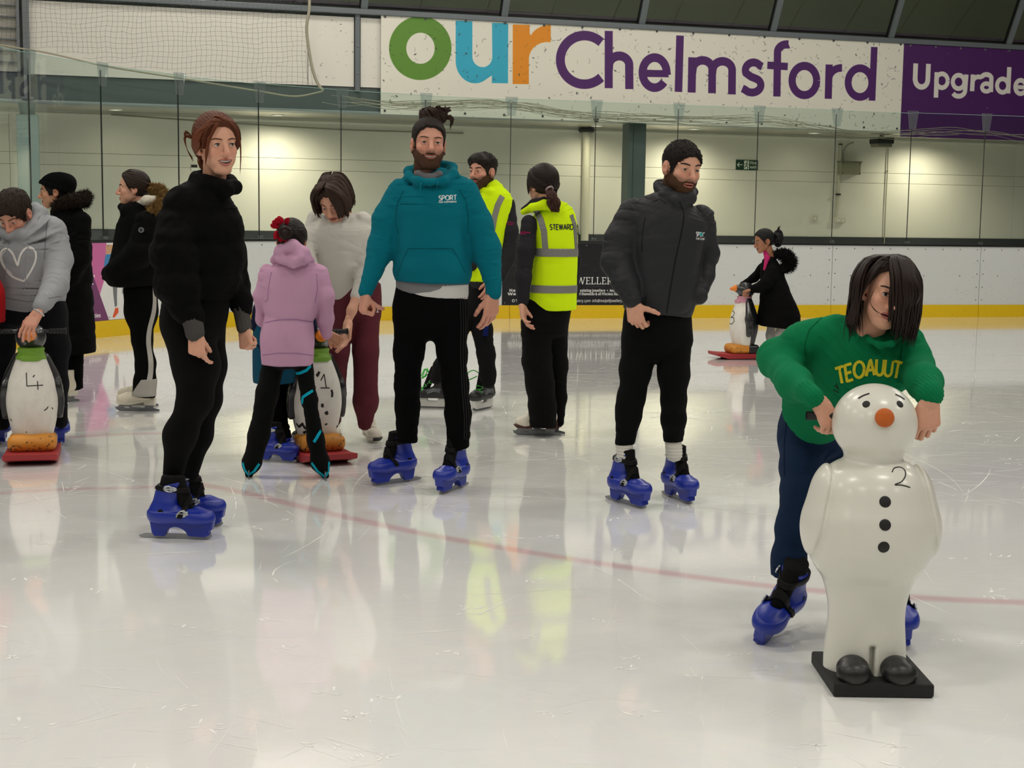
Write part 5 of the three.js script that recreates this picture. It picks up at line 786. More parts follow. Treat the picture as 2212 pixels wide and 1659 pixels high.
  for (let i = 0; i < 14; i++) { const a = -0.4 + r() * 1.4, p = hc.clone().add(V(0.06, 0.0, 0)); L.push(lock([p, p.clone().add(V(0.02 + 0.02 * r(), 0.02 * sin(a), 0.02)), p.clone().add(V(0.035 + 0.02 * r(), -0.03 * r() + 0.01, 0.01)), p.clone().add(V(0.03 + 0.01 * r(), -0.07 * r(), 0))], 0.004, 0.003, hc, 9, 5, 0.1)); }
  const core = ell(0, 0, 0, 0.062, 0.036, 0.05); L.push(poly(bump(core, lumps(0.008, 40, 2)), 0.005).translate(hc.x, hc.y, hc.z));
  part(P.p, 'topknot', merge(L), hairMat(0x2f2019, 0.55), 'curly brown topknot');
  const sk = shoe(P, rentalSkate(-1), [902, 1037], [804, 1050]), sk2 = shoe(P, rentalSkate(1), [1010, 1048], [946, 1070]);
}
// ---- red-haired woman in the black puffer jacket, nearest on the left
{
  const P = figure('red-haired woman in a cropped black puffer jacket, black leggings and blue skates, standing side-on', 6.2, onIce(390, 1155)), { Q, R, chain, torso } = P;
  const H = makeHead({ c: Q(468, 313, 0.02), yaw: 34, pitch: 2, roll: 3, s: 1.05, skin: 'fair', fem: 1, smile: 0.9, open: 0.4, chin: 0.006, lip: 0xb06a5c, jaw: 0.96 });
  const puff = plus((x, y, z) => -0.008 * Math.pow(abs(cos((y + 0.05 * (x + z)) * PI / 0.13)), 8), lumps(0.006, 11, 2));
  const body = bump(torso([[405, 496, 405, 0.1], [366, 516, 440, 0.14], [350, 527, 485, 0.16], [342, 529, 530, 0.165], [346, 525, 580, 0.165], [355, 518, 615, 0.16], [372, 496, 640, 0.15]], { bot: 0.025 }), puff);
  const na = bump(chain([[394, 448, 45, 0.08], [378, 540, 49, 0.16], [384, 620, 46, 0.19], [405, 668, 31, 0.2], [417, 690, 23, 0.2]]), plus(puff, lumps(0.007, 14, 5))), fa = bump(chain([[498, 540, 34, -0.1], [504, 615, 34, -0.1], [520, 652, 23, -0.05], [525, 670, 18, -0.03]]), lumps(0.006, 14, 5));
  const collar = bump(chain([[423, 385, 14, 0.02], [448, 397, 18, 0.07], [483, 408, 18, 0.08], [506, 404, 14, 0.03], [496, 390, 14, -0.06], [450, 380, 16, -0.09], [423, 384, 14, -0.03]], { k: 0.02 }), lumps(0.005, 22, 9));
  wear(P, 'jacket', U(0.025, body, na, fa, collar), M.puffer, 0.0075);
  draw(P.p, 'zip', U(0.025, body, collar), [[[508, 424], [522, 470], [526, 520], [524, 580], [512, 625]]], 2.5, 6.1, M.strap);
  const cuffM = cloth(0x4b4846);
  for (const c of [[[415, 686, 22, 0.2], [421, 719, 20, 0.21]], [[521, 668, 18, -0.03], [527, 706, 16.5, -0.01]]]) wear(P, 'cuff', bump(chain(c), (x, y, z) => 0.001 * sin((x - z) * 380)), cuffM, 0.005, 'grey ribbed cuff');
  const hips = torso([[362, 500, 620, 0.13], [348, 492, 675, 0.14, 0.0], [352, 484, 715, 0.13]], { bot: 0.05 }), nl = chain([[404, 700, 57, 0.06], [424, 790, 47, 0.09], [422, 862, 34, 0.1], [389, 940, 32, 0.07], [374, 1022, 22, 0.05]], { k: 0.05 }), fl = chain([[438, 700, 50, -0.08], [446, 790, 40, -0.09], [447, 862, 29, -0.08], [428, 940, 28, -0.11], [410, 1020, 20, -0.13]], { k: 0.05 });
  wear(P, 'leggings', U(0.03, hips, nl, fl), cloth(0x070708, { sheen: 0.03 }), 0.008);
  const h1 = handGeo({ wrist: Q(421, 720, 0.21), dir: V(0.12, -1, 0.12), palm: V(0.25, 0.1, -1), side: -1, s: 0.92, curl: [[34, 34, 18], [66, 74, 40], [72, 80, 44], [76, 80, 44]], thumb: [8, 48, 14, 16] }), h2 = handGeo({ wrist: Q(528, 708, -0.01), dir: V(0.15, -1, 0.15), palm: V(0.5, 0, -0.9), side: 1, s: 0.88, curl: CURL.fist, thumb: [20, 60, 25, 30] });
  addFace(P.p, H, { iris: 0x5a4a38, browColor: 0x5a3a26, teeth: true, gaze: [0.1, 0.05] });
  bodyMesh(P, H, [h1, h2], [body, na, hips, nl, fl].map((f) => cut(f, Q(390, 1000, 0), V(0, -1, 0))), 'fair');
  const hs = hairShell(H, { front: [0.068, 0.072], side: [-0.03, 0.03], nape: -0.085, top: 0.021, sides: 0.016, amp: 0.0016, dir: [0, 0.35, -1], across: 110, jag: 0.003 });
  part(P.p, 'hair', poly(hs, 0.003).applyMatrix4(H.m), hairMat(0x522814, 0.45));
  part(P.p, 'hair_strands', combed(H, { front: [0.072, 0.074], side: [-0.03, 0.03], to: [0, -0.05, -0.115], n: 230, lift: 0.019, w: 0.006, seed: 5 }), hairMat(0x63331b, 0.42));
  const L = [], r = rng(12), W = H.W, c = H.c;
  for (let i = 0; i < 16; i++) { const k = r() * 0.012; L.push(lock([W(-0.012 + k, 0.108, 0.062), W(-0.04 + k, 0.075, 0.085), W(-0.066 + k * 0.8, 0.02, 0.074), W(-0.074 + k * 0.6, -0.03, 0.06 + k), W(-0.072, -0.06 - k * 2, 0.05)], 0.0035, 0.002, c, 12, 5, 0.1)); L.push(lock([W(0.0 + k, 0.108, 0.062), W(0.035 + k * 0.8, 0.08, 0.082), W(0.064 + k * 0.5, 0.03, 0.074), W(0.074 + k * 0.4, -0.03, 0.062), W(0.075, -0.1 - k * 2, 0.05)], 0.0028, 0.0018, c, 12, 5, 0.1)); }
  for (let i = 0; i < 40; i++) { const a = r() * 6.28; L.push(lock([W(-0.03 + 0.05 * r(), -0.02, -0.1), W(0.03 * cos(a), -0.055 + 0.02 * sin(a), -0.125), W(0.035 * cos(a + 1.5), -0.07 + 0.03 * sin(a + 1.5), -0.115), W(0.03 * cos(a + 3), -0.1 + 0.03 * sin(a + 3), -0.1)], 0.009, 0.006, c, 8, 6)); }
  for (let i = 0; i < 12; i++) L.push(lock([W(-0.07, 0.02, -0.05), W(-0.1 - 0.015 * r(), 0.03 + 0.03 * r(), -0.06), W(-0.105, -0.01, -0.06), W(-0.08, -0.05 - 0.02 * r(), -0.06)], 0.0025, 0.0018, c, 10, 5, 0.2));
  part(P.p, 'loose_hair', merge(L), hairMat(0x5e3019, 0.45));
  part(P.p, 'earring', new THREE.SphereGeometry(0.0035, 10, 8).translate(...W(-0.083, -0.036, -0.004).toArray()), M.silver);
  shoe(P, rentalSkate(-1), [304, 1161], [464, 1166]); shoe(P, rentalSkate(-1), [330, 1133], [491, 1138]);
}
// ---- man in the dark grey jacket
{
  const P = figure('bearded man in a dark grey waterproof jacket with white socks above blue skates', 7.0, onIce(1410, 1090)), { Q, R, chain, torso } = P;
  const H = makeHead({ c: Q(1472, 363, 0.03), yaw: 25, pitch: 8, roll: -4, s: 1.08, skin: 'fair', stubble: 0.6, stubbleColor: 0x3a2a20, jaw: 1.06, open: 0.35, squint: true });
  const wr = plus(folds(0.008, 8, 3, V(0.5, 1, 0), 2), folds(0.005, 14, 5, V(-0.7, 1, 0.3), 7));
  const body = torso([[1430, 1498, 428, 0.09, 0], [1372, 1530, 460, 0.135], [1356, 1522, 510, 0.155], [1352, 1513, 560, 0.16], [1348, 1509, 610, 0.165], [1345, 1502, 650, 0.165], [1347, 1494, 674, 0.158]], { bot: 0.015, wr });
  const la = chain([[1368, 462, 34, 0], [1342, 520, 36, 0.02], [1334, 565, 34, 0.05], [1350, 610, 26, 0.12], [1365, 640, 20, 0.16]], { wr: [0.012, 20, 8] }), ra = chain([[1515, 470, 28, -0.02], [1530, 545, 22, -0.06], [1524, 595, 18, -0.02], [1512, 640, 16, 0.04]], { wr: [0.012, 22, 8] });
  const collar = bump(chain([[1424, 405, 13, 0.0], [1440, 422, 15, 0.07], [1466, 434, 15, 0.11], [1490, 428, 13, 0.08], [1497, 414, 9, 0.0], [1470, 396, 12, -0.1], [1424, 400, 13, -0.06]], { k: 0.02 }), folds(0.004, 20, 9, V(0, 1, 0), 5));
  const top = U(0.02, body, la, ra, collar), grey = nylon(0x2a2b2e, { roughness: 0.58 }), seam = nylon(0x0c0c0d);
  wear(P, 'jacket', top, grey, 0.0072);
  draw(P.p, 'placket_edge', top, [[[1468, 436], [1477, 462], [1470, 512], [1459, 562], [1449, 618], [1440, 676]]], 2.6, 7, seam, { smoothLine: true });
  draw(P.p, 'seam', top, [[[1394, 468], [1388, 500], [1386, 545]], [[1356, 634], [1372, 648], [1386, 644]], [[1408, 436], [1426, 430], [1440, 440]], [[1396, 640], [1392, 660], [1400, 676]]], 1.3, 7, seam);
  draw(P.p, 'chest_print', top, lettering('SPO', (u, v) => [mix(1504, 1516, u), mix(501, 510, v) + u], 0.16).concat([[[1518, 503], [1518, 511]], [[1518, 503], [1522, 503]]]), 1.7, 7, std({ color: 0xd8d8d8 }), { step: 1 });
  draw(P.p, 'chest_print', top, lettering('FOR CONF', (u, v) => [mix(1504, 1522, u), mix(513.5, 517.5, v) + u], 0.16), 0.9, 7, std({ color: 0xc8c8c8 }), { step: 1 });
  draw(P.p, 'chest_badge', top, [arcP(1514, 506, 2.2, 2.2, 0, 360, 10)], 3.4, 7, std({ color: 0x2ba3a3 }), { step: 1, label: 'teal dot of the chest print', proud: 0.002 });
  wear(P, 'cuff', U(0.01, chain([[1358, 634, 20.5, 0.15], [1366, 648, 20, 0.165]])), grey, 0.005);
  const hips = torso([[1350, 1492, 664, 0.13], [1345, 1495, 700, 0.14], [1345, 1495, 745, 0.13], [1360, 1485, 765, 0.1]], { bot: 0.04 }), ll = chain([[1384, 735, 41, 0.0], [1373, 800, 33, 0.03], [1366, 850, 27, 0.05], [1358, 900, 26, 0.03], [1348, 972, 20, -0.01]], { wr: [0.006, 22, 8] }), rl = chain([[1455, 735, 40, 0], [1455, 810, 33, 0.04], [1455, 865, 26, 0.06], [1455, 905, 26, 0.03], [1454, 968, 20, -0.02]], { wr: [0.006, 22, 8] });
  const knee = U(0.01, chain([[1362, 862, 30, 0.05], [1358, 880, 29, 0.045]]));
  wear(P, 'trousers', U(0.02, hips, cut(ll, Q(1348, 960), V(0.05, -1, 0), 0.006), cut(rl, Q(1454, 954), V(0.05, -1, 0), 0.006), knee), cloth(0x08090a, { sheen: 0.04 }), 0.008);
  for (const s of [[[1348, 948, 18.5, 0.0], [1350, 986, 18.5, 0.01]], [[1454, 942, 18.5, -0.01], [1456, 980, 18.5, 0.0]]]) wear(P, 'sock', bump(chain(s), (x, y, z) => 0.0015 * sin(y * 400)), cloth(0xd8d6cc), 0.005, 'white ribbed sock');
  const h = handGeo({ wrist: Q(1366, 652, 0.17), dir: V(0.22, -1, 0.18), palm: V(0.35, 0.15, -0.9), side: -1, s: 1.02, curl: CURL.loose, thumb: [62, 10, 6, 6] });
  addFace(P.p, H, { iris: 0x3a3024, browColor: 0x2a1d14, gaze: [-0.1, -0.18], browW: 0.007 });
  bodyMesh(P, H, [h], [body, la, ra, hips, cut(ll, Q(1348, 940), V(0, -1, 0)), cut(rl, Q(1348, 935), V(0, -1, 0))], 'fair');
  part(P.p, 'beard', poly(beardField(H, 0.0014, -0.056, 0.0007), 0.003).applyMatrix4(H.m), hairMat(0x4a3323, 0.85));
  const hs = hairShell(H, { front: [0.06, 0.082], side: [-0.035, 0.022], nape: -0.06, top: 0.009, sides: 0.003, amp: 0.0006, dir: [0.3, -0.4, 1], along: 40, across: 110 });
  part(P.p, 'hair', poly(hs, 0.003).applyMatrix4(H.m), hairMat(0x17100c, 0.6)); part(P.p, 'hair_strands', tufts(H, hs, { n: 1300, len: 0.013, dir: [0.1, -0.5, 1], seed: 4, w: 0.0018, up: 0.001 }), hairMat(0x1a120d, 0.6));
  shoe(P, rentalSkate(-1), [1316, 1079], [1393, 1100]); shoe(P, rentalSkate(-1), [1435, 1068], [1494, 1091]);
}
// ---- girl in the lilac hoodie, seen from behind
{
  const P = figure('girl seen from behind in a lilac hoodie and black leggings with cyan stripes', 7.6, onIce(625, 1025)), { Q, R, chain, torso } = P;
  const H = makeHead({ c: Q(630, 521, 0), yaw: 183, pitch: 22, s: 0.94, skin: 'tan', fem: 1, neckTo: Q(632, 566, -0.02) });
  const body = torso([[604, 660, 560, 0.075], [572, 696, 582, 0.1], [563, 701, 615, 0.112], [566, 690, 655, 0.112], [572, 676, 690, 0.108]], { bot: 0.02, wr: folds(0.005, 9, 3, V(0.3, 1, 0), 3) }), skirt = torso([[572, 676, 684, 0.11], [563, 680, 725, 0.125], [564, 679, 765, 0.122], [566, 677, 786, 0.117]], { top: 0.02, bot: 0.01, wr: folds(0.006, 5, 7, V(0, 1, 0), 6) });
  const la = chain([[577, 588, 17, 0], [564, 640, 15, 0.0], [568, 690, 14, -0.1], [592, 716, 12, -0.24]], { wr: [0.007, 26, 9] }), ra = chain([[692, 590, 18, 0], [704, 640, 17, 0.02], [703, 690, 16.5, -0.04], [704, 716, 13, -0.1]], { wr: [0.007, 26, 9] });
  const hood = U(0.02, chain([[592, 562, 8, 0.03], [607, 542, 12, 0.08], [632, 532, 13, 0.1], [655, 546, 12, 0.08], [672, 563, 8, 0.03]]), chain([[604, 560, 10, 0.09], [634, 566, 11, 0.13], [662, 562, 10, 0.09]]), chain([[640, 536, 8, 0.11], [648, 556, 9, 0.13]]));
  const lil = cloth(0xcd9fbd), dk = cloth(0x95709a);
  const top = U(0.012, U(0.02, body, la, ra), bump(hood, folds(0.005, 14, 12, V(1, 0.6, 0), 2)));
  wear(P, 'hoodie', top, lil, 0.0075); wear(P, 'hoodie_hem', skirt, lil, 0.0075);
  draw(P.p, 'waist_seam', U(0.01, top, skirt), [[[572, 697], [600, 691], [640, 690], [677, 696]], [[567, 767], [600, 763], [640, 763], [679, 768]]], 1.4, 7.5, dk); draw(P.p, 'seam', top, [[[586, 588], [580, 620], [578, 648], [572, 652]], [[684, 592], [686, 625], [680, 655]]], 1.2, 7.6, dk);
  wear(P, 'cuff', chain([[703, 712, 13, -0.1], [706, 722, 12, -0.12]]), lil, 0.005);
  const ll = chain([[594, 770, 24, 0], [577, 850, 23, 0.02], [560, 937, 22, 0.02], [544, 1000, 19.5, 0.02], [538, 1024, 9, 0.02]], { wr: [0.005, 24, 9] }), rl = chain([[653, 770, 21, 0], [668, 862, 16, 0.02], [682, 949, 17, 0.02], [692, 1000, 19, 0.02], [703, 1027, 8, 0.02]], { wr: [0.005, 24, 9] }), legs = U(0.02, ll, rl, torso([[572, 672, 760, 0.1], [575, 672, 785, 0.1]], { bot: 0.03 }));
  wear(P, 'leggings', legs, cloth(0x0b0c0d), 0.0075);
  const cy = cloth(0x0fa3bd);
  draw(P.p, 'cyan_stripe', legs, [[[634, 807], [648, 806], [662, 800], [671, 790]], [[652, 872], [654, 858], [664, 851], [676, 844]], [[678, 955], [684, 946], [693, 930]], [[524, 1000], [528, 1014], [537, 1026], [549, 1018], [560, 1002]], [[673, 1000], [686, 1018], [702, 1030], [710, 1018], [711, 998]]].map((l) => l), 6.5, 7.5, cy, { label: 'cyan stripe' });
  const h = handGeo({ wrist: Q(709, 722, -0.13), dir: V(0.75, -0.5, -0.2), palm: V(0.2, -0.6, -0.8), side: 1, s: 0.78, curl: CURL.grip, thumb: [30, 50, 20, 20], skin: 'tan' });
  bodyMesh(P, H, [h], [body, skirt, la, ra, ll, rl], 'tan');
  part(P.p, 'hair', poly(hairShell(H, { front: [0.075, 0.06], side: [-0.02, 0.02], nape: -0.085, top: 0.012, sides: 0.008, amp: 0.0016, dir: [0, 0.4, -1], across: 100 }), 0.0032).applyMatrix4(H.m), hairMat(0x17110e, 0.4)); part(P.p, 'hair_strands', combed(H, { to: [0.012, 0.03, -0.11], n: 170, lift: 0.01, seed: 6, spread: 150 }), hairMat(0x1a1310, 0.42));
  const r = rng(33), B = [], bc = Q(617, 503, 0.125), Fl = [];
  for (let i = 0; i < 40; i++) { const a = r() * 6.28, k = 0.02 + 0.016 * r(); B.push(lock([0, 1, 2, 3, 4].map((j) => bc.clone().add(V(cos(a + j * 0.9) * k, sin(a + j * 0.9) * k, 0.018 - 0.03 * r() * (k > 0.03 ? 1 : 0.2)))), 0.007, 0.005, bc, 10, 6)); }
  B.push(poly(bump(ball(bc, 0.03), lumps(0.004, 60, 3)), 0.004)); part(P.p, 'hair_bun', merge(B), hairMat(0x20120e, 0.45));
  const fc = Q(611, 497, 0.1); for (let i = 0; i < 26; i++) { const a = 1.0 + r() * 4.2, k = 0.038 + 0.014 * r(), g = new THREE.SphereGeometry(0.02, 10, 8).scale(1, 0.75, 0.28).rotateX((r() - 0.5) * 1.6).rotateY((r() - 0.5) * 1.6).rotateZ(a).translate(fc.x + cos(a) * k, fc.y + sin(a) * k + 0.006, fc.z + 0.015 * (r() - 0.5)); Fl.push(g); }
  part(P.p, 'hair_flower', merge(Fl), cloth(0xa80f26), 'red fabric flower around the bun');
  const only = figureSkate().filter(([n]) => n === 'blade');
  shoe(P, only, [537, 1037], [541, 1016], { scale: 0.86 }); shoe(P, only, [706, 1040], [689, 1019], { scale: 0.86 });
}
// ---- small child in the navy and teal coat behind her
{
  const P = figure('small child in a navy and teal coat almost hidden behind the lilac hoodie girl', 8.15, onIce(600, 990)), { Q, chain, torso } = P;
  const H = makeHead({ c: Q(618, 618, 0), yaw: 60, pitch: 20, s: 0.85, skin: 'fair', cell: 0.004 });
  const upper = U(0.02, torso([[575, 665, 650, 0.1], [552, 680, 680, 0.13], [548, 676, 715, 0.13]], { bot: 0.02 }), chain([[562, 668, 17, 0], [558, 705, 15, 0.04]]), chain([[668, 690, 15, 0], [672, 708, 14, 0.03]]), chain([[590, 645, 20, -0.05], [645, 645, 20, -0.05]])), lower = torso([[548, 664, 700, 0.13], [546, 650, 745, 0.14], [546, 640, 800, 0.145], [547, 638, 824, 0.14]], { bot: 0.01, wr: folds(0.005, 10, 4, V(0, 1, 0), 4) });
  wear(P, 'coat', bump(upper, lumps(0.005, 16, 2)), cloth(0x0d1330), 0.009, 'navy upper coat'); wear(P, 'coat_skirt', lower, cloth(0x0f4a63), 0.009, 'teal lower coat');
  draw(P.p, 'pocket_flap', lower, [[[556, 745], [562, 752], [566, 768]]], 5, 8.05, cloth(0x0c1830));
  const l1 = chain([[576, 815, 19, 0], [590, 880, 17, 0], [592, 945, 14, 0]], { wr: [0.006, 22, 9] }), l2 = chain([[606, 815, 17, -0.1], [612, 880, 14, -0.1], [603, 940, 13, -0.1]], { wr: [0.006, 22, 9] });
  wear(P, 'trousers', U(0.02, l1, l2), M.black, 0.009); bodyMesh(P, H, [], [upper, lower, l1, l2], 'fair');
  part(P.p, 'hair', poly(hairShell(H, { top: 0.015, sides: 0.012, nape: -0.08 }), 0.004).applyMatrix4(H.m), hairMat(0x4a3524));
  addFace(P.p, H, { brows: true });
  shoe(P, rentalSkate(-1), [567, 995], [628, 999], { scale: 0.82 }); shoe(P, rentalSkate(-1), [590, 982], [633, 989], { scale: 0.82 });
}
// ---- young man in the white sweatshirt bending forward
{
  const P = figure('young man with wavy brown hair bending forward in a white sweatshirt and maroon joggers', 8.75, onIce(790, 955)), { Q, R, chain, torso } = P;
  const H = makeHead({ c: Q(722, 433, 0.14), yaw: -14, pitch: 34, roll: 4, s: 1.06, skin: 'fair' });
  const body = torso([[700, 770, 470, 0.09, 0.06], [672, 798, 490, 0.14, 0.05], [676, 796, 530, 0.15, 0.03], [688, 790, 575, 0.15, 0], [698, 780, 610, 0.14, -0.03], [706, 770, 630, 0.13, -0.05]], { bot: 0.015, wr: plus(folds(0.007, 10, 3, V(-0.6, 1, 0), 4), folds(0.004, 16, 6, V(0.5, 1, 0), 9)) });
  const la = chain([[682, 472, 18, 0.04], [668, 512, 15, 0.1], [668, 560, 14, 0.16], [684, 606, 12, 0.24]], { wr: [0.007, 24, 9] }), ra = chain([[783, 478, 21, 0.03], [797, 540, 18, 0.06], [785, 600, 16, 0.12], [770, 638, 12.5, 0.17]], { wr: [0.007, 24, 9] }), rib = chain([[708, 474, 5, 0.1], [720, 485, 5, 0.15], [738, 487, 5, 0.16], [757, 474, 5, 0.1]], { k: 0.01 });
  const white = cloth(0xd2cfc7);
  wear(P, 'sweatshirt', U(0.015, U(0.025, body, la, ra), rib), white, 0.008);
  const fore = chain([[771, 636, 10.5, 0.17], [760, 670, 9, 0.2], [752, 696, 7.5, 0.22]]), h = handGeo({ wrist: Q(752, 696, 0.22), dir: V(-0.12, -1, 0.12), palm: V(-0.75, 0, 0.6), side: 1, s: 1.06, curl: [[30, 22, 12], [26, 20, 10], [14, 14, 8], [12, 12, 8]], thumb: [58, 38, 10, 10], splay: 6 });
  const hips = torso([[704, 823, 616, 0.13, -0.05], [704, 825, 650, 0.14, -0.05], [712, 822, 685, 0.12, -0.03]], { bot: 0.05 }), rl = chain([[791, 668, 31, -0.03], [790, 757, 27, 0.02], [790, 868, 26.5, 0], [789, 905, 18, -0.02]], { wr: [0.005, 14, 5] }), ll = chain([[739, 668, 31, 0], [728, 760, 25, 0.08], [722, 850, 24, 0.06], [720, 905, 17, 0.02]], { wr: [0.005, 14, 5] }), mar = cloth(0x5e2a33), pants = U(0.025, hips, rl, ll);
  wear(P, 'joggers', pants, mar, 0.0085); wear(P, 'ankle_cuff', bump(chain([[789, 904, 17.5, -0.02], [788, 914, 16, -0.02]]), (x) => 0.0015 * sin(x * 380)), mar, 0.006);
  draw(P.p, 'thigh_logo', pants, [[[814, 664], [816, 668], [815, 672]], [[813, 674], [818, 674]]], 1.6, 8.7, M.white, { step: 1 });
  bodyMesh(P, H, [h], [body, la, ra, hips, rl, ll], 'fair', [fore]);
  addFace(P.p, H, { iris: 0x3a2c20, gaze: [0, -0.3] });
  part(P.p, 'hair', poly(hairShell(H, { front: [0.07, 0.075], side: [-0.04, 0.03], nape: -0.09, top: 0.026, sides: 0.02, amp: 0.004, dir: [1, -0.5, 0], across: 90 }), 0.0038).applyMatrix4(H.m), hairMat(0x2f2017, 0.5));
  const L = [], r = rng(55), W = H.W;
  for (let i = 0; i < 170; i++) { const s = r() < 0.5 ? -1 : 1, z0 = 0.075 - 0.16 * r(), k = r(), j = () => (r() - 0.5) * 0.02; L.push(lock([W(s * 0.006, 0.135, z0), W(s * (0.05 + 0.01 * k), 0.118 + j(), z0 + 0.02 * (z0 > 0 ? 1 : 0)), W(s * (0.088 + 0.008 * k), 0.055 + j(), z0 * 0.95 + 0.012), W(s * (0.096 + j()), 0.0 + j(), z0 * 0.9 + 0.01 + j()), W(s * (0.094 - 0.012 * k + j()), -0.035 - 0.03 * k + j(), z0 * 0.9 + 0.014 + j())], 0.011, 0.006, H.c, 12, 7, 0.25)); }
  for (let i = 0; i < 46; i++) { const k = r(); L.push(lock([W(0.004, 0.132, 0.05), W(0.02 + 0.03 * k, 0.122, 0.09), W(0.035 + 0.04 * k, 0.07, 0.108 - 0.02 * k), W(0.045 + 0.04 * k, 0.01, 0.105 - 0.03 * k), W(0.04 + 0.045 * k, -0.045 - 0.02 * r(), 0.1 - 0.03 * k)], 0.008, 0.005, H.c, 12, 6, 0.2)); if (i < 22) L.push(lock([W(-0.004, 0.132, 0.05), W(-0.03 - 0.02 * k, 0.118, 0.085), W(-0.064 - 0.02 * k, 0.07, 0.085 - 0.03 * k), W(-0.078 - 0.012 * k, 0.01, 0.07 - 0.03 * k), W(-0.08 - 0.01 * k, -0.04 - 0.02 * r(), 0.06 - 0.03 * k)], 0.009, 0.005, H.c, 12, 6, 0.2)); }
  part(P.p, 'wavy_hair', merge(L), hairMat(0x33231a, 0.5));
  for (const [a, b] of [[[786, 940], [817, 961]], [[716, 935], [722, 952]]]) shoe(P, sneaker(), a, b, { name: 'shoe' });
}
function sneaker() {
  if (footwear.s) return footwear.s;
  const up = cut(U(0.03, ell(0, 0.07, -0.06, 0.038, 0.055, 0.055), cap(V(0, 0.06, -0.04), V(0, 0.045, 0.08), 0.038, 0.038), ell(0, 0.045, 0.1, 0.042, 0.035, 0.05), cap(V(0, 0.08, -0.05), V(0, 0.12, -0.055), 0.035, 0.034)), V(0, 0.02, 0), V(0, -1, 0)), sole = both(off(up, 0.006), rbox(0, 0.018, 0, 0.1, 0.018, 0.2, 0.004)), lace = [];
  for (let i = 0; i < 5; i++) { const pts = []; for (let t = -1; t <= 1.01; t += 0.25) pts.push(settle(up, V(t * 0.026, 0.1 + i * 0.008 + 0.006 * t * (i % 2 ? 1 : -1), 0.07 - i * 0.02))); lace.push(tube(pts, 0.0035, 10, 5)); }
  const w = std({ color: 0xcfc8ba, roughness: 0.75 });
  return (footwear.s = [['upper', poly(up, 0.0045), w], ['sole', poly(U(0.004, sole, cut(both(off(up, 0.004), rbox(0, 0.03, 0.01, 0.1, 0.03, 0.17, 0.004)), V(0, 0.028, 0), V(0, 1, 0))), 0.0045), std({ color: 0xbdb6a8, roughness: 0.6 })], ['lace', merge(lace), std({ color: 0xb0a898 })], ['toe_patch', poly(both(off(up, 0.0075), rbox(0.02, 0.022, 0.135, 0.04, 0.014, 0.035, 0.004)), 0.004), M.rubber, 'black toe patch']]);
}
// fur: many short tapering tufts along a path
function fur(P, path, len, w, n, mat, name, seed, label) {
  const r = rng(seed), pts = path.map(([x, y, dz, rad]) => ({ p: P.Q(x, y, dz), r: P.R(rad) })), G = [], mid = pts.reduce((s, q) => s.add(q.p), V(0, 0, 0)).divideScalar(pts.length);
  for (let i = 0; i < n; i++) { const t = r() * (pts.length - 1), k = min(floor(t), pts.length - 2), a = pts[k], b = pts[k + 1], c = a.p.clone().lerp(b.p, t - k), rad = mix(a.r, b.r, t - k), u = r() * 2 - 1, ph = r() * 6.28, s = sqrt(1 - u * u), d = V(s * cos(ph), s * sin(ph), u), p0 = c.clone().addScaledVector(d, rad * 0.7), p1 = c.clone().addScaledVector(d, rad + len * 0.4), p2 = c.clone().addScaledVector(d, rad + len * (0.6 + 0.5 * r())).add(V((r() - 0.5) * len * 0.8, (r() - 0.6) * len * 0.8, (r() - 0.5) * len * 0.8)); G.push(lock([p0, p1, p2], w, w * 0.6, mid, 2, 3, 0.1)); }
  for (let k = 0; k + 1 < pts.length; k++) G.push(poly(cap(pts[k].p, pts[k + 1].p, pts[k].r, pts[k + 1].r), 0.012));
  return part(P.p, name, merge(G), mat, label);
}
const reflective = std({ color: 0x7d7d78, roughness: 0.45, metalness: 0.2 }), hiVis = cloth(0xdcff14, { sheen: 0 }), charcoal = nylon(0x232226, { roughness: 0.8 });
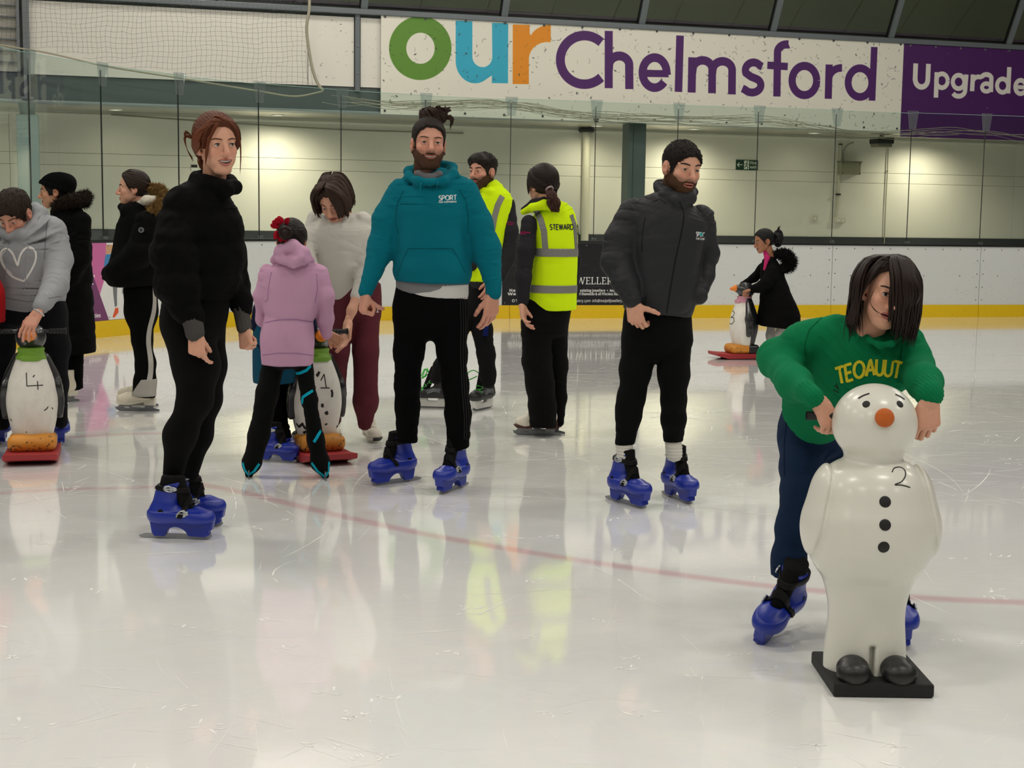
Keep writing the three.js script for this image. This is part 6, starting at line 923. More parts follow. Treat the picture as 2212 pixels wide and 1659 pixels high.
// ---- male steward
{
  const P = figure('bearded steward in a yellow high-visibility vest and hockey skates with green laces', 10.35, onIce(1005, 889)), { Q, R, chain, torso } = P;
  const H = makeHead({ c: Q(1043, 371, 0.02), yaw: -40, pitch: 0, s: 1.06, skin: 'pink', stubble: 0.7, stubbleColor: 0x3a2c22, cell: 0.0036, squint: true });
  const vest = torso([[1046, 1082, 402, 0.08], [1022, 1108, 430, 0.125], [1012, 1103, 480, 0.145], [1010, 1094, 540, 0.145], [1011, 1091, 590, 0.145], [1012, 1090, 606, 0.14]], { bot: 0.012, wr: folds(0.005, 9, 4, V(0.3, 1, 0), 3) });
  const collar = chain([[1044, 412, 8, 0.06], [1060, 416, 8, 0.09], [1078, 405, 8, 0.02], [1070, 396, 8, -0.08]], { k: 0.015 });
  const arm = chain([[1096, 442, 17, 0.0], [1101, 500, 17.5, 0.04], [1097, 555, 16.5, 0.07], [1082, 596, 12, 0.13]], { wr: [0.007, 22, 9] }), arm2 = chain([[1022, 450, 16, -0.05], [1012, 510, 16, 0], [1020, 570, 15, 0.1]], { wr: [0.006, 22, 9] });
  const all = U(0.012, vest, collar); wear(P, 'vest', all, hiVis, 0.009);
  wear(P, 'sleeve', arm, charcoal, 0.009, 'charcoal jacket sleeve'); wear(P, 'sleeve', arm2, charcoal, 0.009, 'charcoal jacket sleeve');
  wear(P, 'reflective_band', both(off(vest, 0.004), slab(P, 1040, 562, 577)), reflective, 0.007); draw(P.p, 'reflective_band', all, [[[1085, 424], [1075, 444], [1068, 470], [1063, 500], [1060, 530]]], 13, 10.2, reflective, { proud: 0.004 });
  draw(P.p, 'arm_print', arm, [[[1092, 481], [1100, 480], [1110, 482]], [[1096, 484], [1108, 485]]], 2.2, 10.3, cloth(0x7a1d45), { step: 2 });
  wear(P, 'jacket_hem', torso([[1013, 1072, 600, 0.13], [1012, 1070, 622, 0.13]], { bot: 0.01, top: 0.01 }), charcoal, 0.01);
  const hips = torso([[1012, 1070, 612, 0.12], [1008, 1060, 650, 0.13], [1005, 1060, 680, 0.12]], { bot: 0.04 }), rl = chain([[1034, 660, 24, 0], [1042, 715, 21.5, 0.04], [1050, 765, 19, 0.06], [1053, 806, 17, 0.03], [1055, 822, 16, 0.02]], { wr: [0.009, 20, 8] }), ll = chain([[1012, 660, 23, 0], [985, 735, 20, 0.08], [955, 790, 17, 0.12], [944, 815, 15, 0.12]], { wr: [0.009, 20, 8] }), pants = U(0.02, hips, rl, ll);
  wear(P, 'trousers', pants, cloth(0x121214), 0.0095); draw(P.p, 'pocket_cloth', pants, [[[1052, 668], [1051, 690], [1049, 712], [1048, 726]]], 11, 10.3, cloth(0x101a52), { proud: 0.012, label: 'dark blue cloth hanging at the thigh' });
  const h = handGeo({ wrist: Q(1070, 604, 0.16), dir: V(-0.5, -1, 0.1), palm: V(-0.3, 0, -1), side: 1, curl: CURL.relaxed, skin: 'pink', cell: 0.004 });
  addFace(P.p, H, { iris: 0x2a2018, browColor: 0x241a12, browW: 0.007, gaze: [-0.15, 0] }); bodyMesh(P, H, [h], [vest, arm, hips, rl, ll], 'pink');
  part(P.p, 'beard', poly(beardField(H, 0.0022, -0.054, 0.001), 0.0036).applyMatrix4(H.m), hairMat(0x44301f, 0.85));
  const hs = hairShell(H, { front: [0.06, 0.085], side: [-0.035, 0.018], nape: -0.06, top: 0.014, sides: 0.004, amp: 0.001, dir: [0, 0.5, -1], across: 100, quiff: (x, y, z) => 0.02 * smooth(0.01, 0.08, z) * smooth(0.03, 0.08, y) });
  part(P.p, 'hair', poly(hs, 0.0036).applyMatrix4(H.m), hairMat(0x1a120d, 0.5)); part(P.p, 'hair_strands', tufts(H, hs, { n: 900, len: 0.024, dir: [0, 0.5, -1], seed: 5, w: 0.0024, minY: 0.03, up: 0.0015 }), hairMat(0x1e150f, 0.5));
  shoe(P, hockeySkate(), [1070, 878], [1014, 890], { scale: 1.05 }); shoe(P, hockeySkate(), [966, 882], [906, 880], { scale: 1.05 });
}
// ---- female steward, back to the camera
{
  const P = figure('steward with a low brown ponytail, back turned, yellow vest lettered STEWARD and white skates', 9.2, onIce(1165, 938)), { Q, R, chain, torso } = P;
  const H = makeHead({ c: Q(1172, 399, 0), yaw: -142, pitch: 2, s: 1.04, skin: 'fair', fem: 1, cell: 0.0036 });
  const vest = torso([[1152, 1202, 446, 0.08], [1136, 1240, 468, 0.12], [1146, 1248, 510, 0.15], [1146, 1247, 560, 0.155], [1141, 1246, 615, 0.155], [1137, 1246, 650, 0.155], [1138, 1245, 668, 0.15]], { bot: 0.012, wr: folds(0.005, 7, 4, V(0.3, 1, 0), 6) });
  const collar = chain([[1130, 458, 6, 0.04], [1150, 449, 9, 0.09], [1176, 442, 10, 0.12], [1204, 450, 8, 0.08]], { k: 0.015 }), inner = chain([[1130, 452, 5, 0.0], [1152, 440, 9, 0.04], [1176, 434, 9, 0.06], [1196, 440, 8, 0.02]], { k: 0.015 });
  const arm = chain([[1143, 482, 17, 0.09], [1137, 540, 18, 0.12], [1130, 600, 17, 0.13], [1129, 650, 13, 0.12]], { wr: [0.007, 22, 9] }), arm2 = chain([[1238, 490, 11, -0.05], [1243, 560, 11, -0.05], [1240, 640, 11, -0.05]]), all = U(0.012, vest, collar);
  wear(P, 'vest', all, hiVis, 0.0085); wear(P, 'jacket_collar', inner, charcoal, 0.008); wear(P, 'sleeve', arm, charcoal, 0.0085, 'charcoal jacket sleeve'); wear(P, 'sleeve', arm2, charcoal, 0.009, 'charcoal jacket sleeve');
  wear(P, 'reflective_band', both(off(vest, 0.004), slab(P, 1200, 537, 555, 0.15)), reflective, 0.007); wear(P, 'reflective_band', both(off(vest, 0.004), slab(P, 1200, 617, 634, 0.15)), reflective, 0.007);
  draw(P.p, 'reflective_band', all, [[[1158, 455], [1168, 475], [1175, 500], [1178, 538]], [[1234, 464], [1242, 490], [1245, 538]]], 14, 9.1, reflective, { proud: 0.004 });
  draw(P.p, 'lettering', all, lettering('STEWARD', (u, v) => [mix(1188, 1238, u), mix(485, 496, v)], 0.2), 2.2, 9.05, M.rubber, { step: 1, proud: 0.0018 });
  draw(P.p, 'arm_print', arm, [[[1122, 502], [1132, 501], [1146, 503]], [[1124, 505], [1136, 505]]], 2.2, 9.1, cloth(0x8a1d4c), { step: 2 });
  const hips = torso([[1130, 1236, 655, 0.14], [1126, 1230, 690, 0.15], [1128, 1226, 715, 0.13]], { bot: 0.05 }), fl = chain([[1158, 700, 33, 0.04], [1160, 780, 31, 0.06], [1167, 830, 30, 0.06], [1172, 880, 29, 0.05], [1173, 916, 30, 0.05]], { wr: [0.008, 16, 6] }), bl = chain([[1196, 700, 32, -0.05], [1204, 790, 22, -0.06], [1207, 860, 17, -0.08], [1209, 912, 10, -0.08]], { wr: [0.007, 16, 6] });
  wear(P, 'trousers', U(0.02, hips, cut(fl, Q(1172, 919), V(0, -1, 0)), bl), cloth(0x0a0a0b), 0.009);
  const h = handGeo({ wrist: Q(1128, 658, 0.13), dir: V(0.12, -1, 0.12), palm: V(0.9, 0, 0.3), side: 1, s: 0.95, curl: CURL.relaxed, thumb: [20, 30, 14, 12], cell: 0.004 });
  bodyMesh(P, H, [h], [vest, arm, hips, cut(fl, Q(1172, 905), V(0, -1, 0)), cut(bl, Q(1172, 900), V(0, -1, 0))], 'fair');
  part(P.p, 'hair', poly(hairShell(H, { front: [0.07, 0.07], side: [-0.035, 0.03], nape: -0.1, top: 0.016, sides: 0.013, amp: 0.0008, dir: [0.2, 0.5, -1], across: 100 }), 0.0036).applyMatrix4(H.m), hairMat(0x1c120d, 0.45)); part(P.p, 'hair_strands', combed(H, { front: [0.075, 0.07], side: [-0.03, 0.03], to: [0.0, -0.045, -0.125], n: 220, lift: 0.0155, w: 0.007, seed: 8 }), hairMat(0x20140f, 0.45));
  const L = [], r = rng(71), c = Q(1190, 430, 0.12);
  for (let i = 0; i < 90; i++) { const j = () => (r() - 0.5); L.push(lock([Q(1184 + 6 * j(), 408 + 4 * j(), 0.13), Q(1192 + 18 * j(), 422 + 6 * j(), 0.16 + 0.03 * j()), Q(1196 + 28 * j(), 438 + 8 * j(), 0.16 + 0.04 * j()), Q(1199 + 20 * j(), 454 + 10 * j(), 0.15 + 0.03 * j())], 0.01, 0.006, c, 9, 6, 0.3)); }
  part(P.p, 'ponytail', merge(L), hairMat(0x3a231a, 0.45)); part(P.p, 'hair_tie', new THREE.TorusGeometry(0.022, 0.006, 8, 18).rotateX(0.9).rotateZ(0.5).translate(...Q(1187, 409, 0.135).toArray()), cloth(0xb9a3a6)); 
  part(P.p, 'loose_strand', merge([0, 1, 2, 3, 4].map((k) => lock([H.W(0.06, 0.08, 0.05), H.W(0.075, 0.03, 0.055 - k * 0.004), H.W(0.077, -0.03, 0.05 - k * 0.005), H.W(0.074, -0.06, 0.045)], 0.005, 0.003, H.c, 9, 5))), hairMat(0x2b1b14, 0.42));
  addFace(P.p, H, { brows: false });
  shoe(P, figureSkate(), [1207, 941], [1114, 939]); shoe(P, figureSkate(), [1214, 937], [1128, 932]);
}
// ---- young woman in the black parka with a pale fur hood
{
  const P = figure('young woman in profile, black parka with pale brown fur hood and white-striped flared leggings', 10.1, onIce(297, 884)), { Q, R, chain, torso } = P;
  const H = makeHead({ c: Q(288, 407, 0), yaw: -80, pitch: 0, s: 1.03, skin: 'fair', fem: 1, cell: 0.0034, lip: 0xa8665a });
  const coat = U(0.03, bump(torso([[266, 330, 448, 0.12], [254, 350, 480, 0.16], [248, 358, 520, 0.175], [240, 358, 560, 0.185], [232, 352, 600, 0.185], [238, 346, 614, 0.175]], { bot: 0.02 }), lumps(0.008, 9, 4)), chain([[318, 482, 26, 0.15], [300, 548, 27, 0.19], [250, 588, 22, 0.12], [236, 592, 17, 0.06]], { wr: [0.012, 16, 7] }), chain([[262, 447, 8, 0.02], [274, 457, 11, 0.08], [300, 452, 12, 0.08], [308, 440, 10, -0.02], [285, 440, 9, -0.08], [264, 445, 8, -0.05]]));
  wear(P, 'parka', coat, M.puffer, 0.009);
  { const p = meet(coat, 305, 497, 10.2), n = gradAt(coat, p); part(P.p, 'sleeve_badge', new THREE.CylinderGeometry(0.019, 0.019, 0.006, 22).applyQuaternion(new THREE.Quaternion().setFromUnitVectors(V(0, 1, 0), n)).translate(p.x, p.y, p.z), std({ color: 0x6a6c70, roughness: 0.6 }), 'round grey sleeve badge'); const q = p.clone().addScaledVector(n, 0.003); part(P.p, 'sleeve_badge', new THREE.CylinderGeometry(0.011, 0.011, 0.006, 18).applyQuaternion(new THREE.Quaternion().setFromUnitVectors(V(0, 1, 0), n)).translate(q.x, q.y + 0.001, q.z), M.rubber); }
  wear(P, 'hood_lining', bump(chain([[298, 442, 6, 0.08], [316, 433, 9, 0.1], [334, 430, 8, 0.08]]), lumps(0.003, 40, 1)), cloth(0xd6cdbd), 0.007, 'white fleece hood lining');
  fur(P, [[322, 408, 0.0, 8], [346, 410, 0.04, 9], [356, 428, 0.08, 10], [346, 450, 0.12, 11], [326, 456, 0.15, 9]], 0.03, 0.0032, 2600, hairMat(0x7d6036, 0.8), 'fur_trim', 5, 'pale brown fur trim');
  const leg = chain([[304, 630, 37, 0], [305, 675, 33, 0.02], [307, 730, 20, 0.04], [316, 785, 18, 0.06], [313, 822, 21, 0.07], [311, 850, 25, 0.08]], { k: 0.05 }), legs = U(0.03, leg, chain([[302, 640, 34, -0.14], [302, 735, 17, -0.16], [308, 790, 15, -0.16], [308, 845, 21, -0.16]])), cutLegs = cut(legs, Q(312, 853), V(-0.12, -1, 0));
  wear(P, 'leggings', cutLegs, M.black, 0.009);
  const pale = cloth(0xa5a19b); draw(P.p, 'side_stripe', cutLegs, [[[334, 622], [333, 668], [323, 712], [321, 740], [326, 783], [324, 815], [316, 842]]], 12, 10.1, pale, { label: 'pale grey side stripe', smoothLine: true, proud: 0.002 }); wear(P, 'flared_hem', both(off(leg, 0.004), cut(slab(P, 312, 815, 852), Q(300, 838, 0), V(-0.8, 0.6, 0))), pale, 0.008, 'pale grey flared hem');
  addFace(P.p, H, { iris: 0x3a2c20, browColor: 0x2c1d14, gaze: [0, 0] }); bodyMesh(P, H, [], [coat, cut(leg, Q(312, 835), V(0, -1, 0))], 'fair');
  part(P.p, 'hair', poly(hairShell(H, { front: [0.074, 0.066], side: [-0.01, 0.02], nape: -0.075, top: 0.013, sides: 0.01, amp: 0.0008, dir: [0, 0.2, -1], across: 100 }), 0.0034).applyMatrix4(H.m), hairMat(0x22150f, 0.45)); part(P.p, 'hair_strands', combed(H, { front: [0.076, 0.068], side: [-0.01, 0.02], to: [0, -0.012, -0.122], n: 180, lift: 0.0115, seed: 9 }), hairMat(0x26170f, 0.45));
  const B = [], r = rng(8), bc = H.W(0, -0.012, -0.128); for (let i = 0; i < 34; i++) { const a = r() * 6.28, k = 0.016 + 0.014 * r(); B.push(lock([0, 1, 2, 3].map((j) => bc.clone().add(V(0.02 * (r() - 0.5), sin(a + j) * k, cos(a + j) * k))), 0.009, 0.006, bc, 8, 6)); } part(P.p, 'hair_bun', merge(B), hairMat(0x2e1a14, 0.45));
  const hi = figureSkate(['white', 'pale', 0xd9d0bc]); shoe(P, hi, [343, 888], [251, 887]); shoe(P, hi, [338, 876], [256, 874]);
}
// ---- woman in the beanie and the long black coat
{
  const P = figure('smiling woman in a black knitted hat and ankle-length black padded coat with dark fur', 10.6, onIce(150, 868)), { Q, R, chain, torso } = P;
  const H = makeHead({ c: Q(118, 414, 0), yaw: -78, pitch: 4, s: 1.04, skin: 'olive', fem: 1, smile: 0.6, cell: 0.0036, lip: 0x9a4a4a });
  const coat = cut(bump(torso([[108, 168, 452, 0.12], [100, 192, 485, 0.17], [98, 197, 560, 0.19], [96, 199, 640, 0.2], [100, 204, 715, 0.21], [102, 206, 770, 0.21]], { bot: 0.03 }), plus((x, y, z) => -0.009 * Math.pow(abs(cos(y * PI / 0.17)), 8), lumps(0.007, 9, 2))), Q(150, 763), V(0.05, -1, 0));
  wear(P, 'long_coat', U(0.02, coat, chain([[175, 478, 22, 0.1], [170, 560, 22, 0.14], [140, 620, 18, 0.16]], { wr: [0.012, 16, 7] })), M.puffer, 0.01);
  fur(P, [[118, 446, 0.1, 7], [140, 438, 0.12, 10], [168, 430, 0.1, 11], [188, 424, 0.02, 10], [178, 440, -0.06, 10]], 0.03, 0.0034, 2400, hairMat(0x2a2018, 0.8), 'fur_trim', 6, 'dark brown fur trim');
  const sk = H.skull, a = frontPlane(0.058, 0.085, 0.012, -0.03), hat = bump(field((x, y, z) => max(sk(x, y, z) - 0.017 - 0.012 * smooth(0, -0.1, z), -((y - a.a.y) * a.n.y + (z - a.a.z) * a.n.z), -sk(x, y, z) - 0.01), grown(sk.b, 0.05)), (x, y, z) => 0.0028 * sin(atan2(x, y - 0.02) * 46)), slouch = U(0.03, hat, ell(0, 0.055, -0.1, 0.06, 0.06, 0.055));
  part(P.p, 'knitted_hat', poly(slouch, 0.0042).applyMatrix4(H.m), cloth(0x08080a)); part(P.p, 'hat_brim', poly(both(off(hat, 0.005), field((x, y, z) => abs((y - a.a.y) * a.n.y + (z - a.a.z) * a.n.z - 0.014) - 0.014, [-9, -9, -9, 9, 9, 9])), 0.0042).applyMatrix4(H.m), cloth(0x0b0b0d));
  const legs = chain([[155, 745, 26, 0], [154, 846, 24, 0]], { wr: [0.007, 16, 7] }); wear(P, 'trousers', U(0.02, cut(legs, Q(150, 852), V(0.5, -1, 0)), chain([[140, 745, 24, -0.2], [136, 835, 20, -0.2]])), M.black, 0.01);
  part(P.p, 'hair', poly(hairShell(H, { front: [0.06, 0.07], side: [-0.05, 0.02], nape: -0.09, top: 0.005, sides: 0.008, ears: false }), 0.004).applyMatrix4(H.m), hairMat(0x15100d));
  addFace(P.p, H, { iris: 0x2a1d14, browColor: 0x1c140f, teeth: true }); bodyMesh(P, H, [], [coat, cut(legs, Q(150, 835), V(0, -1, 0))], 'olive'); shoe(P, figureSkate(['white', 'pale', 0xd9d0bc]), [170, 866], [92, 874]); shoe(P, figureSkate(['white', 'pale', 0xd9d0bc]), [150, 856], [80, 862]);
}
// ---- person in the grey heart hoodie behind penguin 4
{
  const P = figure('person in a grey hoodie printed with a white heart, leaning on penguin number 4', 8.4, onIce(75, 958)), { Q, R, chain, torso } = P;
  const H = makeHead({ c: Q(32, 462, 0.12), yaw: -12, pitch: 36, roll: 2, s: 1.08, skin: 'pink', jaw: 1.05 });
  const body = torso([[-18, 78, 500, 0.12, 0.06], [-48, 136, 518, 0.16, 0.04], [-50, 139, 560, 0.175, 0.02], [-46, 142, 605, 0.175, 0], [-44, 139, 640, 0.165, -0.03], [-40, 134, 656, 0.155, -0.04]], { bot: 0.012, wr: plus(folds(0.006, 10, 3, V(-0.5, 1, 0), 4), folds(0.004, 16, 6, V(0.5, 1, 0.2), 9)) }), arm = chain([[112, 500, 32, 0.02], [126, 560, 29, 0.06], [120, 615, 26, 0.24], [95, 653, 18, 0.42]], { wr: [0.009, 22, 8] }), arm2 = chain([[-30, 500, 32, 0.02], [-50, 560, 28, 0.06], [-40, 640, 20, 0.16]], { wr: [0.009, 22, 8] });
  const hood = bump(U(0.02, chain([[20, 510, 9, 0.17], [48, 508, 11, 0.17], [74, 492, 12, 0.12], [88, 462, 14, 0.0], [76, 448, 12, -0.06]]), chain([[-12, 495, 12, 0.1], [20, 510, 9, 0.17]])), folds(0.004, 14, 9, V(1, 0, 0), 3)), top = U(0.02, body, arm, arm2, hood), grey = cloth(0x9b9da1);
  wear(P, 'hoodie', top, grey, 0.0085); wear(P, 'cuff', bump(chain([[97, 648, 18.5, 0.41], [89, 661, 16.5, 0.45]]), (x, y) => 0.0012 * sin((x + y) * 380)), grey, 0.006);
  const dk = cloth(0x606266), wh = std({ color: 0xdcdad6, roughness: 0.7 });
  draw(P.p, 'heart_print', top, [[[52, 608], [26, 597], [7, 574], [1, 554], [5, 541], [14, 537], [25, 545], [38, 574]], [[38, 574], [45, 549], [56, 536], [66, 534], [76, 543], [77, 561], [68, 583], [52, 608]]], 4, 8.5, wh, { smoothLine: true, proud: 0.0016 }); draw(P.p, 'heart_print', top, [[[62, 536], [73, 540], [79, 552], [74, 574], [60, 598]], [[12, 541], [4, 552], [10, 574], [26, 592]]], 1.4, 8.5, wh, { smoothLine: true });
  draw(P.p, 'drawstring', top, [[[17, 516], [16, 550], [12, 600]], [[61, 508], [60, 560], [53, 628]]], 2, 8.45, cloth(0x9a9ca0), { proud: 0.003 }); draw(P.p, 'seam', top, [[[102, 480], [98, 520], [96, 560]], [[-6, 640], [60, 652], [132, 640]]], 1.2, 8.5, dk);
  const hips = torso([[-38, 140, 645, 0.14, -0.04], [-36, 146, 690, 0.15, -0.04]], { bot: 0.05 }), rl = chain([[112, 675, 34, 0], [124, 750, 25, -0.04], [128, 830, 17, -0.08], [132, 912, 14, -0.1]], { k: 0.05 }), ll = chain([[2, 675, 36, 0], [2, 750, 27, -0.04], [4, 830, 20, -0.08], [6, 915, 15, -0.1]], { k: 0.05 });
  wear(P, 'leggings', U(0.02, hips, rl, ll), cloth(0x15161a), 0.0095);
  const h = handGeo({ wrist: Q(83, 674, 0.48), dir: V(-0.42, -0.8, 0.35), palm: V(0.1, -0.55, -0.8), side: 1, s: 0.98, curl: [[12, 22, 14], [14, 24, 14], [16, 26, 14], [18, 28, 16]], splay: 8, thumb: [48, 22, 10, 10], skin: 'pink', nails: 0xd08a94 });
  const beads = []; for (let i = 0; i < 26; i++) { const a = i / 26 * 6.283, c = Q(84, 675, 0.475), u = V(0.85, -0.5, 0.1).normalize(), v = V(0.1, 0.35, 0.93); beads.push(new THREE.SphereGeometry(0.0048, 8, 6).translate(c.x + u.x * cos(a) * 0.031 + v.x * sin(a) * 0.031, c.y + u.y * cos(a) * 0.031 + v.y * sin(a) * 0.031, c.z + u.z * cos(a) * 0.031 + v.z * sin(a) * 0.031)); }
  part(P.p, 'bracelet', merge(beads), M.silver, 'silver bead bracelet', 'stuff');
  addFace(P.p, H, { gaze: [0, -0.3] }); bodyMesh(P, H, [h], [body, arm, hips, rl, ll], 'pink');
  const hs = hairShell(H, { front: [0.05, 0.085], side: [-0.03, 0.024], nape: -0.06, top: 0.02, sides: 0.008, amp: 0.001, dir: [0.2, -0.3, 1], across: 100, jag: 0.012 });
  part(P.p, 'hair', poly(hs, 0.0036).applyMatrix4(H.m), hairMat(0x23170f, 0.55)); part(P.p, 'hair_strands', tufts(H, hs, { n: 1200, len: 0.02, dir: [0.2, -0.4, 1], w: 0.0024, seed: 6, up: 0.001 }), hairMat(0x291b12, 0.55));
  shoe(P, rentalSkate(1), [126, 943], [134, 966]); shoe(P, rentalSkate(-1), [10, 943], [2, 964]);
}
// ---- child in red at the left edge
{
  const P = figure('child in a red jacket cut off by the left edge beside the grey hoodie', 8.08, onIce(-34, 990)), { Q, chain, torso } = P;
  const H = makeHead({ c: Q(-34, 575, 0), yaw: 30, s: 0.95, cell: 0.005 }), coat = torso([[-58, -8, 600, 0.1], [-72, 7, 625, 0.13], [-74, 9, 660, 0.14], [-74, 8, 690, 0.14]], { bot: 0.02, wr: lumps(0.006, 12, 1) }), legs = U(0.02, chain([[-52, 690, 20, 0], [-52, 940, 14, 0]]), chain([[-20, 690, 20, 0], [-22, 940, 14, 0]]));
  wear(P, 'jacket', coat, cloth(0xa8141c), 0.01); wear(P, 'trousers', legs, M.black, 0.011); bodyMesh(P, H, [], [coat, legs], 'fair'); part(P.p, 'hair', poly(hairShell(H, {}), 0.005).applyMatrix4(H.m), hairMat(0x3a281c)); addFace(P.p, H); shoe(P, rentalSkate(1), [-26, 974], [-18, 1000], { scale: 0.85 }); shoe(P, rentalSkate(1), [-56, 974], [-50, 1000], { scale: 0.85 });
}
// ---- girl with penguin 3, far right
{
  const P = figure('girl in a knee-length black coat with a black fur hood pushing penguin number 3', 14.6, onIce(1680, 768)), { Q, R, chain, torso } = P;
  const H = makeHead({ c: Q(1650, 521, 0), yaw: -76, pitch: 12, s: 0.98, skin: 'brown', fem: 1, cell: 0.004 });
  const coat = cut(bump(torso([[1646, 1676, 562, 0.09], [1641, 1692, 590, 0.14], [1643, 1702, 622, 0.16], [1639, 1716, 655, 0.19], [1637, 1729, 690, 0.2], [1640, 1724, 715, 0.19]], { bot: 0.03 }), plus(lumps(0.01, 8, 2), folds(0.008, 6, 6, V(0.3, 1, 0), 3))), Q(1690, 708), V(-0.1, -1, 0)), n = chain([[1668, 588, 15, 0.12], [1656, 611, 13, 0.17], [1640, 621, 10.5, 0.16], [1625, 625, 8, 0.13]], { wr: [0.01, 16, 8] }), f = chain([[1650, 578, 12, -0.12], [1630, 600, 9, -0.14], [1606, 614, 7, -0.12]], { wr: [0.01, 16, 8] });
  wear(P, 'coat', U(0.02, coat, n, f), M.puffer, 0.012); wear(P, 'jumper', chain([[1653, 546, 4.5, 0.02], [1657, 558, 5, 0.06], [1651, 582, 2.6, 0.12]]), cloth(0xb62a66), 0.008, 'pink jumper');
  fur(P, [[1680, 548, 0.02, 9], [1696, 551, 0.04, 11], [1708, 562, 0.05, 11], [1706, 575, 0.05, 10], [1690, 580, 0.08, 8]], 0.035, 0.005, 1800, hairMat(0x060606, 0.85), 'fur_hood', 9);
  const tights = U(0.02, chain([[1690, 695, 10, 0.05], [1684, 722, 9, 0.05], [1688, 752, 7.5, 0.05]]), chain([[1668, 695, 10, -0.1], [1664, 724, 9, -0.1], [1664, 752, 7.5, -0.1]])); wear(P, 'tights', tights, cloth(0xb9b4ae), 0.009, 'pale grey tights');
  const hands = [handGeo({ wrist: Q(1624, 625, 0.13), dir: V(-0.9, -0.3, 0.1), palm: V(0, -1, 0), side: 1, s: 0.85, curl: CURL.grip, skin: 'brown', cell: 0.005 }), handGeo({ wrist: Q(1607, 614, -0.12), dir: V(-0.9, -0.3, 0.1), palm: V(0, -1, 0), side: -1, s: 0.85, curl: CURL.grip, skin: 'brown', cell: 0.005 })];
  addFace(P.p, H, { iris: 0x1c120c, browColor: 0x120d0a }); bodyMesh(P, H, hands, [coat, n, f], 'brown');
  part(P.p, 'hair', poly(hairShell(H, { front: [0.07, 0.072], side: [-0.02, 0.02], nape: -0.08, top: 0.014, sides: 0.01 }), 0.004).applyMatrix4(H.m), hairMat(0x0b0908, 0.4));
  const B = [], r = rng(18), bc = H.W(0, -0.0, -0.16); for (let i = 0; i < 40; i++) { const a = r() * 6.28, k = 0.028 + 0.03 * r(); B.push(lock([0, 1, 2, 3].map((j) => bc.clone().add(V(cos(a + j * 0.7) * k * 0.8, sin(a + j * 0.7) * k * 1.5, 0.03 * (r() - 0.5)))), 0.018, 0.012, bc, 8, 6)); } for (let i = 0; i < 7; i++) B.push(lock([bc.clone(), bc.clone().add(V(0.02 * (r() - 0.3), 0.06, 0)), bc.clone().add(V(0.05 * (r() - 0.3), 0.1 + 0.03 * r(), 0.02))], 0.01, 0.007, bc, 6, 5, 0.15)); B.push(poly(bump(cap(bc.clone().add(V(0, 0.02, 0)), bc.clone().add(V(0, -0.03, 0)), 0.048), lumps(0.008, 40, 3)), 0.008)); part(P.p, 'hair_bun', merge(B), hairMat(0x0b0908, 0.4));
  shoe(P, figureSkate(), [1702, 770], [1668, 772]); shoe(P, figureSkate(), [1680, 762], [1648, 764]);
}
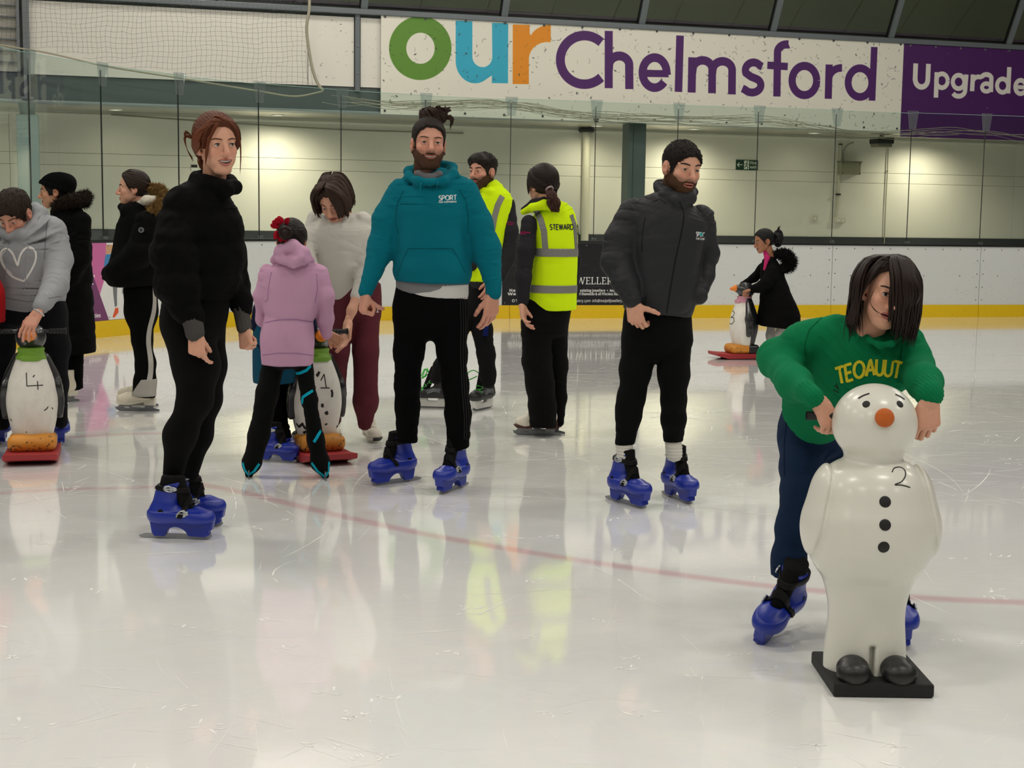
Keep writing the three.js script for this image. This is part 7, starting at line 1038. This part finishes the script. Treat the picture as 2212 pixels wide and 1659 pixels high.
// ---- child in the green sweatshirt leaning over the snowman
{
  const d = 4.7, P = figure('dark-haired child in a green sweatshirt and jeans leaning on the snowman skating aid', d, onIce(1690, 1375)), { Q, R, chain, torso } = P;
  const H = makeHead({ c: Q(1914, 636, 0.2), yaw: 4, pitch: 3, roll: -16, s: 0.92, skin: 'fair', fem: 0.6, jaw: 0.95, open: 0.3, cell: 0.0027, lip: 0xa65a55 });
  const rt = V(0.73, -0.68, 0), S = (x, y, dz, r, rz) => ({ c: Q(x, y, dz), rx: R(r), rz });
  const body = bump(loft([S(1908, 732, 0.15, 46, 0.075), S(1882, 756, 0.12, 92, 0.115), S(1848, 797, 0.06, 104, 0.15), S(1802, 842, -0.05, 90, 0.155), S(1762, 880, -0.14, 82, 0.155)], rt, 0.03, 0.015, 0.03), plus(folds(0.007, 9, 4, V(0.6, 1, 0), 2), folds(0.004, 18, 7, V(-0.5, 1, 0.3), 6)));
  const la = chain([[1800, 724, 44, 0.08], [1740, 742, 42, 0.06], [1677, 775, 37, 0.0], [1716, 828, 33, 0.22], [1748, 852, 22, 0.365]], { k: 0.04, wr: [0.009, 14, 7] }), ra = chain([[1950, 738, 44, 0.1], [1974, 790, 38, 0.12], [1996, 826, 32, 0.29], [2005, 846, 28, 0.365]], { k: 0.04, wr: [0.009, 14, 7] });
  const crew = chain([[1864, 712, 5, 0.16], [1876, 734, 5.5, 0.22], [1900, 746, 5.5, 0.25], [1926, 742, 5.5, 0.25], [1948, 726, 5, 0.2]], { k: 0.015 }), top = U(0.018, U(0.03, body, la, ra), crew), green = cloth(0x0a7a4c), dk = cloth(0x065535);
  wear(P, 'sweatshirt', top, green, 0.006);
  for (const c of [[[1741, 846, 23.5, 0.35], [1756, 858, 22, 0.385]], [[2004, 838, 29.5, 0.35], [2008, 851, 28, 0.385]]]) wear(P, 'cuff', bump(chain(c), (x, y) => 0.001 * sin((x + y) * 420)), green, 0.005);
  draw(P.p, 'seam', top, [[[1800, 662], [1775, 686], [1748, 712], [1738, 745], [1742, 775]], [[1962, 700], [1950, 735], [1946, 775]]], 1.6, d, dk);
  const txt = (u, v) => { const x = mix(1808, 1946, u), y0 = mix(806, 784, sin(PI * clamp(u * 0.72 + 0.02))) + (u > 0.6 ? (u - 0.6) * 6 : 0); return [x + (v - 0.5) * (u - 0.5) * -14, y0 + v * 34 - 8]; };
  draw(P.p, 'chest_print', top, lettering('TEOAUUT', txt, 0.12), 6.2, 4.6, std({ color: 0xd6c51c, roughness: 0.7 }), { step: 2, label: 'yellow arched block letters', proud: 0.002 });
  draw(P.p, 'chest_print', top, [[[1802, 832], [1808, 838]], [[1806, 828], [1812, 842]], [[1800, 842], [1812, 848]]], 2, 4.7, std({ color: 0x1a201c }), { step: 2 });
  const tee = loft([S(1775, 868, -0.13, 80, 0.15), S(1755, 892, -0.16, 76, 0.15)], rt, 0.02, 0.01); wear(P, 'undershirt_hem', tee, cloth(0xb4c9b8), 0.007, 'pale undershirt hem');
  const hips = loft([S(1765, 885, -0.16, 72, 0.14), S(1752, 925, -0.2, 72, 0.14), S(1752, 965, -0.2, 72, 0.13)], V(1, -0.25, 0), 0.03, 0.05), l1 = chain([[1738, 935, 57, -0.18], [1731, 1010, 46, -0.1], [1727, 1068, 38, -0.03], [1714, 1135, 37, -0.04], [1704, 1205, 36, -0.06], [1700, 1236, 36, -0.06]], { wr: [0.009, 16, 6] }), l2 = chain([[1800, 935, 54, -0.26], [1850, 1060, 44, -0.26], [1900, 1200, 38, -0.3], [1930, 1290, 34, -0.3]], { wr: [0.009, 16, 6] });
  const denim = cloth(0x172a46, { sheen: 0.1 }), jeans = U(0.03, hips, cut(l1, Q(1700, 1246, -0.06), V(-0.1, -1, 0)), l2); wear(P, 'jeans', jeans, denim, 0.007);
  draw(P.p, 'seam', jeans, [[[1700, 900], [1694, 960], [1694, 1030]], [[1672, 1226], [1700, 1232], [1733, 1230]]], 1.6, d, cloth(0x0a1530));
  const h1 = handGeo({ wrist: Q(1768, 866, 0.383), dir: V(0.5, -0.85, 0.0), palm: V(-0.15, -0.45, -0.85), side: -1, s: 0.86, curl: [[40, 45, 25], [44, 48, 26], [48, 50, 28], [50, 52, 30]], thumb: [30, 40, 20, 20], cell: 0.0026 }), h2 = handGeo({ wrist: Q(2009, 862, 0.4), dir: V(-0.05, -1, 0.1), palm: V(-0.1, 0.05, -1), side: 1, s: 0.9, curl: [[34, 50, 26], [38, 52, 28], [42, 54, 30], [46, 56, 32]], thumb: [34, 30, 12, 10], cell: 0.0026 });
  addFace(P.p, H, { iris: 0x2c1c12, browColor: 0x2a1c15, gaze: [0, 0] }); bodyMesh(P, H, [h1, h2], [body, la, ra, hips, cut(l1, Q(1700, 1232, -0.06), V(0, -1, 0)), l2], 'fair');
  part(P.p, 'hair', poly(hairShell(H, { front: [0.082, 0.055], side: [0.0, 0.0], nape: -0.08, top: 0.02, sides: 0.018, amp: 0.002, dir: [0, -1, 0.2], across: 120 }), 0.0034).applyMatrix4(H.m), hairMat(0x241712, 0.4));
  const L = [], r = rng(77), c = H.c, s = 0.92, q = (az, rad, y, dx = 0) => V(c.x + sin(az) * rad + dx, c.y + y, c.z + cos(az) * rad * 1.05 - 0.008);
  const topP = H.W(-0.012, 0.135, 0.02);
  for (let i = 0; i < 620; i++) {   // the bob: az is the bearing round the head, 0 towards the camera, + to the picture's right
    const az = -PI + r() * 2 * PI, front = abs(az) < 1.08, rightSide = az > -0.1 && az < 1.0; if (front && !rightSide) continue;
    const k = r(), flare = az < -0.5 && az > -2 ? 0.022 * r() : 0, rad = 0.092 + 0.012 * k, end = (az > 0 ? -0.128 : -0.108) - 0.05 * r() * r() + (rightSide ? 0.035 * (1 - az) : 0), jit = () => (r() - 0.5) * 0.008, wob = 0.012 * (r() - 0.5);
    const a2 = az + 0.12 * (r() - 0.5);
    L.push(lock([topP.clone().add(V(jit(), jit(), jit())), q(az * 0.95, 0.06 + 0.004 * k, 0.107 + 0.006 * k), q(az, rad, 0.055 + jit()), q(a2, rad + 0.007, 0.0 + jit()), q(a2, rad + 0.004 + wob + flare * 0.4, -0.06 + jit()), q(a2 + 0.1 * (r() - 0.5), rad - 0.004 + wob * 2 - 0.012 * k * (az > 0 ? 1 : 0) + flare, end)].map((p) => p), 0.0068, 0.0036, c, 14, 6, 0.1));
  }
  for (let i = 0; i < 95; i++) {   // the fringe swept over the right half of the face
    const k = r() ** 0.8, x1 = mix(-0.002, 0.07, k), lift = 0.1 + 0.01 * r(), z = 0.102 + 0.014 * r(), yE = mix(-0.045, -0.115, k) - 0.03 * r();
    L.push(lock([topP.clone(), H.W(-0.02 + 0.05 * k, 0.128, 0.055), H.W(x1 * 0.6 - 0.005, 0.085, z - 0.012), H.W(x1 * 0.9 + 0.006, 0.04, z + 0.004), H.W(mix(0.026, 0.078, k), -0.01, z + 0.006 - 0.03 * k), H.W(mix(0.03, 0.086, k), yE, z - 0.035 * k)], 0.0055 + 0.003 * r(), 0.003, c, 14, 6, 0.12));
  }
  for (let i = 0; i < 60; i++) {   // locks framing the left cheek
    const k = r(); L.push(lock([topP.clone(), H.W(-0.055 - 0.012 * k, 0.114, 0.05), H.W(-0.08 - 0.01 * k, 0.07, 0.06 - 0.02 * k), H.W(-0.09 - 0.01 * k, 0.01, 0.048 - 0.02 * k), H.W(-0.094 - 0.012 * k, -0.05, 0.04 - 0.02 * k), H.W(-0.09 - 0.02 * k, -0.115 - 0.02 * r(), 0.05 - 0.03 * k)], 0.0065, 0.0035, c, 14, 6, 0.15));
  }
  for (let i = 0; i < 9; i++) { const k = r(); L.push(lock([H.W(-0.03, 0.12, 0.06), H.W(-0.035 + 0.02 * k, 0.08, 0.096), H.W(-0.01 + 0.02 * k, 0.03, 0.106), H.W(0.0 + 0.02 * k, -0.005 - 0.02 * r(), 0.112)], 0.0016, 0.001, c, 10, 5, 0.1)); L.push(lock([H.W(-0.07, 0.0, 0.072), H.W(-0.068, -0.04, 0.072), H.W(-0.045 + 0.01 * k, -0.063, 0.085), H.W(-0.012 + 0.012 * k, -0.066, 0.098)], 0.0007, 0.0006, c, 10, 5, 0.1)); }
  part(P.p, 'bob_hair', merge(L), hairMat(0x20140f, 0.4), 'dark brown bob covering one eye');
  shoe(P, rentalSkate(-1), [1704, 1352], [1638, 1388], { pitch: 14, roll: -20, lift: 0.018 }); shoe(P, rentalSkate(1), [1922, 1364], [1946, 1398], {});
}
// ---- the snowman skating aid
{
  const base = onIce(1865, 1469), m = new THREE.Matrix4().makeScale(0.98, 0.98, 0.98).setPosition(base), t = thing('snowman_aid', 'glossy white snowman skating aid numbered 2 with an orange nose on a black base', 'skating aid', base), B = (y, rx, rz, z = 0) => ({ c: V(0, y, z), rx, rz });
  const W = (f) => moved(f, m), white = new THREE.MeshPhysicalMaterial({ color: 0xdcdbd0, roughness: 0.4, clearcoat: 0.5, clearcoatRoughness: 0.2 }), d = 4.35;
  const legs = loft([B(0.035, 0.127, 0.1), B(0.1, 0.127, 0.1), B(0.2, 0.119, 0.1), B(0.26, 0.123, 0.106), B(0.325, 0.141, 0.12), B(0.37, 0.168, 0.142), B(0.43, 0.19, 0.162)], V(1, 0, 0), 0.01, 0.05, 0, 12), belly = U(0.05, ell(0, 0.49, 0.004, 0.203, 0.184, 0.18), ell(0, 0.618, 0, 0.166, 0.102, 0.14)), head = ell(0, 0.815, 0, 0.129, 0.123, 0.125), neck = cap(V(0, 0.68, 0), V(0, 0.73, 0), 0.088, 0.09);
  const wing = both(off(belly, 0.013), field((x, y, z) => max(mix(0.135, 0.188, clamp((0.67 - y) / 0.27)) - abs(x) + 0.25 * abs(z) * 0.3, 0.405 - y), [-9, 0.4, -9, 9, 9, 9]), 0.012);
  const groove = rbox(0, 0.06, 0.11, 0.0075, 0.075, 0.04, 0.004), body = sub(0.012, U(0.014, U(0.025, legs, belly), wing), groove), all = U(0.01, body, neck, head), Wf = W(all);
  part(t, 'body', poly(all, 0.0045).applyMatrix4(m), white);
  const disc = (x, y, rad, mat, name, flat = 0.35, rise = 0) => { const p = meet(Wf, x, y, d), n = gradAt(Wf, p); part(t, name, new THREE.SphereGeometry(rad, 24, 16).scale(1, flat, 1).applyQuaternion(new THREE.Quaternion().setFromUnitVectors(V(0, 1, 0), n)).translate(p.x + n.x * rise, p.y + n.y * rise, p.z + n.z * rise), mat); };
  disc(1871, 873, 0.0115, M.rubber, 'eye', 0.25); disc(1944, 873, 0.0115, M.rubber, 'eye', 0.25); disc(1910, 903, 0.0285, std({ color: 0xee7418, roughness: 0.55, bumpMap: weaveTex, bumpScale: 0.001 }), 'nose', 0.7, 0.006);
  for (const y of [1084, 1134, 1182]) disc(y === 1182 ? 1909 : 1912, y, 0.0172, M.rubber, 'button', 0.2);
  draw(t, 'eyebrow', Wf, [[[1854, 861], [1864, 855], [1878, 850]], [[1934, 852], [1945, 857], [1954, 863]]], 4, d, M.rubber, { smoothLine: true }); draw(t, 'marker_number', Wf, [[[1927, 1020], [1931, 1012], [1943, 1009], [1953, 1014], [1956, 1026], [1948, 1040], [1933, 1047], [1948, 1048], [1966, 1053]], [[1742, 1019], [1747, 1016], [1747, 1026], [1740, 1038], [1730, 1047], [1727, 1049], [1734, 1051]]], 2.4, d, M.rubber, { step: 2, smoothLine: true });
  for (const s of [-1, 1]) { const ft = U(0.006, ell(s * 0.067 + 0.006, 0.07, 0.105, 0.05, 0.042, 0.05), ell(s * 0.07 + 0.006, 0.064, 0.135, 0.053, 0.04, 0.042)); part(t, 'foot', poly(ft, 0.004).applyMatrix4(m), std({ color: 0x1b1b1b, roughness: 0.4 })); }
  part(t, 'base_plate', box(0.3, 0.042, 0.325, base.x + 0.02, 0.022, base.z + 0.005, 0.008), std({ color: 0x151515, roughness: 0.65, bumpMap: weaveTex, bumpScale: 0.0006 }));
  for (const s of [-1, 1]) part(t, 'handle_grip', tube([V(base.x + s * 0.1, 0.815, base.z - 0.03), V(base.x + s * 0.2, 0.815, base.z - 0.03)], 0.0135, 2, 14), M.rubber, 'black rubber grip');
}
// ---- the penguin skating aids
function penguin(label, pos, yaw, sc, collarColor, marks) {
  const t = thing('penguin_aid', label, 'skating aid', pos, undefined), m = new THREE.Matrix4().makeRotationY(yaw * RAD).scale(V(sc, sc, sc)).setPosition(pos), put = (name, geo, mat, lb) => part(t, name, geo.applyMatrix4(m), mat, lb), B = (y, rx, rz, z = 0) => ({ c: V(0, y, z), rx, rz });
  const body = loft([B(0.12, 0.105, 0.1), B(0.2, 0.125, 0.12), B(0.31, 0.142, 0.14), B(0.42, 0.132, 0.132), B(0.52, 0.1, 0.1), B(0.6, 0.066, 0.068)], V(1, 0, 0), 0.03, 0.03, 0, 10), grime = (x, y, z) => { const n = N3(x * 26, y * 16, z * 26) + 0.6 * N3(x * 80, y * 60, z * 80), k = 1 - 0.1 * max(0, n + 0.1) - (n > 0.85 ? 0.3 : 0); return [0.72 * k, 0.7 * k, 0.64 * k]; };
  const head = U(0.03, ell(0, 0.682, -0.015, 0.083, 0.08, 0.085), cap(V(0, 0.69, 0.02), V(0, 0.7, 0.078), 0.066, 0.04)), black = new THREE.MeshPhysicalMaterial({ color: 0x17181a, roughness: 0.35, clearcoat: 0.4 });
  const wing = (s) => both(off(U(0.03, cap(V(s * 0.07, 0.565, -0.01), V(s * 0.14, 0.4, -0.005), 0.03, 0.04), cap(V(s * 0.14, 0.4, -0.005), V(s * 0.147, 0.25, 0), 0.04, 0.026)), 0), off(body, 0.03)), back = U(0.01, both(off(body, 0.005), field((x, y, z) => z + 0.012 + 0.02 * sin(y * 9), [-9, -9, -9, 9, 9, 9]), 0.006), wing(-1), wing(1));
  put('belly', poly(body, 0.006, { color: grime }), vcol({ roughness: 0.5 })); put('back', poly(back, 0.006), black); put('head', poly(head, 0.005), black);
  put('beak', poly(U(0.01, ell(0, 0.703, 0.1, 0.037, 0.034, 0.028), cap(V(0, 0.703, 0.1), V(0, 0.697, 0.142), 0.028, 0.016)), 0.0045), std({ color: 0xd9791a, roughness: 0.45 }));
  put('collar', poly(U(0.012, loft([B(0.565, 0.086, 0.088), B(0.6, 0.07, 0.072), B(0.62, 0.074, 0.076)], V(1, 0, 0), 0.012, 0.012), ell(0, 0.572, 0.075, 0.06, 0.022, 0.02)), 0.005), std({ color: collarColor, roughness: 0.6 }));
  const feet = cut(U(0.02, rbox(0, 0.1, 0.055, 0.128, 0.045, 0.105, 0.035), ell(-0.05, 0.1, 0.1, 0.075, 0.045, 0.07), ell(0.05, 0.1, 0.1, 0.075, 0.045, 0.07)), V(0, 0, -0.02), V(0, 0, -1)), fc = (x, y, z) => (N3(x * 60, y * 60, z * 60) + 0.5 * N3(x * 140, y * 140, z * 140) > 0.34 + 0.9 * (y - 0.06) * 4 ? [0.03, 0.025, 0.02] : [0.62, 0.25, 0.025]);
  put('foot', poly(feet, 0.005, { color: fc }), vcol({ roughness: 0.55 }), 'worn orange feet'); put('heel', poly(rbox(0, 0.095, -0.075, 0.118, 0.05, 0.06, 0.03), 0.006), black);
  const sh = [[-0.15, 0.014], [0.2, 0.014], [0.31, 0.042], [0.315, 0.062], [0.2, 0.05], [-0.15, 0.05]]; put('base_plate', extrudeZ(sh, 0.275, 0.006), std({ color: 0x9a2429, roughness: 0.55 }));
  put('runner', merge([-0.11, 0.11].map((x) => box(0.03, 0.02, 0.34, x, 0.01, 0.02, 0.004))), std({ color: 0x6e1a1e, roughness: 0.6 }));
  put('handle_bar', tube([V(-0.185, 0.715, -0.02), V(0.185, 0.715, -0.02)], 0.011, 2, 12), black); for (const s of [-1, 1]) { const g = []; g.push(new THREE.CylinderGeometry(0.0135, 0.0135, 0.09, 14).rotateZ(PI / 2).translate(s * 0.141, 0.715, -0.02)); for (let i = 0; i < 5; i++) g.push(new THREE.TorusGeometry(0.0125, 0.004, 6, 14).rotateY(PI / 2).translate(s * (0.105 + i * 0.018), 0.715, -0.02)); g.push(new THREE.CylinderGeometry(0.019, 0.019, 0.006, 16).rotateZ(PI / 2).translate(s * 0.187, 0.715, -0.02)); put('grip', merge(g), M.rubber); }
  const Wf = moved(body, m), d = -pos.z; marks(t, Wf, d); return t;
}
const ink = std({ color: 0x17140f, roughness: 0.7 });
penguin('penguin skating aid numbered 4 with a green collar, facing the camera at the left', onIce(73, 988), 15, 1.01, 0x6d9a2a, (t, f, d) => { draw(t, 'marker_number', f, [[[57, 805], [58, 834], [93, 832]], [[81, 823], [82, 842]]], 2, d, ink, { step: 2 }); draw(t, 'chipped_paint', f, [[[95, 887], [101, 883], [104, 878]], [[71, 815], [75, 810]], [[56, 933], [58, 934]], [[22, 905], [26, 909]], [[112, 880], [114, 884]]], 2.4, d, ink, { step: 1, taper: 0.2 }); });
penguin('chipped penguin skating aid numbered 1 with a green collar, behind the lilac hoodie girl', onIce(684, 988), 24, 1.02, 0x6d9a2a, (t, f, d) => { draw(t, 'marker_number', f, [[[693, 822], [700, 808], [705, 838]], [[692, 838], [712, 838]]], 2.2, d, ink, { step: 2 }); draw(t, 'chipped_paint', f, [[[686, 808], [685, 812], [690, 803]], [[716, 842], [718, 850], [717, 858]], [[696, 872], [697, 880]], [[702, 894], [706, 890], [707, 896]], [[730, 920], [727, 922]], [[652, 915], [660, 926], [666, 918]], [[655, 935], [668, 930]], [[648, 945], [652, 965]], [[664, 950], [668, 962]], [[640, 930], [646, 950]], [[704, 915], [705, 918]], [[640, 915], [646, 922], [655, 914]], [[656, 940], [664, 944]], [[636, 950], [641, 962]], [[672, 925], [674, 930]]], 6, d, ink, { step: 1, taper: 0.1 }); });
penguin('penguin skating aid numbered 3 with a pink collar in profile, pushed by the far girl', onIce(1604, 774), -78, 1.02, 0xc48a9a, (t, f, d) => draw(t, 'marker_number', f, [[[1577, 674], [1583, 671], [1587, 676], [1584, 682], [1579, 685]], [[1579, 686], [1585, 686], [1586, 694], [1581, 700], [1575, 699]]], 1.6, d, ink, { step: 1 }));
renderer.render(scene, camera);
